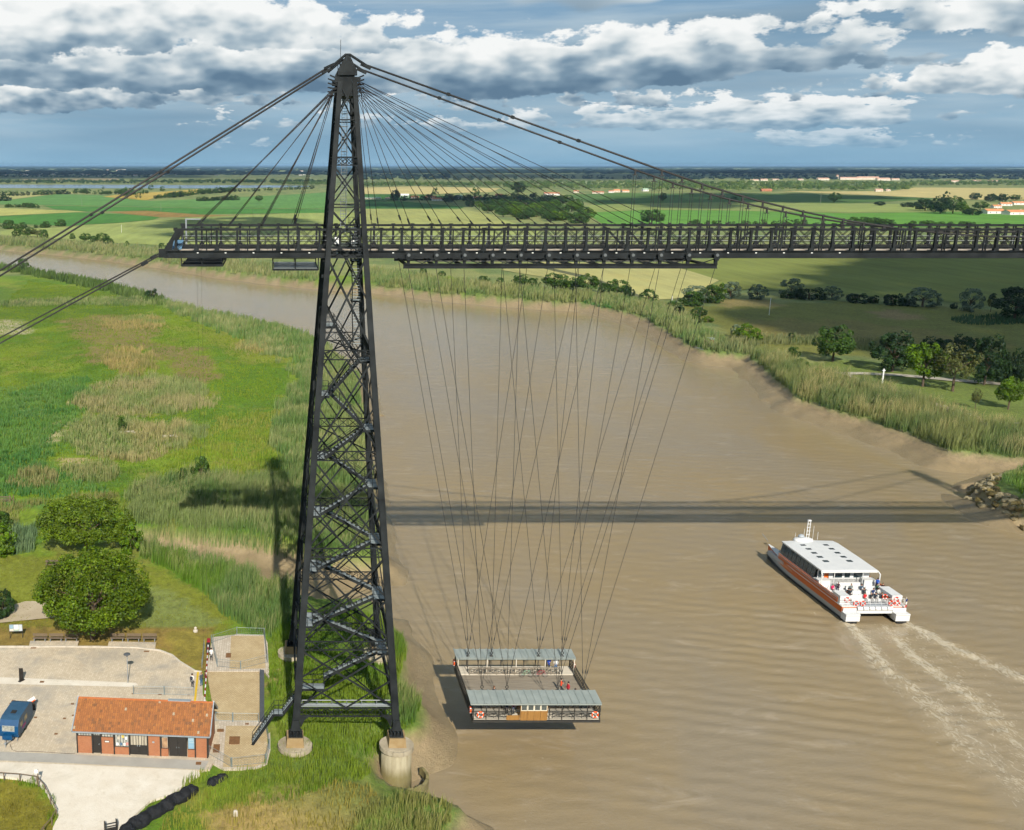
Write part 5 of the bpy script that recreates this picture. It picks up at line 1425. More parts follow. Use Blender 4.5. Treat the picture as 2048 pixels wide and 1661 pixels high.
b = MB(); b.bar((-0.5, -2.4, 0.45), (0, -3.6, 0.45), 0.07, 0.07); b.bar((0.5, -2.4, 0.45), (0, -3.6, 0.45), 0.07, 0.07); b.tube([(0, -3.6, 0.62), (0, -3.6, 0.0)], 0.05, 8); b.lathe((0, -3.7, 0.42), [(0.12, 0), (0.14, 0.1), (0.06, 0.16)], 8); b.build('drawbar', GREY, CV)
for s in (-1, 1): MB().tube([(s * 0.85, -2.3, 0.5), (s * 0.85, -2.3, 0.0)], 0.04, 6).build('steady_leg', GREY, CV)
cb = [G(x, y, 4.43) for x, y in ((20, 1489), (24, 1500), (34, 1504), (60, 1503), (95, 1505), (140, 1508), (150, 1507))]
tag(MB().tube([(*p, 4.44) for p in cb], 0.02, 4).build('power_cable', BLACK), 'thin dark cable lying from the caravan to the hut', 'cable')

# ---- poles
def pole(px, py, top, label, m=WHITE, r=0.13):
    x, y = G(px, py); h = AY(px, top, y)[1] - LAND
    T = thing('concrete_pole', label, 'pole', (x, y, LAND - 0.2), group='pale poles')
    MB().tube([(0, 0, 0), (0, 0, h + 0.2)], [r, r * 0.7], 7).build('shaft', m, T); MB().bar((-r * 1.6, 0, h - 0.3), (r * 1.6, 0, h - 0.3), r, r).build('cap', m, T)
pole(1538, 631, 596, 'white pole standing in the rough meadow beyond the river'); pole(1764, 769, 738, 'white pole on the grass beside the riverside path', WHITE, 0.25); pole(1344, 601, 591, 'short white pole beside the shrubs on the far bank'); pole(243, 466, 450, 'white pole in the pale wheat field at left')
for px, py, top in ((322, 425, 407), (506, 442, 418), (644, 397, 382), (1640, 411, 385), (164, 413, 397)): pole(px, py, top, {322: 'thin distant pole in the maize field left of the stays', 506: 'thin distant pole above the deck left of the tower', 644: 'thin distant pole just left of the tower head', 1640: 'thin distant pole in the hill fields right of the hangers', 164: 'thin distant pole in the green fields at far left'}[px], mat('old_pole', srgb(150, 146, 130, 0.7), None, 1), 0.18)

# ---------------------------------------------------------------- people
SKIN = mat('skin', srgb(206, 160, 132, 0.75), srgb(190, 142, 116, 0.75), 6, rough=0.6)
_cloth = {}
def cloth(c):
    k = tuple(c)
    if k not in _cloth: _cloth[k] = mat('cloth_%d' % len(_cloth), srgb(*c, 0.8), srgb(*c, 0.62), 9.0, rough=0.85)
    return _cloth[k]


def figure(pose):
    """one continuous body grown from a jointed skeleton; facing -Y, feet (or seat) at z = 0; material 0 skin, 1 top, 2 trousers, 3 shoes"""
    V, E, R, M = [], [], [], []
    def v(p, r): V.append(p); R.append(r); return len(V) - 1
    def e(a, b, m): E.append((a, b)); M.append(m)
    if pose == 'sit': pz = 0.10
    else: pz = 0.92
    pel = v((0, 0, pz), 0.145); wai = v((0, 0.0, pz + 0.22), 0.125); che = v((0, -0.01, pz + 0.42), 0.145); nec = v((0, 0, pz + 0.58), 0.062); hd0 = v((0, -0.02, pz + 0.66), 0.085); hd1 = v((0, -0.025, pz + 0.78), 0.092)
    e(pel, wai, 1); e(wai, che, 1); e(che, nec, 1); e(nec, hd0, 0); e(hd0, hd1, 0)
    nose = v((0, -0.125, pz + 0.70), 0.018); e(hd0, nose, 0)
    for s in (-1, 1):
        ear = v((s * 0.095, 0.0, pz + 0.715), 0.018); e(hd0, ear, 0)
        sh = v((s * 0.18, 0, pz + 0.50), 0.068)
        if pose == 'stand': el = (s * 0.235, 0.02, pz + 0.24); wr = (s * 0.225, -0.07, pz + 0.0); hn = (s * 0.22, -0.09, pz - 0.07)
        elif pose == 'hold': el = (s * 0.24, 0.03, pz + 0.25); wr = (s * 0.13, -0.22, pz + 0.30); hn = (s * 0.07, -0.27, pz + 0.34)
        else: el = (s * 0.235, -0.05, pz + 0.25); wr = (s * 0.16, -0.26, pz + 0.14); hn = (s * 0.13, -0.33, pz + 0.12)
        el = v(el, 0.047); wr = v(wr, 0.034); hn = v(hn, 0.036)
        e(che, sh, 1); e(sh, el, 1); e(el, wr, 1); e(wr, hn, 0)
        h = Vector(V[hn]); d = (h - Vector(V[wr])).normalized()
        for k in range(4):
            t = h + d * (0.065 + (0.012, 0.024, 0.018, 0.0)[k]) + Vector((0, (k - 1.5) * 0.02, 0.0)) + Vector((0, -0.01, -0.012))
            f = v(tuple(t), 0.009); e(hn, f, 0)
        th = v(tuple(h + d * 0.03 + Vector((-s * 0.035, -0.03, 0))), 0.011); e(hn, th, 0)
        hp = v((s * 0.095, 0, pz - 0.05), 0.092)
        e(pel, hp, 2)
        if pose == 'sit': kn = (s * 0.11, -0.44, 0.07); an = (s * 0.11, -0.46, -0.36); toe = (s * 0.12, -0.62, -0.41)
        else: kn = (s * 0.10, -0.02, 0.50); an = (s * 0.10, 0.02, 0.085); toe = (s * 0.115, -0.14, 0.04)
        kn = v(kn, 0.068); an = v(an, 0.048); toe = v(toe, 0.04)
        e(hp, kn, 2); e(kn, an, 2); e(an, toe, 3)
    me = bpy.data.meshes.new('skeleton'); me.from_pydata(V, E, []); me.update()
    o = bpy.data.objects.new('skeleton', me); COL.objects.link(o)
    md = o.modifiers.new('skin', 'SKIN')
    sv = me.skin_vertices
    if len(sv) == 0:
        bm = bmesh.new(); bm.from_mesh(me); bm.verts.layers.skin.verify(); bm.to_mesh(me); bm.free(); sv = me.skin_vertices
    for i, r in enumerate(R): sv[0].data[i].radius = (r, r * (0.82 if i in (0, 1, 2) else 1.0)); sv[0].data[i].use_root = (i == 0)
    o.modifiers.new('sub', 'SUBSURF').levels = 1
    dg = bpy.context.evaluated_depsgraph_get(); ev = o.evaluated_get(dg)
    out = bpy.data.meshes.new_from_object(ev); bpy.data.objects.remove(o)
    # material by nearest bone
    c = np.array([p.center for p in out.polygons]); best = np.full(len(c), 1e9); mi = np.zeros(len(c), dtype=np.int32)
    for (a, b), m in zip(E, M):
        A, B = np.array(V[a]), np.array(V[b]); d = B - A; t = np.clip(((c - A) @ d) / (d @ d), 0, 1)
        q = np.linalg.norm(c - A - t[:, None] * d, axis=1) - (R[a] + (R[b] - R[a]) * t)
        s = q < best; best[s] = q[s]; mi[s] = m
    out.materials.clear()
    for _ in range(4): out.materials.append(SKIN)
    out.polygons.foreach_set('material_index', mi); out.polygons.foreach_set('use_smooth', np.ones(len(c), dtype=bool)); out.update()
    out.name = 'figure_' + pose
    return out, pz


FIG = {p: figure(p) for p in ('stand', 'hold', 'sit')}
_h = MB(); _h.lathe((0, 0.012, 0), [(0.100, -0.04), (0.112, 0.03), (0.098, 0.10), (0.055, 0.135), (0.01, 0.142)], 12)
_hm = _h.build('hair', BLACK); HAIR = _hm.data; bpy.data.objects.remove(_hm)
def person(x, y, z, rz, label, top, legs, pose='stand', hair=(50, 38, 30), group=None, h=1.0, shoes=(40, 36, 34), hat=None, pack=None):
    me, pz = FIG[pose]; me = me.copy()
    me.materials[1] = cloth(top); me.materials[2] = cloth(legs); me.materials[3] = cloth(shoes)
    T = thing('person', label, 'person', (x, y, z), rz, group); T.scale = (h, h, h)
    link('body', me, T)
    hm = HAIR.copy(); hm.materials.clear(); hm.materials.append(cloth(hat or hair)); o = link('hat' if hat else 'hair', hm, T); o.location = (0, 0.0, pz + 0.755)
    for p in hm.polygons: p.use_smooth = True
    if pack: b = MB(); b.box(-0.15, 0.15, 0.12, 0.28, pz + 0.15, pz + 0.52); b.build('backpack', cloth(pack), T)
    return T
person(-17.04, 2.8, 4.40, 2.6, 'person in white top and black trousers standing left of the yellow kerb', (236, 234, 228), (40, 40, 50), 'stand', pack=(60, 60, 70))
person(-15.98, 3.1, 4.40, -2.4, 'person in grey top and blue jeans standing at the barrier', (76, 84, 92), (62, 104, 140), 'hold', hair=(150, 110, 70))
person(-15.2, 9.6, 4.41, 2.9, 'person in white top bent beyond the barrier on the upper pad', (238, 236, 232), (46, 44, 48), 'hold', hair=(60, 46, 36))
person(-15.55, 3.6, 4.40, 1.8, 'person in maroon top just behind the one in jeans', (110, 48, 52), (50, 54, 62), 'hold', h=0.95)
# on the gondola
FL = GZ + 0.01
person(17.95, -1.5, FL, 0.4, 'person in black alone in the middle of the gondola deck', (26, 26, 32), (30, 26, 34), 'hold', hair=(110, 70, 44))
person(26.15, 0.4, FL, 1.3, 'person in orange jacket and dark trousers on the gondola deck', (240, 84, 40), (40, 32, 48), 'hold')
person(26.75, -0.4, FL, -1.2, 'person in red top next to the orange jacket', (200, 44, 60), (60, 60, 70), 'stand', hair=(40, 30, 30))
person(27.05, -2.2, FL, 0.5, 'person in bright blue jacket leaning on a bicycle by the gondola side', (34, 150, 206), (60, 120, 140), 'hold', h=1.05)
person(28.35, -3.4, FL, 0.9, 'person in pink near the right gate under the front roof', (226, 150, 150), (90, 70, 80), 'stand')
person(26.85, 5.5, FL + 0.16, -0.3, 'person in white shirt and jeans under the back roof', (240, 240, 238), (80, 116, 160), 'stand')
person(26.0, 5.5, FL + 0.16, 0.3, 'person in royal blue jacket under the back roof', (30, 84, 190), (50, 50, 56), 'hold', pack=(190, 180, 60))
person(19.45, -4.6, FL + 0.16, 0.1, 'person in pink jacket left of the wooden cabin', (214, 70, 120), (60, 80, 110), 'stand', h=0.95)
person(18.75, -4.7, FL + 0.16, -0.4, 'person in blue top leaning left of the pink jacket', (50, 70, 100), (50, 44, 44), 'hold', hat=(206, 220, 60))
person(21.0, -5.2, FL, 0.0, 'person in white shirt inside the wooden cabin behind glass', (230, 230, 226), (40, 40, 50), 'stand')
def bicycle(x, y, z, rz, label, frame):
    T = thing('bicycle', label, 'bicycle', (x, y, z), rz, group='bicycles on the gondola'); m = cloth(frame)
    for xx in (-0.52, 0.52):
        w = MB(); w.torus((xx, 0, 0.34), 0.32, 0.025, 'y', 18, 5); wh = w.build('wheel', BLACK, T)
        s = MB()
        for k in range(6): a = k * math.pi / 6; s.tube([(xx - 0.31 * math.cos(a), 0, 0.34 - 0.31 * math.sin(a)), (xx + 0.31 * math.cos(a), 0, 0.34 + 0.31 * math.sin(a))], 0.006, 3, False)
        s.build('spokes', GREY, wh)
    b = MB()
    for p, q in (((-0.52, 0.34), (-0.08, 0.32)), ((-0.52, 0.34), (-0.18, 0.82)), ((-0.08, 0.32), (-0.18, 0.86)), ((-0.08, 0.32), (0.36, 0.76)), ((-0.17, 0.80), (0.36, 0.82)), ((0.52, 0.34), (0.34, 0.95))): b.tube([(p[0], 0, p[1]), (q[0], 0, q[1])], 0.022, 6)
    b.build('frame', m, T); b = MB(); b.tube([(0.32, -0.28, 0.98), (0.36, 0, 0.96), (0.32, 0.28, 0.98)], 0.018, 6); b.build('handlebar', BLACK, T)
    b = MB(); b.box(-0.30, -0.06, -0.07, 0.07, 0.88, 0.93); b.build('saddle', BLACK, T); T.rotation_euler = (-0.12, 0, rz)
bicycle(23.0, 4.15, FL, 0.05, 'bicycle with pale green frame leaning on the gondola rail', (150, 190, 160)); bicycle(24.75, 4.15, FL, -0.05, 'bicycle with red bag leaning on the gondola rail, right of another', (180, 40, 60)); bicycle(27.3, -2.75, FL, 0.4, 'bicycle held by the person in bright blue', (90, 170, 180))

# ---------------------------------------------------------------- passenger catamaran
BO = thing('passenger_catamaran', 'white and orange passenger catamaran with long white roof steaming away', 'boat', (80.25, 31.4, 0.0), 0.016)
BWH = mat('boat_white', srgb(246, 246, 244, 0.66), srgb(232, 234, 234, 0.64), 0.6, rough=0.35, local=True); BGR = mat('boat_grey', srgb(196, 204, 210, 0.6), srgb(180, 188, 196, 0.6), 0.6, rough=0.35, local=True)
BOR = mat('boat_orange', srgb(214, 104, 20, 0.75), srgb(198, 90, 14, 0.75), 0.8, rough=0.4, local=True); BBL = mat('boat_black', srgb(34, 36, 40), None, 1, rough=0.4, local=True)
BGL = mat('boat_glass', srgb(40, 56, 64, 0.6), srgb(64, 84, 92, 0.6), 1.0, rough=0.05, spec=0.9, local=True)
NS = 25
def hull_w(s): return 1.02 * min(1.0, (1 - max(0, (s - 0.55) / 0.45) ** 2.2)) if s < 1 else 0.03
def loft(cx, z0, z1, m, name, parent, grow=0.0, rise=0.55):
    b = MB(); L = 25.0
    for i in range(NS):
        s = i / (NS - 1); y = s * L; w = max(0.03, hull_w(s)) + grow; up = rise * max(0, s - 0.55) ** 1.5 * 2
        k0 = 0.72 + 0.28 * min(1, z0 / 1.2) if z0 < 1.2 else 1.0; k1 = 0.72 + 0.28 * min(1, z1 / 1.2) if z1 < 1.2 else 1.0
        b.v += [(cx - w * k0, y, z0 + (up if z0 > 0.3 else 0)), (cx + w * k0, y, z0 + (up if z0 > 0.3 else 0)), (cx + w * k1, y, z1 + up), (cx - w * k1, y, z1 + up)]
    for i in range(NS - 1):
        o = i * 4
        for a, c in ((0, 4), ): pass
        b.face(o + 0, o + 3, o + 7, o + 4); b.face(o + 1, o + 5, o + 6, o + 2); b.face(o + 3, o + 2, o + 6, o + 7)
    b.face(0, 1, 2, 3); o = (NS - 1) * 4; b.face(o + 3, o + 2, o + 1, o)
    return b.build(name, m, parent, smooth=False)
for sx in (-1, 1):
    cx = sx * 3.65
    h = loft(cx, -0.5, 0.42, BBL, 'hull', BO); loft(cx, 0.425, 1.25, BGR, 'topside', h, 0.015); loft(cx, 1.255, 2.12, BOR, 'orange_band', h, 0.035)
    loft(cx, 2.125, 2.22, BWH, 'gunwale', h, 0.05)
    # stern boxes
    b = MB(); b.box(cx - 1.03, cx + 1.03, -1.3, 0.02, 0.42, 1.25); b.build('stern_step', BWH, h); b = MB(); b.box(cx - 1.05, cx + 1.05, -1.32, 0.0, 1.30, 1.5); b.box(cx - 0.98, cx + 0.98, -0.3, 0.4, 1.5, 2.0); b.build('stern_locker', BWH, h)
    b = MB(); b.box(cx - 1.0, cx + 1.0, -1.28, 0.0, 1.25, 1.30); b.box(cx - 0.7, cx + 0.7, -1.2, 0.0, -0.3, 0.42); b.build('dark_joint', BBL, h)
b = MB(); b.box(-4.6, 4.6, 0.3, 23.0, 1.55, 2.18); DK = b.build('main_deck', BGR, BO)
b = MB(); b.box(-2.6, 2.6, -0.3, 0.3, 1.2, 1.75); b.build('aft_beam', BWH, BO)
for k in range(6): b = MB(); x = -2.2 + 0.88 * k; b.tube([(x - 0.38, -0.25, 1.95), (x + 0.38, -0.25, 1.95)], 0.30, 10); b.build('liferaft_canister', BWH, BO)
# bulwark with the wavy pale stripes on the left side and right side
for sx in (-1, 1):
    x = sx * 4.68; b = MB(); b.box(min(x, x - sx * 0.12), max(x, x - sx * 0.12), 1.5, 19.5, 2.2, 3.0); bw = b.build('bulwark', BOR, BO)
    for row, (zc, amp, c) in enumerate(((2.9, 0.07, BWH), (2.62, 0.09, BGR))):
        w = MB(); n = 72
        for i in range(n + 1):
            y = 1.6 + 17.8 * i / n; z = zc + amp * abs(math.sin(y * 2.0 + row)) - 0.05; t = 0.05
            w.v += [(x + sx * 0.012, y, z - t), (x + sx * 0.012, y, z + t)]
        for i in range(n): w.face(*( (2 * i, 2 * i + 2, 2 * i + 3, 2 * i + 1) if sx > 0 else (2 * i + 1, 2 * i + 3, 2 * i + 2, 2 * i)))
        w.build('wave_stripe', c, bw)
# name on the orange band
tc = bpy.data.curves.new('name_text', 'FONT'); tc.body = 'FEE DES ILES'; tc.size = 0.62; tc.extrude = 0.006; tc.align_x = 'CENTER'
to = bpy.data.objects.new('t', tc); COL.objects.link(to); dg = bpy.context.evaluated_depsgraph_get(); tm = bpy.data.meshes.new_from_object(to.evaluated_get(dg)); bpy.data.objects.remove(to)
tm.materials.clear(); tm.materials.append(mat('pale_lettering', srgb(244, 190, 150, 0.8), None, 1))
t = link('lettering', tm, BO); t.location = (-4.735, 16.6, 1.62); t.rotation_euler = (math.pi / 2, 0, -math.pi / 2); t.scale = (1.15, 1, 1)
# cabin
b = MB(); b.box(-4.35, 4.35, 8.6, 20.2, 2.2, 3.0); b.build('cabin_base', BWH, BO)
for sx in (-1, 1):
    x = sx * 4.36
    for k in range(9):
        y0 = 9.0 + 1.2 * k; b = MB(); b.add([(x, y0, 3.02), (x, y0 + 1.12, 3.02), (x - sx * 0.35, y0 + 1.12, 4.75), (x - sx * 0.35, y0, 4.75)], [(0, 1, 2, 3) if sx > 0 else (3, 2, 1, 0)]); b.build('side_window', BGL, BO)
        b = MB(); b.bar((x - sx * 0.01, y0 + 1.16, 3.0), (x - sx * 0.36, y0 + 1.16, 4.78), 0.07, 0.05); b.build('window_mullion', BWH if k == 8 else BBL, BO)
b = MB(); b.add([(-4.3, 20.2, 3.0), (4.3, 20.2, 3.0), (3.9, 19.3, 4.8), (-3.9, 19.3, 4.8)], [(3, 2, 1, 0)]); b.build('windscreen', BGL, BO)
b = MB(); b.box(-4.0, 4.0, 8.6, 8.7, 2.2, 4.7); aft = b.build('aft_bulkhead', BWH, BO)
for x0, x1, m in ((-3.0, -2.3, BOR), (-1.6, -0.2, BGL), (0.2, 1.0, BGL), (1.6, 2.9, BGL), (-3.9, -3.2, BGL)): b = MB(); b.box(x0, x1, 8.55, 8.6, 2.3 if m is BOR else 3.2, 4.4); b.build('door' if m is BOR else 'aft_window', m, aft)
# roof
rf = MB(); pr = []
for i, y in enumerate((6.9, 7.2, 12, 18.5, 19.9)):
    z = (4.86, 4.94, 5.02, 5.06, 4.98)[i]; w = (4.2, 4.3, 4.35, 4.35, 4.2)[i]
    rf.v += [(-w, y, z - 0.22), (-w, y, z), (0, y, z + 0.12), (w, y, z), (w, y, z - 0.22)]
for i in range(4):
    o = i * 5
    for k in range(4): rf.face(o + k, o + k + 5, o + k + 6, o + k + 1)
    rf.face(o + 4, o + 9, o + 5, o)
rf.face(0, 1, 2, 3, 4); rf.face(24, 23, 22, 21, 20)
R_ = rf.build('roof', BWH, BO)
for k in range(5):
    for sx in (-1, 1):
        y = 10.3 + 1.75 * k; x = sx * 1.75 + (-0.1 if sx < 0 else 0.1); b = MB(); b.box(x - 0.42, x + 0.42, y, y + 0.62, 5.05, 5.14); b.build('skylight', BGL, R_)
for sx in (-1, 1):
    b = MB(); b.tube([(sx * 4.45, 6.6, 2.2), (sx * 4.45, 6.6, 4.5), (sx * 4.3, 7.1, 4.85)], 0.09, 8); b.build('roof_pillar', BWH, BO); b = MB(); b.tube([(sx * 2.2, 7.2, 2.2), (sx * 2.2, 7.2, 4.75)], 0.06, 8); b.build('roof_pillar', BWH, BO)
# wheelhouse hump, radome, mast
b = MB(); b.lathe((-0.6, 20.0, 5.0), [(1.7, 0.0), (1.5, 0.3), (0.9, 0.5), (0.1, 0.55)], 16, sy=0.7); b.build('wheelhouse_top', BWH, BO, smooth=True)
b = MB(); b.lathe((-0.9, 20.2, 5.5), [(0.42, 0), (0.5, 0.15), (0.42, 0.38), (0.2, 0.52), (0.02, 0.56)], 14); b.build('radome', BGR, BO, smooth=True)
b = MB()
for x in (-0.05, 0.35): b.tube([(x, 20.2, 5.4), (x, 20.2, 8.3)], 0.06, 6)
for z in (6.0, 6.6, 7.2, 7.8, 8.3): b.tube([(-0.15, 20.2, z), (0.45, 20.2, z)], 0.05, 5)
b.box(-0.1, 0.4, 20.05, 20.35, 8.3, 8.5); b.build('mast', BWH, BO)
for x, h in ((-0.6, 1.9), (0.9, 2.3), (-2.0, 1.2), (1.7, 1.3)): b = MB(); b.tube([(x, 20.0, 5.1), (x, 20.0, 5.2 + h)], 0.025, 5); b.build('aerial', BWH, BO)
# aft deck: white lockers, benches, stern rail
for sx in (-1, 1):
    b = MB(); b.box(min(sx * 4.6, sx * 3.1), max(sx * 4.6, sx * 3.1), 0.9, 3.0 if sx < 0 else 4.4, 2.2, 3.45); b.build('aft_locker', BWH, BO)
    b = MB(); b.box(min(sx * 3.1, sx * 3.05), max(sx * 3.1, sx * 3.05), 0.95, 2.9, 2.25, 2.95); b.build('locker_panel', BOR, BO)
    b = MB(); b.box(min(sx * 4.4, sx * 2.6), max(sx * 4.4, sx * 2.6), 7.3, 8.5, 2.2, 3.25); b.build('deck_box', BWH, BO)
for y, x0, x1 in ((1.6, -2.4, 2.4), (3.3, -2.2, 2.6), (5.0, -4.0, -1.6), (5.0, -1.2, 1.4), (5.0, 1.8, 4.2), (6.5, -1.8, 1.8)):
    b = MB(); b.box(x0, x1, y, y + 0.45, 2.2, 2.62); b.box(x0, x1, y + 0.47, y + 0.55, 2.2, 3.05); b.build('bench', BWH, BO)
b = MB()
for z in (2.55, 2.9, 3.2): b.tube([(-4.6, 0.3, z), (4.6, 0.3, z)], 0.035, 5)
for k in range(12): b.tube([(-4.6 + 0.836 * k, 0.3, 2.2), (-4.6 + 0.836 * k, 0.3, 3.2)], 0.03, 5)
b.build('stern_rail', BWH, BO)
b = MB(); b.tube([(4.2, -0.2, 2.2), (4.2, -0.7, 3.9)], 0.03, 5); b.build('flag_staff', BWH, BO)
for k, c in enumerate(((0, 40, 120), (240, 240, 240), (206, 30, 44))):
    b = MB(); b.add([(4.2 + 0.02 * k, -0.55 - 0.02 * k - 0.1, 3.6 - 0.45 * k), (4.45, -0.5 - 0.1, 3.55 - 0.45 * k), (4.45, -0.5, 3.12 - 0.45 * k), (4.2, -0.55, 3.17 - 0.45 * k)], [(0, 1, 2, 3)]); b.build('flag_band', cloth(c), BO)
b = MB(); b.bar((-3.6, 25.5, 2.9), (-3.65, 27.6, 3.5), 0.06, 0.06); b.build('bow_sprit', GREY, BO)
Mb = Matrix.Translation(Vector((80.25, 31.4, 0))) @ Matrix.Rotation(0.016, 4, 'Z')
def bl(x, y, z): return Mb @ Vector((x, y, z))
REDB = mat('buoy_red', srgb(226, 64, 30, 0.8), None, 2, rough=0.5)
for i, (x, y, z, lab) in enumerate(((-3.6, 0.80, 2.9, 'on the left aft locker'), (3.7, 0.80, 2.9, 'on the right aft locker'), (-2.6, 0.16, 2.6, 'on the stern rail at left'), (-1.6, 0.16, 2.6, 'on the stern rail, second from left'), (2.6, 0.16, 2.6, 'on the stern rail, second from right'), (3.5, 0.16, 2.6, 'on the stern rail at right'), (2.3, 1.4, 3.1, 'on the inner face of the right locker'))):
    p = bl(x, y, z); lifebuoy(p.x, p.y, p.z, 'y', 'orange lifebuoy ' + lab + ' of the catamaran', 'lifebuoys on the catamaran', 0.34, REDB)
PAX = [(-3.4, 5.2, 'sit', (214, 40, 100), 'pink'), (-2.7, 5.0, 'stand', (70, 50, 60), 'dark plum'), (-2.0, 3.5, 'sit', (196, 120, 60), 'tan'), (-1.7, 3.4, 'sit', (50, 60, 70), 'slate'), (0.4, 3.5, 'sit', (40, 44, 50), 'charcoal'), (0.9, 5.1, 'sit', (70, 90, 110), 'steel blue'), (1.8, 3.5, 'sit', (40, 60, 110), 'navy'), (-0.4, 1.8, 'sit', (226, 40, 50), 'scarlet'), (0.5, 1.8, 'sit', (36, 40, 46), 'black'), (1.2, 1.8, 'sit', (40, 50, 64), 'blue black'), (2.1, 1.8, 'sit', (60, 70, 80), 'grey blue'), (-2.5, 2.6, 'stand', (30, 34, 40), 'jet black'), (4.1, 6.4, 'stand', (30, 90, 190), 'royal blue'), (4.35, 5.4, 'sit', (60, 40, 36), 'brown'), (3.4, 5.2, 'sit', (46, 80, 60), 'bottle green'), (-0.6, 5.2, 'sit', (120, 130, 130), 'pale grey'), (2.6, 3.5, 'sit', (214, 214, 210), 'white')]
for x, y, pose, c, word in PAX:
    p = bl(x, y, 2.63 if pose == 'sit' else 2.19)
    person(p.x, p.y, p.z, 0.016 + (0 if pose == 'sit' else 2.5), ('passenger in %s top sitting' if pose == 'sit' else 'passenger in %s top standing') % word + ' on the aft deck of the catamaran', c, (50, 54, 66), pose, group='passengers on the catamaran', hair=random.choice([(50, 38, 30), (110, 84, 60), (150, 140, 130), (40, 30, 26)]))

# ---------------------------------------------------------------- vegetation
LEAF = leafmat('leaf', 0.22); REED = leafmat('reed', 0.35, 0.7)


def blades(name, pts, hmin, hmax, width, cols, tip, seed, lean=0.22, clump=0.0):
    """upright grass or reed blades standing on the land at pts (n,2)"""
    rg = np.random.default_rng(seed); n = len(pts)
    x, y = pts[:, 0], pts[:, 1]; h0, d, cd = land_h(x, y)
    keep = (d > -0.4) & (cd > -0.2); x, y, h0 = x[keep], y[keep], h0[keep]; n = len(x)
    if n == 0: return None
    var = fbm(x * 0.25, y * 0.25, seed % 17 + 2)
    cl = fbm(x * 0.55, y * 0.55, seed % 7 + 3, 2)
    H = (hmin + (hmax - hmin) * rg.random(n)) * (0.65 + 0.7 * var) * (0.62 + 0.7 * sstep(cl, 0.3, 0.62))
    a = rg.random(n) * np.pi; wx, wy = np.cos(a) * width * 0.5, np.sin(a) * width * 0.5
    la = rg.normal(0.5, 0.9, n); ll = np.abs(rg.normal(0, lean, n)) * H
    lx, ly = np.cos(la) * ll, np.sin(la) * ll
    V = np.empty((n, 5, 3))
    V[:, 0] = np.stack([x - wx, y - wy, h0 - 0.15], 1); V[:, 1] = np.stack([x + wx, y + wy, h0 - 0.15], 1)
    V[:, 2] = np.stack([x + wx * 0.9 + lx * 0.35, y + wy * 0.9 + ly * 0.35, h0 + H * 0.6], 1); V[:, 3] = np.stack([x - wx * 0.9 + lx * 0.35, y - wy * 0.9 + ly * 0.35, h0 + H * 0.6], 1)
    V[:, 4] = np.stack([x + lx, y + ly, h0 + H], 1)
    i = np.arange(n)[:, None] * 5
    L = np.concatenate([i + 0, i + 1, i + 2, i + 0, i + 2, i + 3, i + 3, i + 2, i + 4], 1)
    c = np.array(cols); tp = np.array(tip); f = sstep(fbm(x * 0.09, y * 0.09, seed % 13 + 31), 0.38, 0.62)
    base = c[0][None] * (1 - f[:, None]) + c[1 % len(c)][None] * f[:, None]
    base = base * rg.uniform(0.75, 1.25, (n, 1))
    mixt = rg.random((n, 1)) * (0.35 + 0.65 * sstep(fbm(x * 0.13, y * 0.13, seed % 11 + 51), 0.4, 0.65)[:, None]); top = base * (1 - mixt) + tp[None] * mixt
    C = np.empty((n, 5, 3)); C[:, 0] = base; C[:, 1] = base; C[:, 2] = base * 0.5 + top * 0.5; C[:, 3] = C[:, 2]; C[:, 4] = top
    me = fastmesh(name, V.reshape(-1, 3), 3, L.ravel(), REED, C.reshape(-1, 3))
    return link(name, me)


def scatter(poly, dens, seed, fray=1.5):
    P = np.array(poly); lo, hi = P.min(0) - fray, P.max(0) + fray; rg = np.random.default_rng(seed)
    n = int((hi[0] - lo[0]) * (hi[1] - lo[1]) * dens); q = lo + rg.random((n, 2)) * (hi - lo)
    w = q + np.stack([fbm(q[:, 0] * 0.3, q[:, 1] * 0.3, 5) - 0.5, fbm(q[:, 0] * 0.3, q[:, 1] * 0.3, 15) - 0.5], 1) * 4 * fray
    q = q[inside(w[:, 0], w[:, 1], poly)]
    thin = fbm(q[:, 0] * 0.5, q[:, 1] * 0.5, 25)
    return q[rg.random(len(q)) < 0.35 + 1.1 * sstep(thin, 0.3, 0.6)]


def ell(cx, cy, rx, ry, n=18):
    return [(cx + rx * math.cos(2 * math.pi * i / n), cy + ry * math.sin(2 * math.pi * i / n)) for i in range(n)]


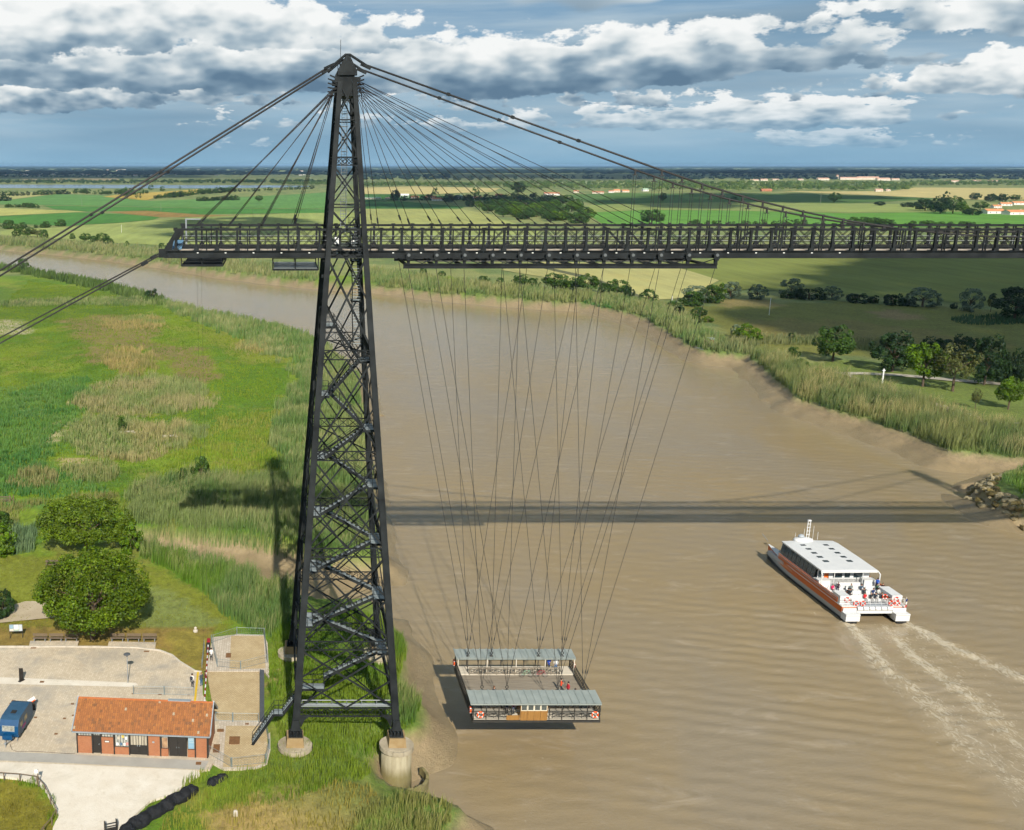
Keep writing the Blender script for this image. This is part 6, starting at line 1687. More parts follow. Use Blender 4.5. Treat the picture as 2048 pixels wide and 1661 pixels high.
RG1, RG2, RT = srgb(104, 144, 70, K), srgb(138, 160, 92, K), srgb(212, 198, 144, K)       # reed green, paler green, straw tips
GG1, GG2 = srgb(104, 148, 34, K), srgb(136, 164, 44, K)                                   # lush grass
BG = srgb(104, 152, 66, K)
BEDS = [
    # label, photo polygon, density, hmin, hmax, width, colours, tip, fray
    ('tall green reeds growing on the bank below the creek', [(285, 1085), (340, 1100), (420, 1125), (520, 1150), (585, 1165), (590, 1215), (580, 1262), (545, 1275), (500, 1262), (455, 1240), (400, 1185), (330, 1140), (275, 1115)], 16, 1.5, 2.5, 0.10, (RG1, GG1), RT, 0.6),
    ('tall reeds in the tower shadow above the creek', [(250, 1000), (290, 968), (380, 950), (480, 955), (560, 950), (620, 960), (745, 990), (757, 1050), (750, 1090), (600, 1120), (540, 1105), (470, 1095), (400, 1080), (330, 1062), (270, 1050)], 10, 1.5, 2.5, 0.12, (RG1, RG2), RT, 1.5),
    ('reeds fringing the river behind the tower', [(540, 860), (600, 760), (630, 720), (722, 740), (728, 900), (746, 985), (640, 960), (560, 945)], 6.0, 1.5, 2.4, 0.16, (RG1, RG2), RT, 3),
    ('reeds fringing the left bank upstream', [(330, 600), (420, 624), (560, 652), (632, 674), (716, 740), (640, 780), (570, 720), (500, 690), (430, 655), (345, 625)], 3.0, 1.4, 2.4, 0.22, (RG1, RG2), RT, 4),
    ('dark scrub along the left bank far upstream', [(0, 531), (60, 541), (210, 566), (330, 599), (320, 612), (200, 580), (60, 552), (0, 540)], 1.2, 1.5, 3.2, 0.5, (srgb(84, 112, 50, K), srgb(104, 128, 62, K)), RG2, 3),
    ('grey green reeds in a long thin line across the meadow', [(0, 606), (120, 600), (250, 597), (325, 600), (300, 612), (150, 612), (0, 616)], 2.0, 1.0, 1.8, 0.3, (srgb(96, 128, 70, K), RG2), RT, 3),
    ('straw and green reeds in a crescent on the meadow', [(145, 800), (180, 775), (240, 760), (300, 752), (400, 770), (430, 812), (340, 830), (250, 832), (170, 830)], 5.0, 1.1, 1.9, 0.16, (RG2, srgb(168, 166, 112, K)), srgb(218, 200, 146, K), 2.5),
    ('straw reeds in a round tuft in the middle of the meadow', ell(262, 725, 48, 26), 4.0, 1.1, 1.9, 0.18, (srgb(150, 150, 84, K), srgb(190, 172, 108, K)), srgb(216, 192, 134, K), 3),
    ('straw reeds in a big ring at the meadow centre', [(130, 880), (150, 845), (220, 828), (250, 845), (330, 850), (400, 858), (420, 872), (360, 900), (330, 920), (240, 925), (160, 915)], 6.0, 1.1, 1.9, 0.15, (RG2, srgb(174, 168, 110, K)), srgb(218, 200, 146, K), 2),
    ('pale reeds in a small oval left of another on the meadow', ell(64, 962, 46, 17), 9.0, 1.2, 1.9, 0.13, (srgb(150, 156, 96, K), RG2), srgb(206, 184, 130, K), 1.2),
    ('pale reeds in a long oval right of another on the meadow', ell(185, 948, 64, 20), 8.0, 1.1, 1.8, 0.13, (srgb(150, 156, 96, K), RG2), srgb(206, 184, 130, K), 1.5),
    ('blue green young reeds filling the left of the meadow', [(-20, 810), (60, 775), (170, 755), (184, 775), (150, 800), (165, 832), (112, 872), (98, 930), (180, 970), (240, 985), (-20, 1000)], 5.0, 0.7, 1.2, 0.16, (BG, srgb(84, 140, 66, K)), srgb(150, 172, 104, K), 2.5),
    ('straw grass in faint tufts on the upper meadow', [(190, 640), (320, 632), (330, 655), (230, 665)], 2.5, 0.8, 1.4, 0.2, (RG2, srgb(180, 166, 104, K)), srgb(210, 190, 130, K), 3),
    ('pale grass in tufts by the upper river fringe', [(460, 690), (560, 680), (600, 700), (520, 715)], 2.5, 0.8, 1.6, 0.2, (RG2, srgb(176, 164, 100, K)), RT, 3),
    ('rough mixed grass between meadow and tower', [(420, 830), (560, 830), (560, 940), (420, 960), (300, 955), (380, 900)], 4.0, 0.5, 1.1, 0.15, (GG2, srgb(150, 160, 70, K)), srgb(190, 176, 100, K), 3),
    ('lush grass growing under the tower', [(545, 1275), (600, 1230), (700, 1215), (790, 1240), (805, 1300), (798, 1340), (834, 1400), (830, 1440), (765, 1474), (740, 1500), (640, 1500), (545, 1480), (540, 1350)], 19, 0.45, 1.1, 0.075, (GG1, GG2), srgb(170, 180, 84, K), 0.6),
    ('tall reeds leaning over the mud at the tower foot', [(775, 1380), (832, 1385), (836, 1430), (795, 1450), (770, 1430)], 22, 1.4, 2.3, 0.08, (RG1, GG1), RT, 0.4),
    ('reeds on the bank edge by the rear pier', [(775, 1255), (800, 1258), (806, 1305), (780, 1320)], 22, 1.2, 2.2, 0.08, (RG1, GG1), RT, 0.4),
    ('long grass growing below the ramp pads', [(455, 1545), (520, 1542), (545, 1500), (545, 1480), (640, 1500), (740, 1505), (750, 1532), (700, 1560), (610, 1590), (520, 1618), (420, 1625), (405, 1600), (425, 1570)], 18, 0.35, 0.85, 0.075, (GG1, GG2), srgb(178, 176, 84, K), 0.6),
    ('dry yellow grass at the bottom of the bank', [(400, 1630), (520, 1605), (640, 1572), (735, 1555), (760, 1600), (720, 1661), (700, 1720), (380, 1720)], 7, 0.25, 0.6, 0.09, (srgb(190, 164, 96, K), srgb(170, 160, 70, K)), srgb(214, 190, 124, K), 1),
    ('green reeds on the spit at the bottom edge', [(700, 1661), (730, 1620), (790, 1590), (860, 1580), (903, 1592), (905, 1630), (885, 1661), (880, 1740), (690, 1740)], 16, 0.6, 1.3, 0.08, (RG1, srgb(150, 156, 78, K)), RT, 0.5),
    ('weeds growing along the gravel beside the black tube', [(280, 1618), (300, 1600), (345, 1588), (372, 1560), (400, 1548), (425, 1545), (415, 1560), (380, 1580), (330, 1605), (290, 1630)], 16, 0.4, 0.9, 0.09, (GG1, GG2), srgb(170, 170, 84, K), 0.4),
    ('weeds growing along the curved rail fence', [(0, 1556), (60, 1560), (90, 1580), (116, 1630), (106, 1655), (92, 1640), (98, 1610), (78, 1585), (50, 1572), (0, 1568)], 16, 0.3, 0.8, 0.09, (GG1, GG2), srgb(160, 176, 60, K), 0.4),
    ('blue grey reeds between the bushes at left', [(12, 1062), (70, 1060), (75, 1105), (20, 1110)], 14, 1.2, 2.0, 0.10, (srgb(120, 150, 104, K), BG), srgb(170, 190, 140, K), 0.6),
    ('straw coloured scrub behind the big dense bush', [(0, 1010), (110, 1000), (240, 985), (270, 1040), (200, 1000), (60, 1015), (20, 1060), (0, 1060)], 7, 0.6, 1.3, 0.12, (srgb(150, 150, 90, K), GG2), srgb(206, 186, 130, K), 1),
    ('short lime meadow grass in tussocks over the whole left bank', [(-40, 640), (60, 560), (210, 585), (330, 615), (430, 660), (560, 720), (560, 830), (540, 940), (420, 960), (250, 1000), (-40, 1000)], 2.6, 0.2, 0.55, 0.16, (LIME, LIME2), srgb(176, 178, 70, K), 2),
    ('mown grass in short tufts behind the plaza', [(-20, 1115), (120, 1115), (300, 1135), (440, 1205), (460, 1260), (-20, 1260)], 7, 0.08, 0.2, 0.10, (srgb(140, 150, 48, K), srgb(128, 146, 44, K)), srgb(176, 168, 80, K), 1),
    ('olive and dry grass in patches right of the black tube', [(290, 1720), (310, 1670), (350, 1618), (400, 1582), (440, 1572), (425, 1610), (405, 1640), (385, 1720)], 12, 0.35, 0.8, 0.09, (GG2, srgb(176, 166, 76, K)), srgb(200, 180, 104, K), 0.5),
    ('dry lawn grass inside the curved rail fence', [(-30, 1572), (50, 1576), (80, 1592), (98, 1625), (90, 1720), (-30, 1720)], 12, 0.08, 0.2, 0.08, (srgb(150, 142, 50, K), srgb(130, 140, 44, K)), srgb(186, 168, 90, K), 0.5),
    # far bank
    ('tall straw topped reeds along the right bank', [(1500, 706), (1545, 745), (1600, 792), (1700, 822), (1760, 838), (1850, 872), (1900, 893), (2060, 908), (2150, 905), (2150, 862), (1990, 850), (1920, 832), (1800, 792), (1700, 762), (1610, 738), (1560, 715)], 8.0, 2.0, 3.5, 0.11, (srgb(104, 136, 72, K), srgb(134, 150, 84, K)), srgb(232, 206, 150, 0.72), 1.5),
    ('reeds behind the fishing hut on the right bank', [(1420, 700), (1500, 706), (1520, 690), (1640, 690), (1700, 700), (1780, 705), (1780, 690), (1640, 680), (1500, 680), (1440, 684)], 3.0, 1.6, 2.8, 0.22, (srgb(120, 140, 84, K), srgb(150, 156, 100, K)), srgb(206, 196, 140, K), 2),
    ('reeds along the right bank below the shrubs', [(1180, 603), (1225, 613), (1290, 630), (1330, 655), (1370, 680), (1420, 700), (1440, 684), (1400, 655), (1360, 625), (1290, 605), (1200, 592)], 3.0, 1.6, 3.0, 0.24, (srgb(110, 146, 76, K), srgb(140, 156, 92, K)), RT, 2),
    ('reeds fringing the far bank under the carriage', [(745, 567), (800, 572), (900, 584), (1000, 592), (1090, 598), (1180, 603), (1200, 592), (1090, 583), (1000, 574), (900, 562), (800, 548), (742, 540)], 1.3, 1.8, 3.4, 0.36, (srgb(118, 148, 80, K), srgb(140, 152, 88, K)), srgb(214, 200, 146, K), 3),
    ('reeds fringing the far bank left of the tower', [(-40, 486), (0, 488), (100, 496), (200, 506), (330, 522), (440, 540), (540, 551), (640, 561), (640, 545), (540, 532), (440, 518), (330, 503), (200, 492), (100, 482), (-40, 474)], 0.55, 1.8, 3.6, 0.6, (srgb(124, 148, 84, K), srgb(146, 154, 96, K)), srgb(214, 200, 150, K), 4),
    ('bright green marsh plants in a low clump on the right mudbank', ell(1205, 606, 46, 8), 1.6, 0.5, 1.2, 0.4, (srgb(90, 150, 70, K), srgb(80, 140, 70, K)), srgb(120, 160, 90, K), 2),
    ('dark reeds in an oval in the shaded meadow', ell(1990, 642, 88, 9), 1.2, 1.0, 1.6, 0.4, (srgb(76, 112, 72, K), srgb(84, 116, 76, K)), srgb(110, 134, 90, K), 2),
    ('grass on top of the rocky point at the right edge', [(2000, 945), (2048, 925), (2120, 925), (2160, 1000), (2048, 990), (2000, 965)], 8, 0.7, 1.5, 0.12, (GG1, RG1), RT, 0.6),
]
nbl = 0
for i, (lab, poly, dens, h0, h1, w, cols, tip, fray) in enumerate(BEDS):
    thin_ = 0.72 if w < 0.13 else 0.85
    q = scatter(GP(poly), dens * (2.0 if w < 0.13 else 1.6), 100 + i, fray); w = w * thin_
    nm = 'grass' if 'grass' in lab else ('weeds' if 'weeds' in lab else ('scrub' if 'scrub' in lab else ('marsh_plants' if 'plants' in lab else 'reeds')))
    o = blades(nm, q, h0, h1, w, cols, tip, 200 + i)
    if o: tag(o, lab, nm.replace('_', ' '), kind='stuff'); nbl += len(o.data.polygons)
print('blade faces', nbl)


def crown(name, rx, ry, rz, nclump, nleaf, leaf, seed, cols, flat=0.55, core=0.5):
    """foliage: leaf-sized quads over many overlapping clumps; centre at the origin of the crown's middle"""
    rg = np.random.default_rng(seed)
    u = rg.normal(size=(nclump, 3)); u /= np.linalg.norm(u, axis=1)[:, None]; u[:, 2] = np.where(u[:, 2] < 0, u[:, 2] * flat, u[:, 2])
    r = core + (1.02 - core) * rg.random(nclump) ** 0.6
    cc = u * r[:, None] * np.array([rx, ry, rz]); cr = (0.14 + 0.24 * rg.random(nclump)) * min(rx, rz) * (1.1 if nclump < 30 else 0.9)
    tint = rg.uniform(0.62, 1.3, nclump)
    k = rg.integers(0, nclump, nleaf); v = rg.normal(size=(nleaf, 3)); v /= np.linalg.norm(v, axis=1)[:, None]
    out = u[k]; s = np.sum(v * out, 1); v = np.where((s < -0.25)[:, None], -v, v)
    p = cc[k] + v * (cr[k] * rg.uniform(0.72, 1.08, nleaf))[:, None]
    nrm = v * 0.8 + rg.normal(size=(nleaf, 3)) * 0.45 + np.array([0, 0, 0.35]); nrm /= np.linalg.norm(nrm, axis=1)[:, None]
    a = np.cross(nrm, rg.normal(size=(nleaf, 3))); a /= np.linalg.norm(a, axis=1)[:, None]; b = np.cross(nrm, a)
    L = leaf * rg.uniform(0.6, 1.3, nleaf)[:, None]
    V = np.stack([p - a * L * 0.5, p + b * L * 0.34 - a * L * 0.05, p + a * L * 0.55, p - b * L * 0.34 - a * L * 0.05], 1)
    c = np.array(cols); f = rg.random((nleaf, 1)); C = (c[0] * (1 - f) + c[1] * f) * (tint[k][:, None]) * rg.uniform(0.8, 1.2, (nleaf, 1))
    C = np.repeat(C[:, None], 4, 1)
    return fastmesh(name, V.reshape(-1, 3), 4, np.arange(nleaf * 4), LEAF, C.reshape(-1, 3))


BARK = mat('bark', srgb(112, 96, 76, 0.7), srgb(84, 70, 54, 0.7), 3.0, rough=0.95, bump=0.03)
def trunk(h, r, spread, seed, n=6):
    rg = random.Random(seed); b = MB()
    b.tube([(0, 0, -0.3), (0.05, 0.02, h * 0.3), (-0.05, 0.04, h * 0.62)], [r * 1.25, r, r * 0.7], 8)
    for i in range(n):
        a = 2 * math.pi * i / n + rg.uniform(-0.3, 0.3); z0 = h * rg.uniform(0.3, 0.55); e = spread * rg.uniform(0.5, 0.85)
        b.tube([(0, 0, z0), (e * 0.45 * math.cos(a), e * 0.45 * math.sin(a), z0 + h * 0.18), (e * math.cos(a), e * math.sin(a), z0 + h * rg.uniform(0.28, 0.42))], [r * 0.5, r * 0.32, r * 0.1], 6)
    return b


def tree_proto(name, H, W, leaf, nleaf, nclump, cols, seed, stem=0.22, tr=0.2, flat=0.8, core=0.5):
    """unit tree: height H, crown width W"""
    T = thing(name, 'tree', 'tree')
    cz = H * stem + (H - H * stem) * 0.5; rz = (H - H * stem) / 2
    me = crown('crown', W / 2, W / 2, rz, nclump, nleaf, leaf, seed, cols, flat, core); c = link('crown', me, T); c.location = (0, 0, cz)
    trunk(H * 0.9, tr, W / 2, seed).build('trunk', BARK, T)
    T['H'] = H; T['W'] = W
    return T


GL = (srgb(120, 152, 22, 0.55), srgb(84, 124, 18, 0.55)); GM = (srgb(92, 128, 44, 0.55), srgb(66, 100, 32, 0.55)); GD = (srgb(60, 92, 40, 0.55), srgb(44, 72, 32, 0.55)); GS = (srgb(150, 168, 140, 0.6), srgb(104, 130, 92, 0.55)); GB = (srgb(120, 122, 66, 0.55), srgb(92, 104, 50, 0.55))
PRO = {}
def proto(kind):
    if kind in PRO: return PRO[kind], False
    spec = {'round': (8, 7.2, 0.46, 4600, 70, GM, 0.12), 'dark': (8, 7.2, 0.46, 4600, 70, GD, 0.06), 'lit': (8, 6.6, 0.42, 4200, 64, GL, 0.2), 'brown': (8, 6.6, 0.36, 2600, 50, GB, 0.25),
            'bush': (5, 6, 0.42, 3400, 48, GM, -0.12), 'darkbush': (5, 6, 0.42, 3400, 48, GD, -0.12), 'litbush': (5, 5.6, 0.38, 3400, 48, GL, -0.12), 'silver': (5.5, 6, 0.38, 3000, 44, GS, -0.08),
            'far': (9, 8, 1.2, 620, 30, GM, -0.06), 'fardark': (9, 8, 1.2, 620, 30, GD, -0.06), 'tall': (12, 5, 0.6, 1200, 36, GM, 0.10), 'cone': (8, 4, 0.5, 1000, 30, GD, 0.05), 'poplar': (14, 4.5, 1.0, 420, 24, GM, 0.08)}[kind]
    T = tree_proto('bush' if 'bush' in kind or kind == 'silver' else ('poplar_tree' if kind == 'poplar' else 'tree'), spec[0], spec[1], spec[2], spec[3], spec[4], spec[5], sum(map(ord, kind)), spec[6])
    PRO[kind] = T
    return T, True


def plant(px, py, wpx, hpx, kind, label, group, rz=None):
    """a tree or bush whose foot is at photo pixel (px, py) and which is wpx x hpx pixels large there"""
    P, fresh = proto(kind); x, y = G(px, py)
    depth = (y - CY) * math.cos(PITCH) + (CZ - LAND) * math.sin(PITCH)
    W = wpx * depth / F_PX; H = AY(px, py - hpx, y)[1] - LAND
    loc = (x, y, LAND - 0.1); rz = random.uniform(0, 6.28) if rz is None else rz
    s = (W / P['W'], W / P['W'] * random.uniform(0.9, 1.1), H / P['H'])
    if fresh:
        P.location = loc; P.rotation_euler = (0, 0, rz); P.scale = s; o = P
    else: o = dup(P, loc, rz, scale=s)
    return tag(o, label, 'bush' if ('bush' in kind or kind == 'silver') else 'tree', group)


# the two large trees by the quay
def big_tree(px, py, wpx, toppx, nleaf, nclump, leaf, cols, seed, name, label, stem, tr, flat=0.5, sy=1.0, dy=0.0):
    x, y = G(px, py); y += dy
    depth = (y - CY) * math.cos(PITCH) + 55 * math.sin(PITCH); W = wpx * depth / F_PX; H = AY(px, toppx, y + W * 0.12)[1] - LAND
    T = tree_proto(name, H, W, leaf, nleaf, nclump, cols, seed, stem, tr, flat, 0.62); T.location = (x, y, LAND); T.scale = (1, sy, 1)
    return tag(T, label, 'tree')
big_tree(187, 1275, 206, 1108, 30000, 260, 0.30, (srgb(130, 154, 20, 0.52), srgb(84, 122, 16, 0.48)), 3, 'lime_tree', 'big round dense green tree behind the benches of the plaza', 0.16, 0.35, 0.75)
big_tree(168, 1108, 196, 996, 26000, 220, 0.32, (srgb(134, 158, 24, 0.52), srgb(88, 122, 20, 0.48)), 8, 'willow_bush', 'broad dense bright green bush tree at the edge of the meadow', 0.02, 0.3, 0.4, 0.62, 1.5)
NEAR = [(262, 1106, 40, 58, 'litbush', 'small green bush against the right flank of the broad bush tree'), (8, 1110, 52, 60, 'litbush', 'olive bush cut by the left edge above the worn path'), (4, 1062, 44, 34, 'bush', 'dark bush cut by the left edge below the gate'),
        (403, 962, 36, 44, 'bush', 'larger of two round bushes on the grass above the tower shadow'), (366, 960, 22, 22, 'bush', 'smaller of two round bushes on the grass above the tower shadow'), (245, 864, 18, 28, 'bush', 'lone bush beside a driftwood log on the meadow'),
        (304, 600, 26, 22, 'darkbush', 'dark bush on the tip of the left bank'), (48, 544, 24, 24, 'bush', 'small spreading tree on the left bank far upstream'), (6, 1235, 40, 60, 'darkbush', 'dark foliage cut by the left edge beside the worn path')]
for px, py, w, h, k, lab in NEAR: plant(px, py, w, h, k, lab, 'bushes on the left bank')
RIGHT = [(1389, 604, 48, 30, 'silver', 'silvery'), (1384, 612, 40, 26, 'bush', 'green'), (1423, 606, 42, 32, 'bush', 'round green'), (1441, 598, 24, 30, 'litbush', 'fresh green'), (1460, 598, 42, 32, 'silver', 'pale silvery'), (1514, 599, 34, 28, 'silver', 'grey green'), (1581, 593, 42, 34, 'silver', 'tall silvery'), (1575, 597, 26, 16, 'darkbush', 'low dark'), (1617, 599, 54, 24, 'darkbush', 'long dark'), (1663, 600, 34, 26, 'silver', 'small silvery'), (1713, 606, 42, 20, 'darkbush', 'flat dark'), (1747, 607, 20, 16, 'darkbush', 'tiny dark'), (1785, 611, 34, 24, 'darkbush', 'deep green'), (1812, 612, 30, 18, 'darkbush', 'low deep green'), (1845, 614, 58, 36, 'silver', 'big silvery'), (1907, 618, 14, 12, 'darkbush', 'very small dark'), (1939, 624, 40, 44, 'silver', 'upright silvery'), (1981, 624, 16, 32, 'brown', 'thin sparse'), (2028, 640, 78, 66, 'dark', 'large dark')]
for px, py, w, h, k, lab in RIGHT: plant(px, py, w, h, k, lab + (' tree' if k in ('dark', 'brown') else ' shrub') + ' in the hedge behind the rough meadow', 'hedge behind the rough meadow')
BANK = [(846, 547, 14, 11, 'bush', 'bush at the left end of the far reed bank'), (883, 553, 16, 10, 'bush', 'second bush from the left on the far reed bank'), (967, 564, 22, 11, 'bush', 'low bush on the far reed bank below the carriage'), (1000, 571, 16, 14, 'bush', 'bush left of the large clump under the carriage'), (1040, 575, 30, 24, 'round', 'pale round tree at the left of the clump under the carriage'), (1066, 576, 26, 18, 'bush', 'low bush in the clump under the carriage'), (1110, 580, 44, 32, 'round', 'largest tree of the clump under the carriage'), (1131, 580, 26, 18, 'litbush', 'light bush in the clump under the carriage'), (1150, 580, 30, 24, 'round', 'middle tree of the clump under the carriage'), (1174, 584, 46, 34, 'round', 'broad tree right of the middle of the clump under the carriage'), (1208, 586, 24, 18, 'bush', 'bush near the right end of the clump under the carriage'), (1232, 592, 38, 32, 'round', 'tree at the right end of the clump under the carriage'), (1255, 597, 26, 24, 'darkbush', 'dark bush closing the clump under the carriage'), (1296, 603, 32, 22, 'bush', 'bush alone right of the clump under the carriage'), (1345, 618, 28, 14, 'bush', 'low bush at the start of the right reed belt'), (1359, 632, 18, 22, 'darkbush', 'narrow dark bush in the right reed belt'), (1396, 632, 30, 16, 'bush', 'wide low bush in the right reed belt'), (1393, 646, 20, 16, 'bush', 'small bush below a wide low one in the right reed belt'), (1416, 645, 20, 12, 'litbush', 'small light bush in the right reed belt'),
        (1494, 683, 50, 34, 'litbush', 'bright green bush beside the fishing hut'), (1471, 676, 18, 26, 'silver', 'pale dry bush left of the bright green one'), (1581, 685, 14, 20, 'cone', 'small cone shaped tree at the meadow edge'), (1586, 716, 24, 20, 'bush', 'bush between reed beds left of the park'), (1630, 755, 30, 18, 'litbush', 'green bush above the straw topped reeds'), (1600, 735, 30, 16, 'bush', 'bush at the top of the straw topped reeds')]
for px, py, w, h, k, lab in BANK: plant(px, py, w, h, k, lab, 'bushes along the right bank')
PARK = [(1665, 724, 68, 70, 'round', 'round tree standing alone at the left of the park'), (1784, 744, 78, 78, 'dark', 'large dark tree left of the lit park tree'), (1845, 774, 66, 86, 'lit', 'bright green tree by the park path'), (1870, 728, 70, 52, 'dark', 'dark tree behind the bright park tree'), (1925, 728, 56, 56, 'dark', 'dark tree behind the sparse brown one'), (1905, 783, 74, 96, 'brown', 'sparse brown green tree with dark trunk by the park path'), (1968, 770, 66, 96, 'dark', 'tall dark tree right of the sparse brown one'), (2036, 770, 44, 70, 'dark', 'dark tree cut by the right edge behind the path'), (1998, 765, 34, 40, 'darkbush', 'dark bush between tall trees of the park'), (2016, 819, 46, 62, 'lit', 'young green tree on the lawn near the right edge'), (1950, 818, 16, 42, 'brown', 'thin sapling on the park lawn')]
for px, py, w, h, k, lab in PARK: plant(px, py, w, h, k, lab, 'trees in the riverside park')
FARB = [(17, 458, 26, 16, 'bush'), (33, 459, 12, 10, 'bush'), (46, 457, 16, 11, 'bush'), (72, 456, 9, 6, 'bush'), (84, 456, 9, 8, 'bush'), (93, 456, 16, 12, 'bush'), (122, 453, 22, 13, 'bush'), (33, 474, 16, 14, 'bush'), (55, 475, 30, 20, 'round'), (75, 476, 26, 18, 'brown'), (88, 477, 18, 16, 'bush'), (145, 479, 11, 11, 'bush'), (171, 485, 19, 18, 'round'), (187, 485, 13, 12, 'bush'), (204, 488, 26, 21, 'round'), (221, 489, 13, 11, 'bush'), (254, 493, 8, 10, 'bush'), (324, 497, 14, 10, 'bush'), (1303, 450, 44, 30, 'round'), (1668, 406, 20, 20, 'round'), (1390, 450, 14, 10, 'bush'), (1467, 404, 14, 10, 'bush'), (518, 404, 14, 13, 'round'), (62, 416, 16, 9, 'bush'), (1325, 404, 12, 18, 'round')]
words = 'first second third fourth fifth sixth seventh eighth ninth tenth eleventh twelfth thirteenth fourteenth fifteenth sixteenth seventeenth eighteenth nineteenth twentieth twenty-first twenty-second twenty-third twenty-fourth twenty-fifth'.split()
for i, (px, py, w, h, k) in enumerate(FARB):
    if i < 18: plant(px, py, w, h, k, (words[i] + ' shrub from the left along the edge of the pale wheat field' if i < 7 else words[i - 7] + ' shrub from the left above the far reed bank'), 'shrubs on the far left bank')
    else: plant(px, py, w, h, k, ['solitary round tree just above the middle of the deck', 'solitary tree in the green hill field at right', 'small bush above the deck right of the solitary tree', 'bush by the track in the hill field', 'lone bush in the green field left of the tower', 'bush at the edge of the yellow field', 'small dark tree in the upper hill field'][i - 18], 'solitary trees in the fields')
sap = lambda: None
# driftwood on the meadow
LOG = mat('driftwood', srgb(206, 200, 188, 0.7), srgb(160, 150, 134, 0.7), 2)
for px, py, w, lab in ((257, 868, 34, 'pale driftwood log beside the lone bush'), (341, 876, 30, 'dark low log pile in the straw reeds')):
    x, y = G(px, py); b = MB(); b.tube([(x - 1.8, y, LAND + 0.3), (x, y + 0.2, LAND + 0.4), (x + 1.7, y - 0.1, LAND + 0.3)], [0.3, 0.26, 0.16], 7); b.tube([(x - 1.0, y + 0.4, LAND + 0.4), (x + 1.2, y + 0.6, LAND + 0.5)], 0.15, 6)
    tag(b.build('driftwood_log', LOG), lab, 'log')
# gate at the left edge
x, y = G(10, 1006)
T = thing('field_gate', 'pale wooden field gate at the left edge of the meadow', 'gate', (x, y, LAND))
for k in range(4): MB().box(-1.6, 1.0, -0.03, 0.03, 0.3 + 0.28 * k, 0.42 + 0.28 * k).build('bar', OLDWOOD, T)
for xx in (-1.6, 0.98, 1.6): MB().box(xx - 0.07, xx + 0.07, -0.07, 0.07, -0.3, 1.45).build('post', OLDWOOD, T)
MB().bar((0.98, 0, 1.3), (1.6, 0.0, 0.3), 0.08, 0.08).build('brace', OLDWOOD, T)

# rocks of the point at the right edge
RK = thing('rock_revetment', 'heap of pale and mossy boulders on the point at the right edge', 'boulders', (*G(2000, 985, 2.0), 1.0), world=True)
rm = [mat('boulder_pale', srgb(190, 176, 140, 0.7), srgb(130, 116, 80, 0.7), 0.8, rough=0.95, bump=0.05), mat('boulder_mossy', srgb(140, 124, 72, 0.65), srgb(96, 84, 50, 0.65), 0.8, rough=0.95, bump=0.05)]
protos = []
for k in range(5):
    bm = bmesh.new(); bmesh.ops.create_icosphere(bm, subdivisions=1, radius=0.5); rg = random.Random(k)
    for v in bm.verts: v.co *= rg.uniform(0.72, 1.2); v.co.z *= 0.7
    me = bpy.data.meshes.new('boulder'); bm.to_mesh(me); bm.free(); me.materials.append(rm[k % 2]); protos.append(me)
OUT = [Vector(p) for p in GP([(2040, 930), (1985, 944), (1958, 962), (1988, 984), (2048, 1006), (2160, 1034)])]; mid_ = Vector(G(2075, 965))
rg = random.Random(9)
for k in range(260):
    s = 0.6 + rg.random() * 4.39; i = int(s); p = OUT[i].lerp(OUT[i + 1], s - i); u = rg.uniform(-2.6, 2.6); p = p + (p - mid_).normalized() * u
    z = float(land_h(np.array([p.x]), np.array([p.y]))[0][0])
    o = bpy.data.objects.new('boulder', protos[rg.randrange(5)]); COL.objects.link(o); o.parent = RK; o.matrix_parent_inverse = Matrix.Translation(-Vector(RK.location))
    sc = rg.uniform(0.8, 2.0); o.location = (p.x, p.y, max(z, 0.0) + 0.12 * sc); o.scale = (sc, sc * rg.uniform(0.7, 1.1), sc); o.rotation_euler = (rg.uniform(-0.5, 0.5), rg.uniform(-0.5, 0.5), rg.uniform(0, 6))

# lift-net fishing hut on the right mudbank
X_, Y_ = G(1424, 697, 3.0)
T = thing('fishing_hut', 'small wooden lift net fishing hut on stilts on the right mudbank', 'hut', (X_, Y_, 2.4), 0.3)
for sx in (-1.3, 1.3):
    for sy in (-1.2, 1.2): MB().tube([(sx, sy, -1.5), (sx, sy, 2.2)], 0.10, 6).build('stilt', OLDWOOD, T)
MB().box(-1.6, 1.6, -1.5, 1.5, 2.2, 2.35).build('platform', OLDWOOD, T); MB().box(-0.9, 0.9, -0.4, 1.3, 2.35, 3.7).build('cabin_wall', mat('red_boards', srgb(150, 84, 70, 0.7), srgb(120, 70, 60, 0.7), 2), T)
b = MB(); b.add([(-1.1, -0.6, 3.7), (1.1, -0.6, 3.7), (1.1, 1.5, 4.1), (-1.1, 1.5, 4.1), (-1.1, -0.6, 3.8), (1.1, -0.6, 3.8), (1.1, 1.5, 4.2), (-1.1, 1.5, 4.2)], [(3, 2, 1, 0), (4, 5, 6, 7), (0, 1, 5, 4), (1, 2, 6, 5), (2, 3, 7, 6), (3, 0, 4, 7)]); b.build('cabin_roof', ZINC, T)
b = MB(); b.tube([(-1.0, -1.3, 2.4), (-5.0, -2.2, 4.2)], 0.05, 5); b.tube([(-5, -2.2, 4.2), (-7.3, -4.2, 1.2), ], 0.03, 4); b.tube([(-5, -2.2, 4.2), (-3.0, -4.2, 1.2)], 0.03, 4); b.tube([(-5, -2.2, 4.2), (-7.3, -0.4, 1.2)], 0.03, 4); b.build('net_boom', OLDWOOD, T)
b = MB(); b.tube([(-7.3, -4.2, 1.2), (-3.0, -4.2, 1.2), (-3.0, -0.4, 1.2), (-7.3, -0.4, 1.2), (-7.3, -4.2, 1.2)], 0.04, 4); b.build('net_frame', GREY, T)
b = MB(); b.box(1.6, 7.0, -0.3, 0.3, 2.2, 2.3); b.build('gangway', OLDWOOD, T)
HAZE = 2.8e-5

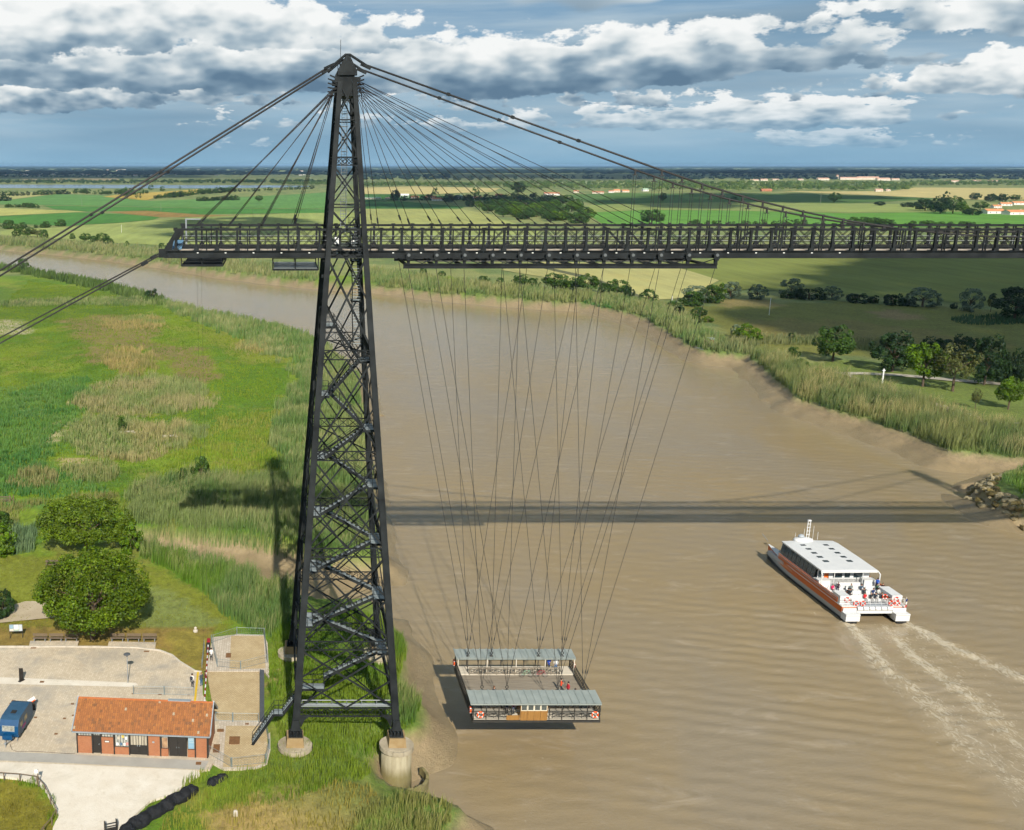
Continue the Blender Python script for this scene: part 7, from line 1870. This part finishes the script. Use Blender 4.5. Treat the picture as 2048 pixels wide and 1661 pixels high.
# ---------------------------------------------------------------- distant trees, villages, woods
ntr = 0
def row(pts, n, hpx, kinds, label, group, jit=1.0, wf=1.15):
    global ntr
    rg = random.Random(len(pts) * 31 + n); seg = []
    tot = sum(math.dist(a, b) for a, b in zip(pts[:-1], pts[1:]))
    for i in range(n):
        s = (i + rg.random() * 0.8) / n * tot
        for a, b in zip(pts[:-1], pts[1:]):
            d = math.dist(a, b)
            if s <= d: break
            s -= d
        t = min(1, s / d); x = a[0] + (b[0] - a[0]) * t; y = a[1] + (b[1] - a[1]) * t
        h = hpx * rg.uniform(0.6, 1.35)
        plant(x, y + rg.uniform(-0.4, 0.4) * jit, h * wf * rg.uniform(0.8, 1.3), h, rg.choice(kinds), ORD[i] + ' from the left, ' + label, group); ntr += 1
row([(0, 393), (60, 391), (130, 389), (180, 386)], 26, 8, ['far', 'fardark'], 'dark hedgerow tree along the fields near the estuary at left', 'hedgerow near the estuary')
row([(158, 388), (250, 391), (300, 388)], 12, 10, ['far', 'round'], 'tree round the small farm beside the yellow field', 'trees round the small farm')
plant(206, 381, 5, 10, 'poplar', 'thin poplar by the estuary shore', 'poplars by the estuary'); plant(302, 381, 10, 11, 'far', 'round tree by the estuary shore right of the farm', 'trees by the estuary'); plant(325, 383, 10, 10, 'far', 'second round tree by the estuary shore right of the farm', 'trees by the estuary'); plant(360, 381, 4, 10, 'poplar', 'thin pale poplar right of the round trees by the estuary', 'poplars by the estuary'); plant(255, 398, 28, 22, 'round', 'large tree behind the backstay beside the yellow field', 'trees round the small farm')
for px, w, h in ((273, 7, 12), (281, 6, 10)): plant(px, 398, w, h, 'tall', 'narrow tree just right of the backstay by the yellow field, %s' % ('taller' if h > 11 else 'shorter'), 'trees round the small farm')
row([(308, 398), (345, 396), (372, 393), (392, 390), (420, 388), (470, 384)], 34, 9, ['far', 'fardark', 'round'], 'tree in the thick hedge right of the yellow field', 'thick hedge right of the yellow field')
row([(392, 403), (430, 402), (478, 401)], 22, 8, ['far', 'fardark'], 'bush in the dark copse left of the stays', 'dark copse left of the stays')
row([(470, 384), (560, 381), (630, 378)], 20, 6, ['far', 'fardark'], 'small tree along the estuary shore behind the stays', 'trees behind the stays')
row([(0, 403), (20, 402)], 4, 10, ['fardark'], 'dark bush at the left edge of the green field', 'bushes at the left edge')
row([(10, 415), (50, 415), (80, 417)], 12, 7, ['far', 'bush'], 'bush in the short hedge above the barley field', 'short hedge above the barley')
# village
row([(780, 402), (850, 401), (900, 402), (960, 402), (1020, 400), (1080, 395)], 30, 11, ['fardark', 'far', 'dark'], 'dark village tree among the low houses', 'village trees')
for px, py, w, h, k, lab in ((790, 400, 20, 20, 'dark', 'dark tree beside the white barn of the village'), (1036, 388, 26, 24, 'dark', 'tallest dark tree of the village'), (898, 406, 24, 18, 'dark', 'dark tree in front of the village houses'), (940, 415, 18, 18, 'dark', 'dark tree at the village field corner'), (1024, 412, 16, 26, 'dark', 'tall dark tree at the edge of the wood by the village'), (950, 390, 16, 14, 'far', 'round tree behind the village'), (871, 390, 12, 14, 'far', 'small tree behind the village farm')): plant(px, py, w, h, k, lab, 'tall village trees')
# the wood below the village
rg = random.Random(3)
WOOD = [(955, 418), (1010, 402), (1080, 398), (1130, 396), (1170, 415), (1185, 448), (1080, 449), (1010, 438), (970, 428)]
k = 0
while k < 90:
    x, y = rg.uniform(950, 1190), rg.uniform(398, 449)
    if not bool(inside(np.array([x]), np.array([y]), WOOD)[0]): continue
    h = 12 + (y - 398) * 0.16; kd = rg.choice(['round', 'lit', 'round', 'bush', 'litbush'])
    plant(x, y, h * rg.uniform(1.0, 1.7), h * rg.uniform(0.7, 1.15), kd if y > 415 else rg.choice(['far', 'fardark']), 'leafy tree in the wood between village and deck', 'wood below the village'); k += 1
plant(1050, 436, 16, 14, 'silver', 'silvery round bush in the wood below the village', 'silver bushes in the wood')
row([(1375, 452), (1460, 451), (1560, 450), (1640, 452)], 18, 9, ['bush', 'far'], 'dark bush just above the deck line at right', 'bushes above the deck line')
row([(1705, 452), (1750, 451), (1785, 452)], 9, 15, ['round', 'dark', 'bush'], 'dark tree behind the low end of the main cable', 'trees behind the cable end')
row([(1800, 455), (1870, 453), (1960, 454)], 10, 9, ['round', 'bush'], 'low tree behind the deck right of the cable end', 'low trees right of the cable end')
for px, py, w, h, k, lab in ((1760, 412, 20, 9, 'dark', 'dark bush on the field track at right'), (1850, 422, 42, 24, 'dark', 'broad dark tree at the left of the hamlet'), (1880, 428, 38, 34, 'dark', 'purple dark tree of the hamlet'), (1889, 412, 14, 30, 'cone', 'pointed dark conifer of the hamlet'), (1905, 428, 34, 34, 'round', 'pale green tree of the hamlet'), (1925, 428, 22, 20, 'lit', 'fresh green bush of the hamlet'), (1950, 400, 20, 14, 'dark', 'dark tree behind the hamlet roofs, left'), (1980, 404, 22, 16, 'dark', 'dark tree behind the hamlet roofs, middle'), (2005, 404, 20, 16, 'dark', 'dark tree behind the hamlet roofs, right'), (2030, 402, 18, 12, 'round', 'small tree at the far right of the hamlet'), (1960, 420, 24, 16, 'round', 'round tree between the orange roofs'), (1945, 431, 34, 14, 'dark', 'dark hedge before the orange roof'), (1815, 415, 26, 10, 'dark', 'low dark bush left of the hamlet')): plant(px, py, w, h, k, lab, 'trees of the hamlet at right')
row([(1325, 369), (1400, 370), (1500, 371)], 26, 7, ['far'], 'distant tree in the pale far fields at right', 'distant field trees at right')
row([(900, 361), (1000, 360), (1100, 358), (1320, 359)], 26, 7, ['fardark'], 'lone dark tree on the far meadow behind the stays', 'dark trees on the far meadow')

# houses
WALLC = mat('render_wall', srgb(232, 222, 206, 0.75), srgb(210, 196, 176, 0.75), 0.1, rough=0.9); TILER = mat('village_tile', srgb(206, 142, 104, 0.7), srgb(180, 112, 80, 0.7), 0.3, rough=0.9); WALLW = mat('white_wall', srgb(240, 238, 232, 0.8), None, 0.1); TILEG = mat('green_sheet', srgb(170, 200, 168, 0.7), None, 0.1); TILEP = mat('pinkish_roof', srgb(220, 190, 170, 0.7), srgb(200, 150, 128, 0.7), 0.05); TILEO = mat('orange_tile', srgb(226, 160, 112, 0.75), srgb(206, 130, 84, 0.75), 0.3)
DARKW = mat('dark_opening', srgb(60, 62, 66, 0.7), None, 1.0, rough=0.3)
def house(px, py, wpx, hpx, label, wall=WALLC, roof=TILER, group=None, rz=None, dep=0.6, nwin=3, cat='house'):
    x, y = G(px, py); depth = (y - CY) * math.cos(PITCH) + 60 * math.sin(PITCH); W = wpx * depth / F_PX; D = max(6.0, min(W * dep, 14)); H = max(2.6, AY(px, py - hpx, y)[1] - LAND) ; hw = H * 0.62
    T = thing('house' if cat == 'house' else cat.replace(' ', '_'), label, cat, (x, y, LAND - 0.1), random.uniform(-0.25, 0.25) if rz is None else rz, group)
    b = MB(); pr = [(-D / 2, 0), (D / 2, 0), (D / 2, hw), (0, H * 0.96), (-D / 2, hw)]
    b.add([(s * W / 2, yy, z) for s in (-1, 1) for yy, z in pr], [(4, 3, 2, 1, 0), (5, 6, 7, 8, 9)] + [(i, (i + 1) % 5, (i + 1) % 5 + 5, i + 5) for i in (0, 1, 4)]); b.build('wall', wall, T)
    r = MB(); o = 0.35
    for s in (-1, 1):
        e = [(-W / 2 - o, s * (D / 2 + o), hw - 0.15), (W / 2 + o, s * (D / 2 + o), hw - 0.15), (W / 2 + o, 0, H), (-W / 2 - o, 0, H)]; r.add(e + [(a, b_, c + 0.18) for a, b_, c in e], [(0, 1, 2, 3), (7, 6, 5, 4), (0, 4, 5, 1)])
    rf = r.build('roof', roof, T); b = MB(); b.box(W * 0.25 - 0.35, W * 0.25 + 0.35, -0.4, 0.4, H * 0.85, H + 0.9); b.build('chimney', wall, rf)
    for i in range(nwin):
        xx = -W / 2 + W * (i + 0.5) / nwin; b = MB(); b.box(xx - 0.5, xx + 0.5, -D / 2 - 0.04, -D / 2 + 0.02, hw * 0.3, hw * 0.72); b.build('window', DARKW, T)
    return T
VIL = [(745, 399, 34, 4.5, 'long low shed with pale green roof at the left of the village', WALLC, TILEG, 5), (775, 399, 9, 4, 'small pale house right of the green roofed shed', WALLC, TILEP, 2), (808, 396, 20, 8, 'white barn with green flank in the village', TILEG, WALLW, 2), (829, 398, 16, 6, 'red brown house right of the white barn', WALLC, TILER, 3), (862, 398, 22, 6, 'long house left of the dark tree in the village', WALLC, TILER, 4), (875, 402, 22, 6, 'pale house nearest the field in the village', WALLW, TILER, 4), (918, 398, 12, 8, 'white gabled house in the village', WALLW, TILEG, 2), (955, 400, 18, 7, 'pale house with red roof before the village trees', WALLC, TILER, 3), (997, 396, 14, 8, 'house between the dark trees of the village', WALLC, TILER, 2), (1013, 404, 9, 9, 'tall white house at the village corner', WALLW, TILER, 2), (1036, 398, 16, 6, 'low pale house right of the tallest dark tree', WALLC, TILER, 3), (1103, 391, 30, 6, 'long white house at the right of the village', WALLW, TILER, 6), (1152, 386, 10, 5, 'small house beyond the long white one', WALLC, TILER, 2), (1196, 388, 22, 5, 'red roofed house in the middle of the upper fields', WALLC, TILER, 4), (1222, 386, 10, 5, 'white house right of the red roofed one', WALLW, TILER, 2), (1233, 385, 12, 6, 'orange roofed house of the field hamlet', WALLC, TILEO, 2), (1250, 385, 14, 5, 'pale orange house of the field hamlet', WALLC, TILEO, 2), (1290, 383, 12, 6, 'white gabled house behind the first hangers', WALLW, TILEG, 2)]
for px, py, w, h, lab, wl, rfm, n in VIL: house(px, py, w, h, lab, wl, rfm, 'village houses', nwin=n)
TOWN = [(1508, 362, 16, 3.2, 'leftmost pale house of the distant town'), (1527, 362, 14, 4, 'second pale house of the distant town'), (1550, 361, 14, 3, 'third small house of the distant town'), (1600, 361, 12, 3, 'lone small house left of the town halls'), (1645, 361, 26, 5, 'wide pale building at the left of the town halls'), (1674, 358, 5, 8, 'slim tower of the distant town'), (1700, 360, 40, 5.5, 'long pale town hall roof, left'), (1735, 360, 40, 6.5, 'longest pale town hall roof, middle'), (1765, 362, 30, 6, 'pale town hall roof, right'), (1790, 361, 14, 4, 'small house right of the town halls'), (1905, 365, 32, 4, 'long pale building at the right of the town'), (1952, 364, 20, 3.5, 'pale building right of the long one in the town'), (1985, 364, 20, 3, 'rightmost pale building of the town'), (1757, 384, 14, 6, 'white farmhouse by the ripe barley'), (1775, 383, 10, 4, 'small white outbuilding by the ripe barley'), (1532, 383, 20, 5, 'old brown barn at the end of the pale field')]
for px, py, w, h, lab in TOWN: house(px, py, w, h, lab, WALLC if 'brown' not in lab else TILER, TILEP if 'brown' not in lab else TILER, 'town buildings', nwin=2, dep=0.5)
HAM = [(1985, 428, 36, 10, 'orange roofed bungalow at the left of the hamlet'), (2030, 430, 44, 10, 'orange roofed bungalow at the right edge of the hamlet'), (2010, 412, 20, 7, 'pale house between the hamlet trees'), (2036, 410, 26, 7, 'pale orange house behind the hamlet trees'), (1992, 416, 16, 6, 'half hidden house of the hamlet')]
for px, py, w, h, lab in HAM: house(px, py, w, h, lab, WALLW, TILEO, 'hamlet houses', nwin=3, dep=0.7)
house(232, 388, 7, 4, 'small farm with red roof by the yellow field', WALLC, TILER); 
rg = random.Random(17)
for k in range(46):
    px = rg.choice([rg.uniform(0, 640), rg.uniform(20, 400)]); py = rg.choice([rg.uniform(341, 347), rg.uniform(349, 353)])
    house(px, py, rg.uniform(4, 9), rg.uniform(1.5, 2.6), 'tiny pale house among the far woods left of the tower', WALLW, rg.choice([TILEP, WALLC]), 'tiny houses in the far woods', nwin=0)

# far woods: one mass of crowns, from the shore belts to the horizon
def woods(name, label, bands, seed, cols, leaf=0.0):
    rg = np.random.default_rng(seed); bm = bmesh.new(); bmesh.ops.create_icosphere(bm, subdivisions=1, radius=1.0)
    base = np.array([v.co for v in bm.verts]); tri = np.array([[v.index for v in f.verts] for f in bm.faces]); bm.free()
    VV, LL, CC = [], [], []; off = 0
    for (x0, x1, y0, y1, n, h, asp) in bands:
        for k in range(n):
            px = rg.uniform(x0, x1); py = y0 + (y1 - y0) * rg.random()
            x, y = G(px, py); depth = (y - CY); hh = h * rg.uniform(0.6, 1.35); w = hh * asp * rg.uniform(0.6, 1.3) * max(1.0, depth / 6000)
            c = np.array(cols[rg.integers(len(cols))]) * rg.uniform(0.75, 1.25)
            if leaf:
                m = 70; d = rg.normal(size=(m, 3)); d /= np.linalg.norm(d, axis=1)[:, None]; d[:, 2] = np.abs(d[:, 2]) * 1.0 - 0.25
                p = d * rg.uniform(0.65, 1.05, (m, 1)) * np.array([w * 0.6, w * 0.6, hh * 0.55]) + np.array([x, y, LAND + hh * 0.48])
                nr = d + rg.normal(size=(m, 3)) * 0.5; nr /= np.linalg.norm(nr, axis=1)[:, None]; a = np.cross(nr, rg.normal(size=(m, 3))); a /= np.linalg.norm(a, axis=1)[:, None]; b = np.cross(nr, a); L = leaf * rg.uniform(0.6, 1.4, (m, 1))
                v = np.stack([p - a * L, p + b * L, p + a * L], 1).reshape(-1, 3); t = np.arange(m * 3).reshape(-1, 3); cc = np.repeat(c[None] * rg.uniform(0.75, 1.25, (m, 1)), 3, 0)
            else:
                v = base * rg.uniform(0.6, 1.25, (len(base), 1)) * np.array([w, w * 0.8, hh * 0.55]) + np.array([x, y, LAND + hh * 0.45]); t = tri; cc = np.tile(c, (len(v), 1))
            VV.append(v); LL.append(t + off); off += len(v); CC.append(cc)
    me = fastmesh(name, np.concatenate(VV), 3, np.concatenate(LL).ravel(), LEAFW, np.concatenate(CC))
    return tag(link(name, me), label, 'wood', kind='stuff')
LEAFW = leafmat('wood_canopy', 0.1, 0.8)
WG = [srgb(70, 100, 50, 0.5), srgb(56, 88, 50, 0.5), srgb(86, 112, 56, 0.5)]; WD = [srgb(40, 68, 56, 0.45), srgb(32, 58, 50, 0.45), srgb(46, 74, 56, 0.45)]; WL = [srgb(110, 138, 64, 0.5), srgb(92, 124, 58, 0.5), srgb(126, 148, 74, 0.5)]  # WD puts the far forest's cloud shade and blue haze into its leaf colour
woods('far_wood', 'light green belt of trees behind the pale fields and village', [(722, 1010, 369, 374, 260, 10, 0.9), (1010, 1330, 366, 380, 420, 11, 0.9), (1300, 1820, 368, 383, 620, 13, 0.9), (1820, 2100, 366, 373, 260, 11, 0.9), (560, 660, 368, 371, 90, 9, 0.9)], 1, WL, 1.5)
woods('far_wood', 'dark tree belt on the far shore of the estuary', [(-60, 660, 364, 368.5, 420, 11, 1.0), (-60, 300, 352, 356, 180, 9, 1.2)], 2, WG, 1.8)
woods('far_wood', 'blue dark forest stretching to the horizon', [(-100, 720, 338, 351, 900, 14, 2.2), (-100, 2150, 333.5, 338, 1100, 18, 3.0), (720, 2150, 340, 348, 1300, 15, 2.2), (720, 900, 350, 360, 160, 10, 1.2), (1330, 2150, 349, 360, 420, 10, 1.2), (-100, 2150, 332, 334, 700, 40, 6.0)], 3, WD)
print('field trees', ntr)

# ---------------------------------------------------------------- clouds overhead, behind the camera, whose shade lies on the fields
def cloud(poly, base, thick, seed):
    P = GP(poly); off = Vector((0.113, -1.415)) * (base - LAND); rg = np.random.default_rng(seed); P = [(x + off.x, y + off.y) for x, y in P]
    A = np.array(P); lo, hi = A.min(0), A.max(0); bm = bmesh.new(); k = 0; tries = 0
    area = (hi[0] - lo[0]) * (hi[1] - lo[1]); r0 = math.sqrt(area) * 0.075
    while k < 150 and tries < 5000:
        tries += 1
        x, y = lo[0] + rg.random() * (hi[0] - lo[0]), lo[1] + rg.random() * (hi[1] - lo[1])
        if not bool(inside(np.array([x]), np.array([y]), P)[0]): continue
        r = r0 * rg.uniform(0.6, 1.4); k += 1
        q = bmesh.ops.create_icosphere(bm, subdivisions=2, radius=r)['verts']
        for v in q:
            f = 1 + 0.25 * math.sin(v.co.x / r * 4 + k) * math.cos(v.co.y / r * 4 + 2 * k); v.co *= f
            v.co.z = max(v.co.z * 0.8, -0.18 * r); v.co += Vector((x, y, base + thick * 0.25 * rg.random() * 0.4))
    me = bpy.data.meshes.new('cloud'); bm.to_mesh(me); bm.free()
    for p in me.polygons: p.use_smooth = True
    m = bpy.data.materials.get('cloud_vapour')
    if not m:
        m = bpy.data.materials.new('cloud_vapour'); m.use_nodes = True; t = NT(m.node_tree); t.n.clear(); o = t.new('ShaderNodeOutputMaterial')
        df = t.new('ShaderNodeBsdfDiffuse', inp={0: (0.9, 0.9, 0.92, 1)}); tl = t.new('ShaderNodeBsdfTranslucent', inp={0: (0.85, 0.87, 0.9, 1)}); tr = t.new('ShaderNodeBsdfTransparent')
        a = t.new('ShaderNodeMixShader'); a.inputs[0].default_value = 0.5; t.l.new(df.outputs[0], a.inputs[1]); t.l.new(tl.outputs[0], a.inputs[2])
        b = t.new('ShaderNodeMixShader'); b.inputs[0].default_value = 0.085; t.l.new(tr.outputs[0], b.inputs[1]); t.l.new(a.outputs[0], b.inputs[2]); t.l.new(b.outputs[0], o.inputs[0])
    me.materials.append(m)
    return struct(link('cloud', me))
cloud([(1530, 640), (1580, 612), (1600, 570), (1680, 535), (1900, 520), (2400, 520), (2400, 790), (2080, 752), (1920, 728), (1780, 706), (1680, 680), (1600, 662)], 620, 90, 1)
cloud([(1190, 404), (1420, 386), (1640, 388), (1800, 396), (1640, 408), (1400, 418), (1260, 416)], 900, 120, 2)
cloud([(300, 455), (350, 440), (420, 436), (560, 436), (640, 446), (640, 470), (500, 476), (380, 488), (310, 474)], 700, 100, 3)
cloud([(730, 400), (900, 398), (1100, 392), (1140, 402), (1000, 415), (900, 414), (730, 417)], 900, 100, 4)
cloud([(-250, 364), (700, 366), (1250, 362), (1330, 356), (2300, 355), (2300, 344), (-250, 344)], 1500, 300, 5)

# ---------------------------------------------------------------- the air
hz = MB(); hz.box(-45000, 45000, -1500, 61000, -3.0, 82.0)
hm = bpy.data.materials.new('haze'); hm.use_nodes = True; t = NT(hm.node_tree); t.n.clear(); o = t.new('ShaderNodeOutputMaterial'); pv = t.new('ShaderNodeVolumePrincipled')
pv.inputs['Color'].default_value = (0.40, 0.68, 1.0, 1); pv.inputs['Density'].default_value = HAZE; pv.inputs['Anisotropy'].default_value = 0.0
t.l.new(pv.outputs[0], o.inputs['Volume'])
tag(hz.build('haze', hm, kind='stuff'), 'thin blue summer haze over the whole landscape', 'haze')
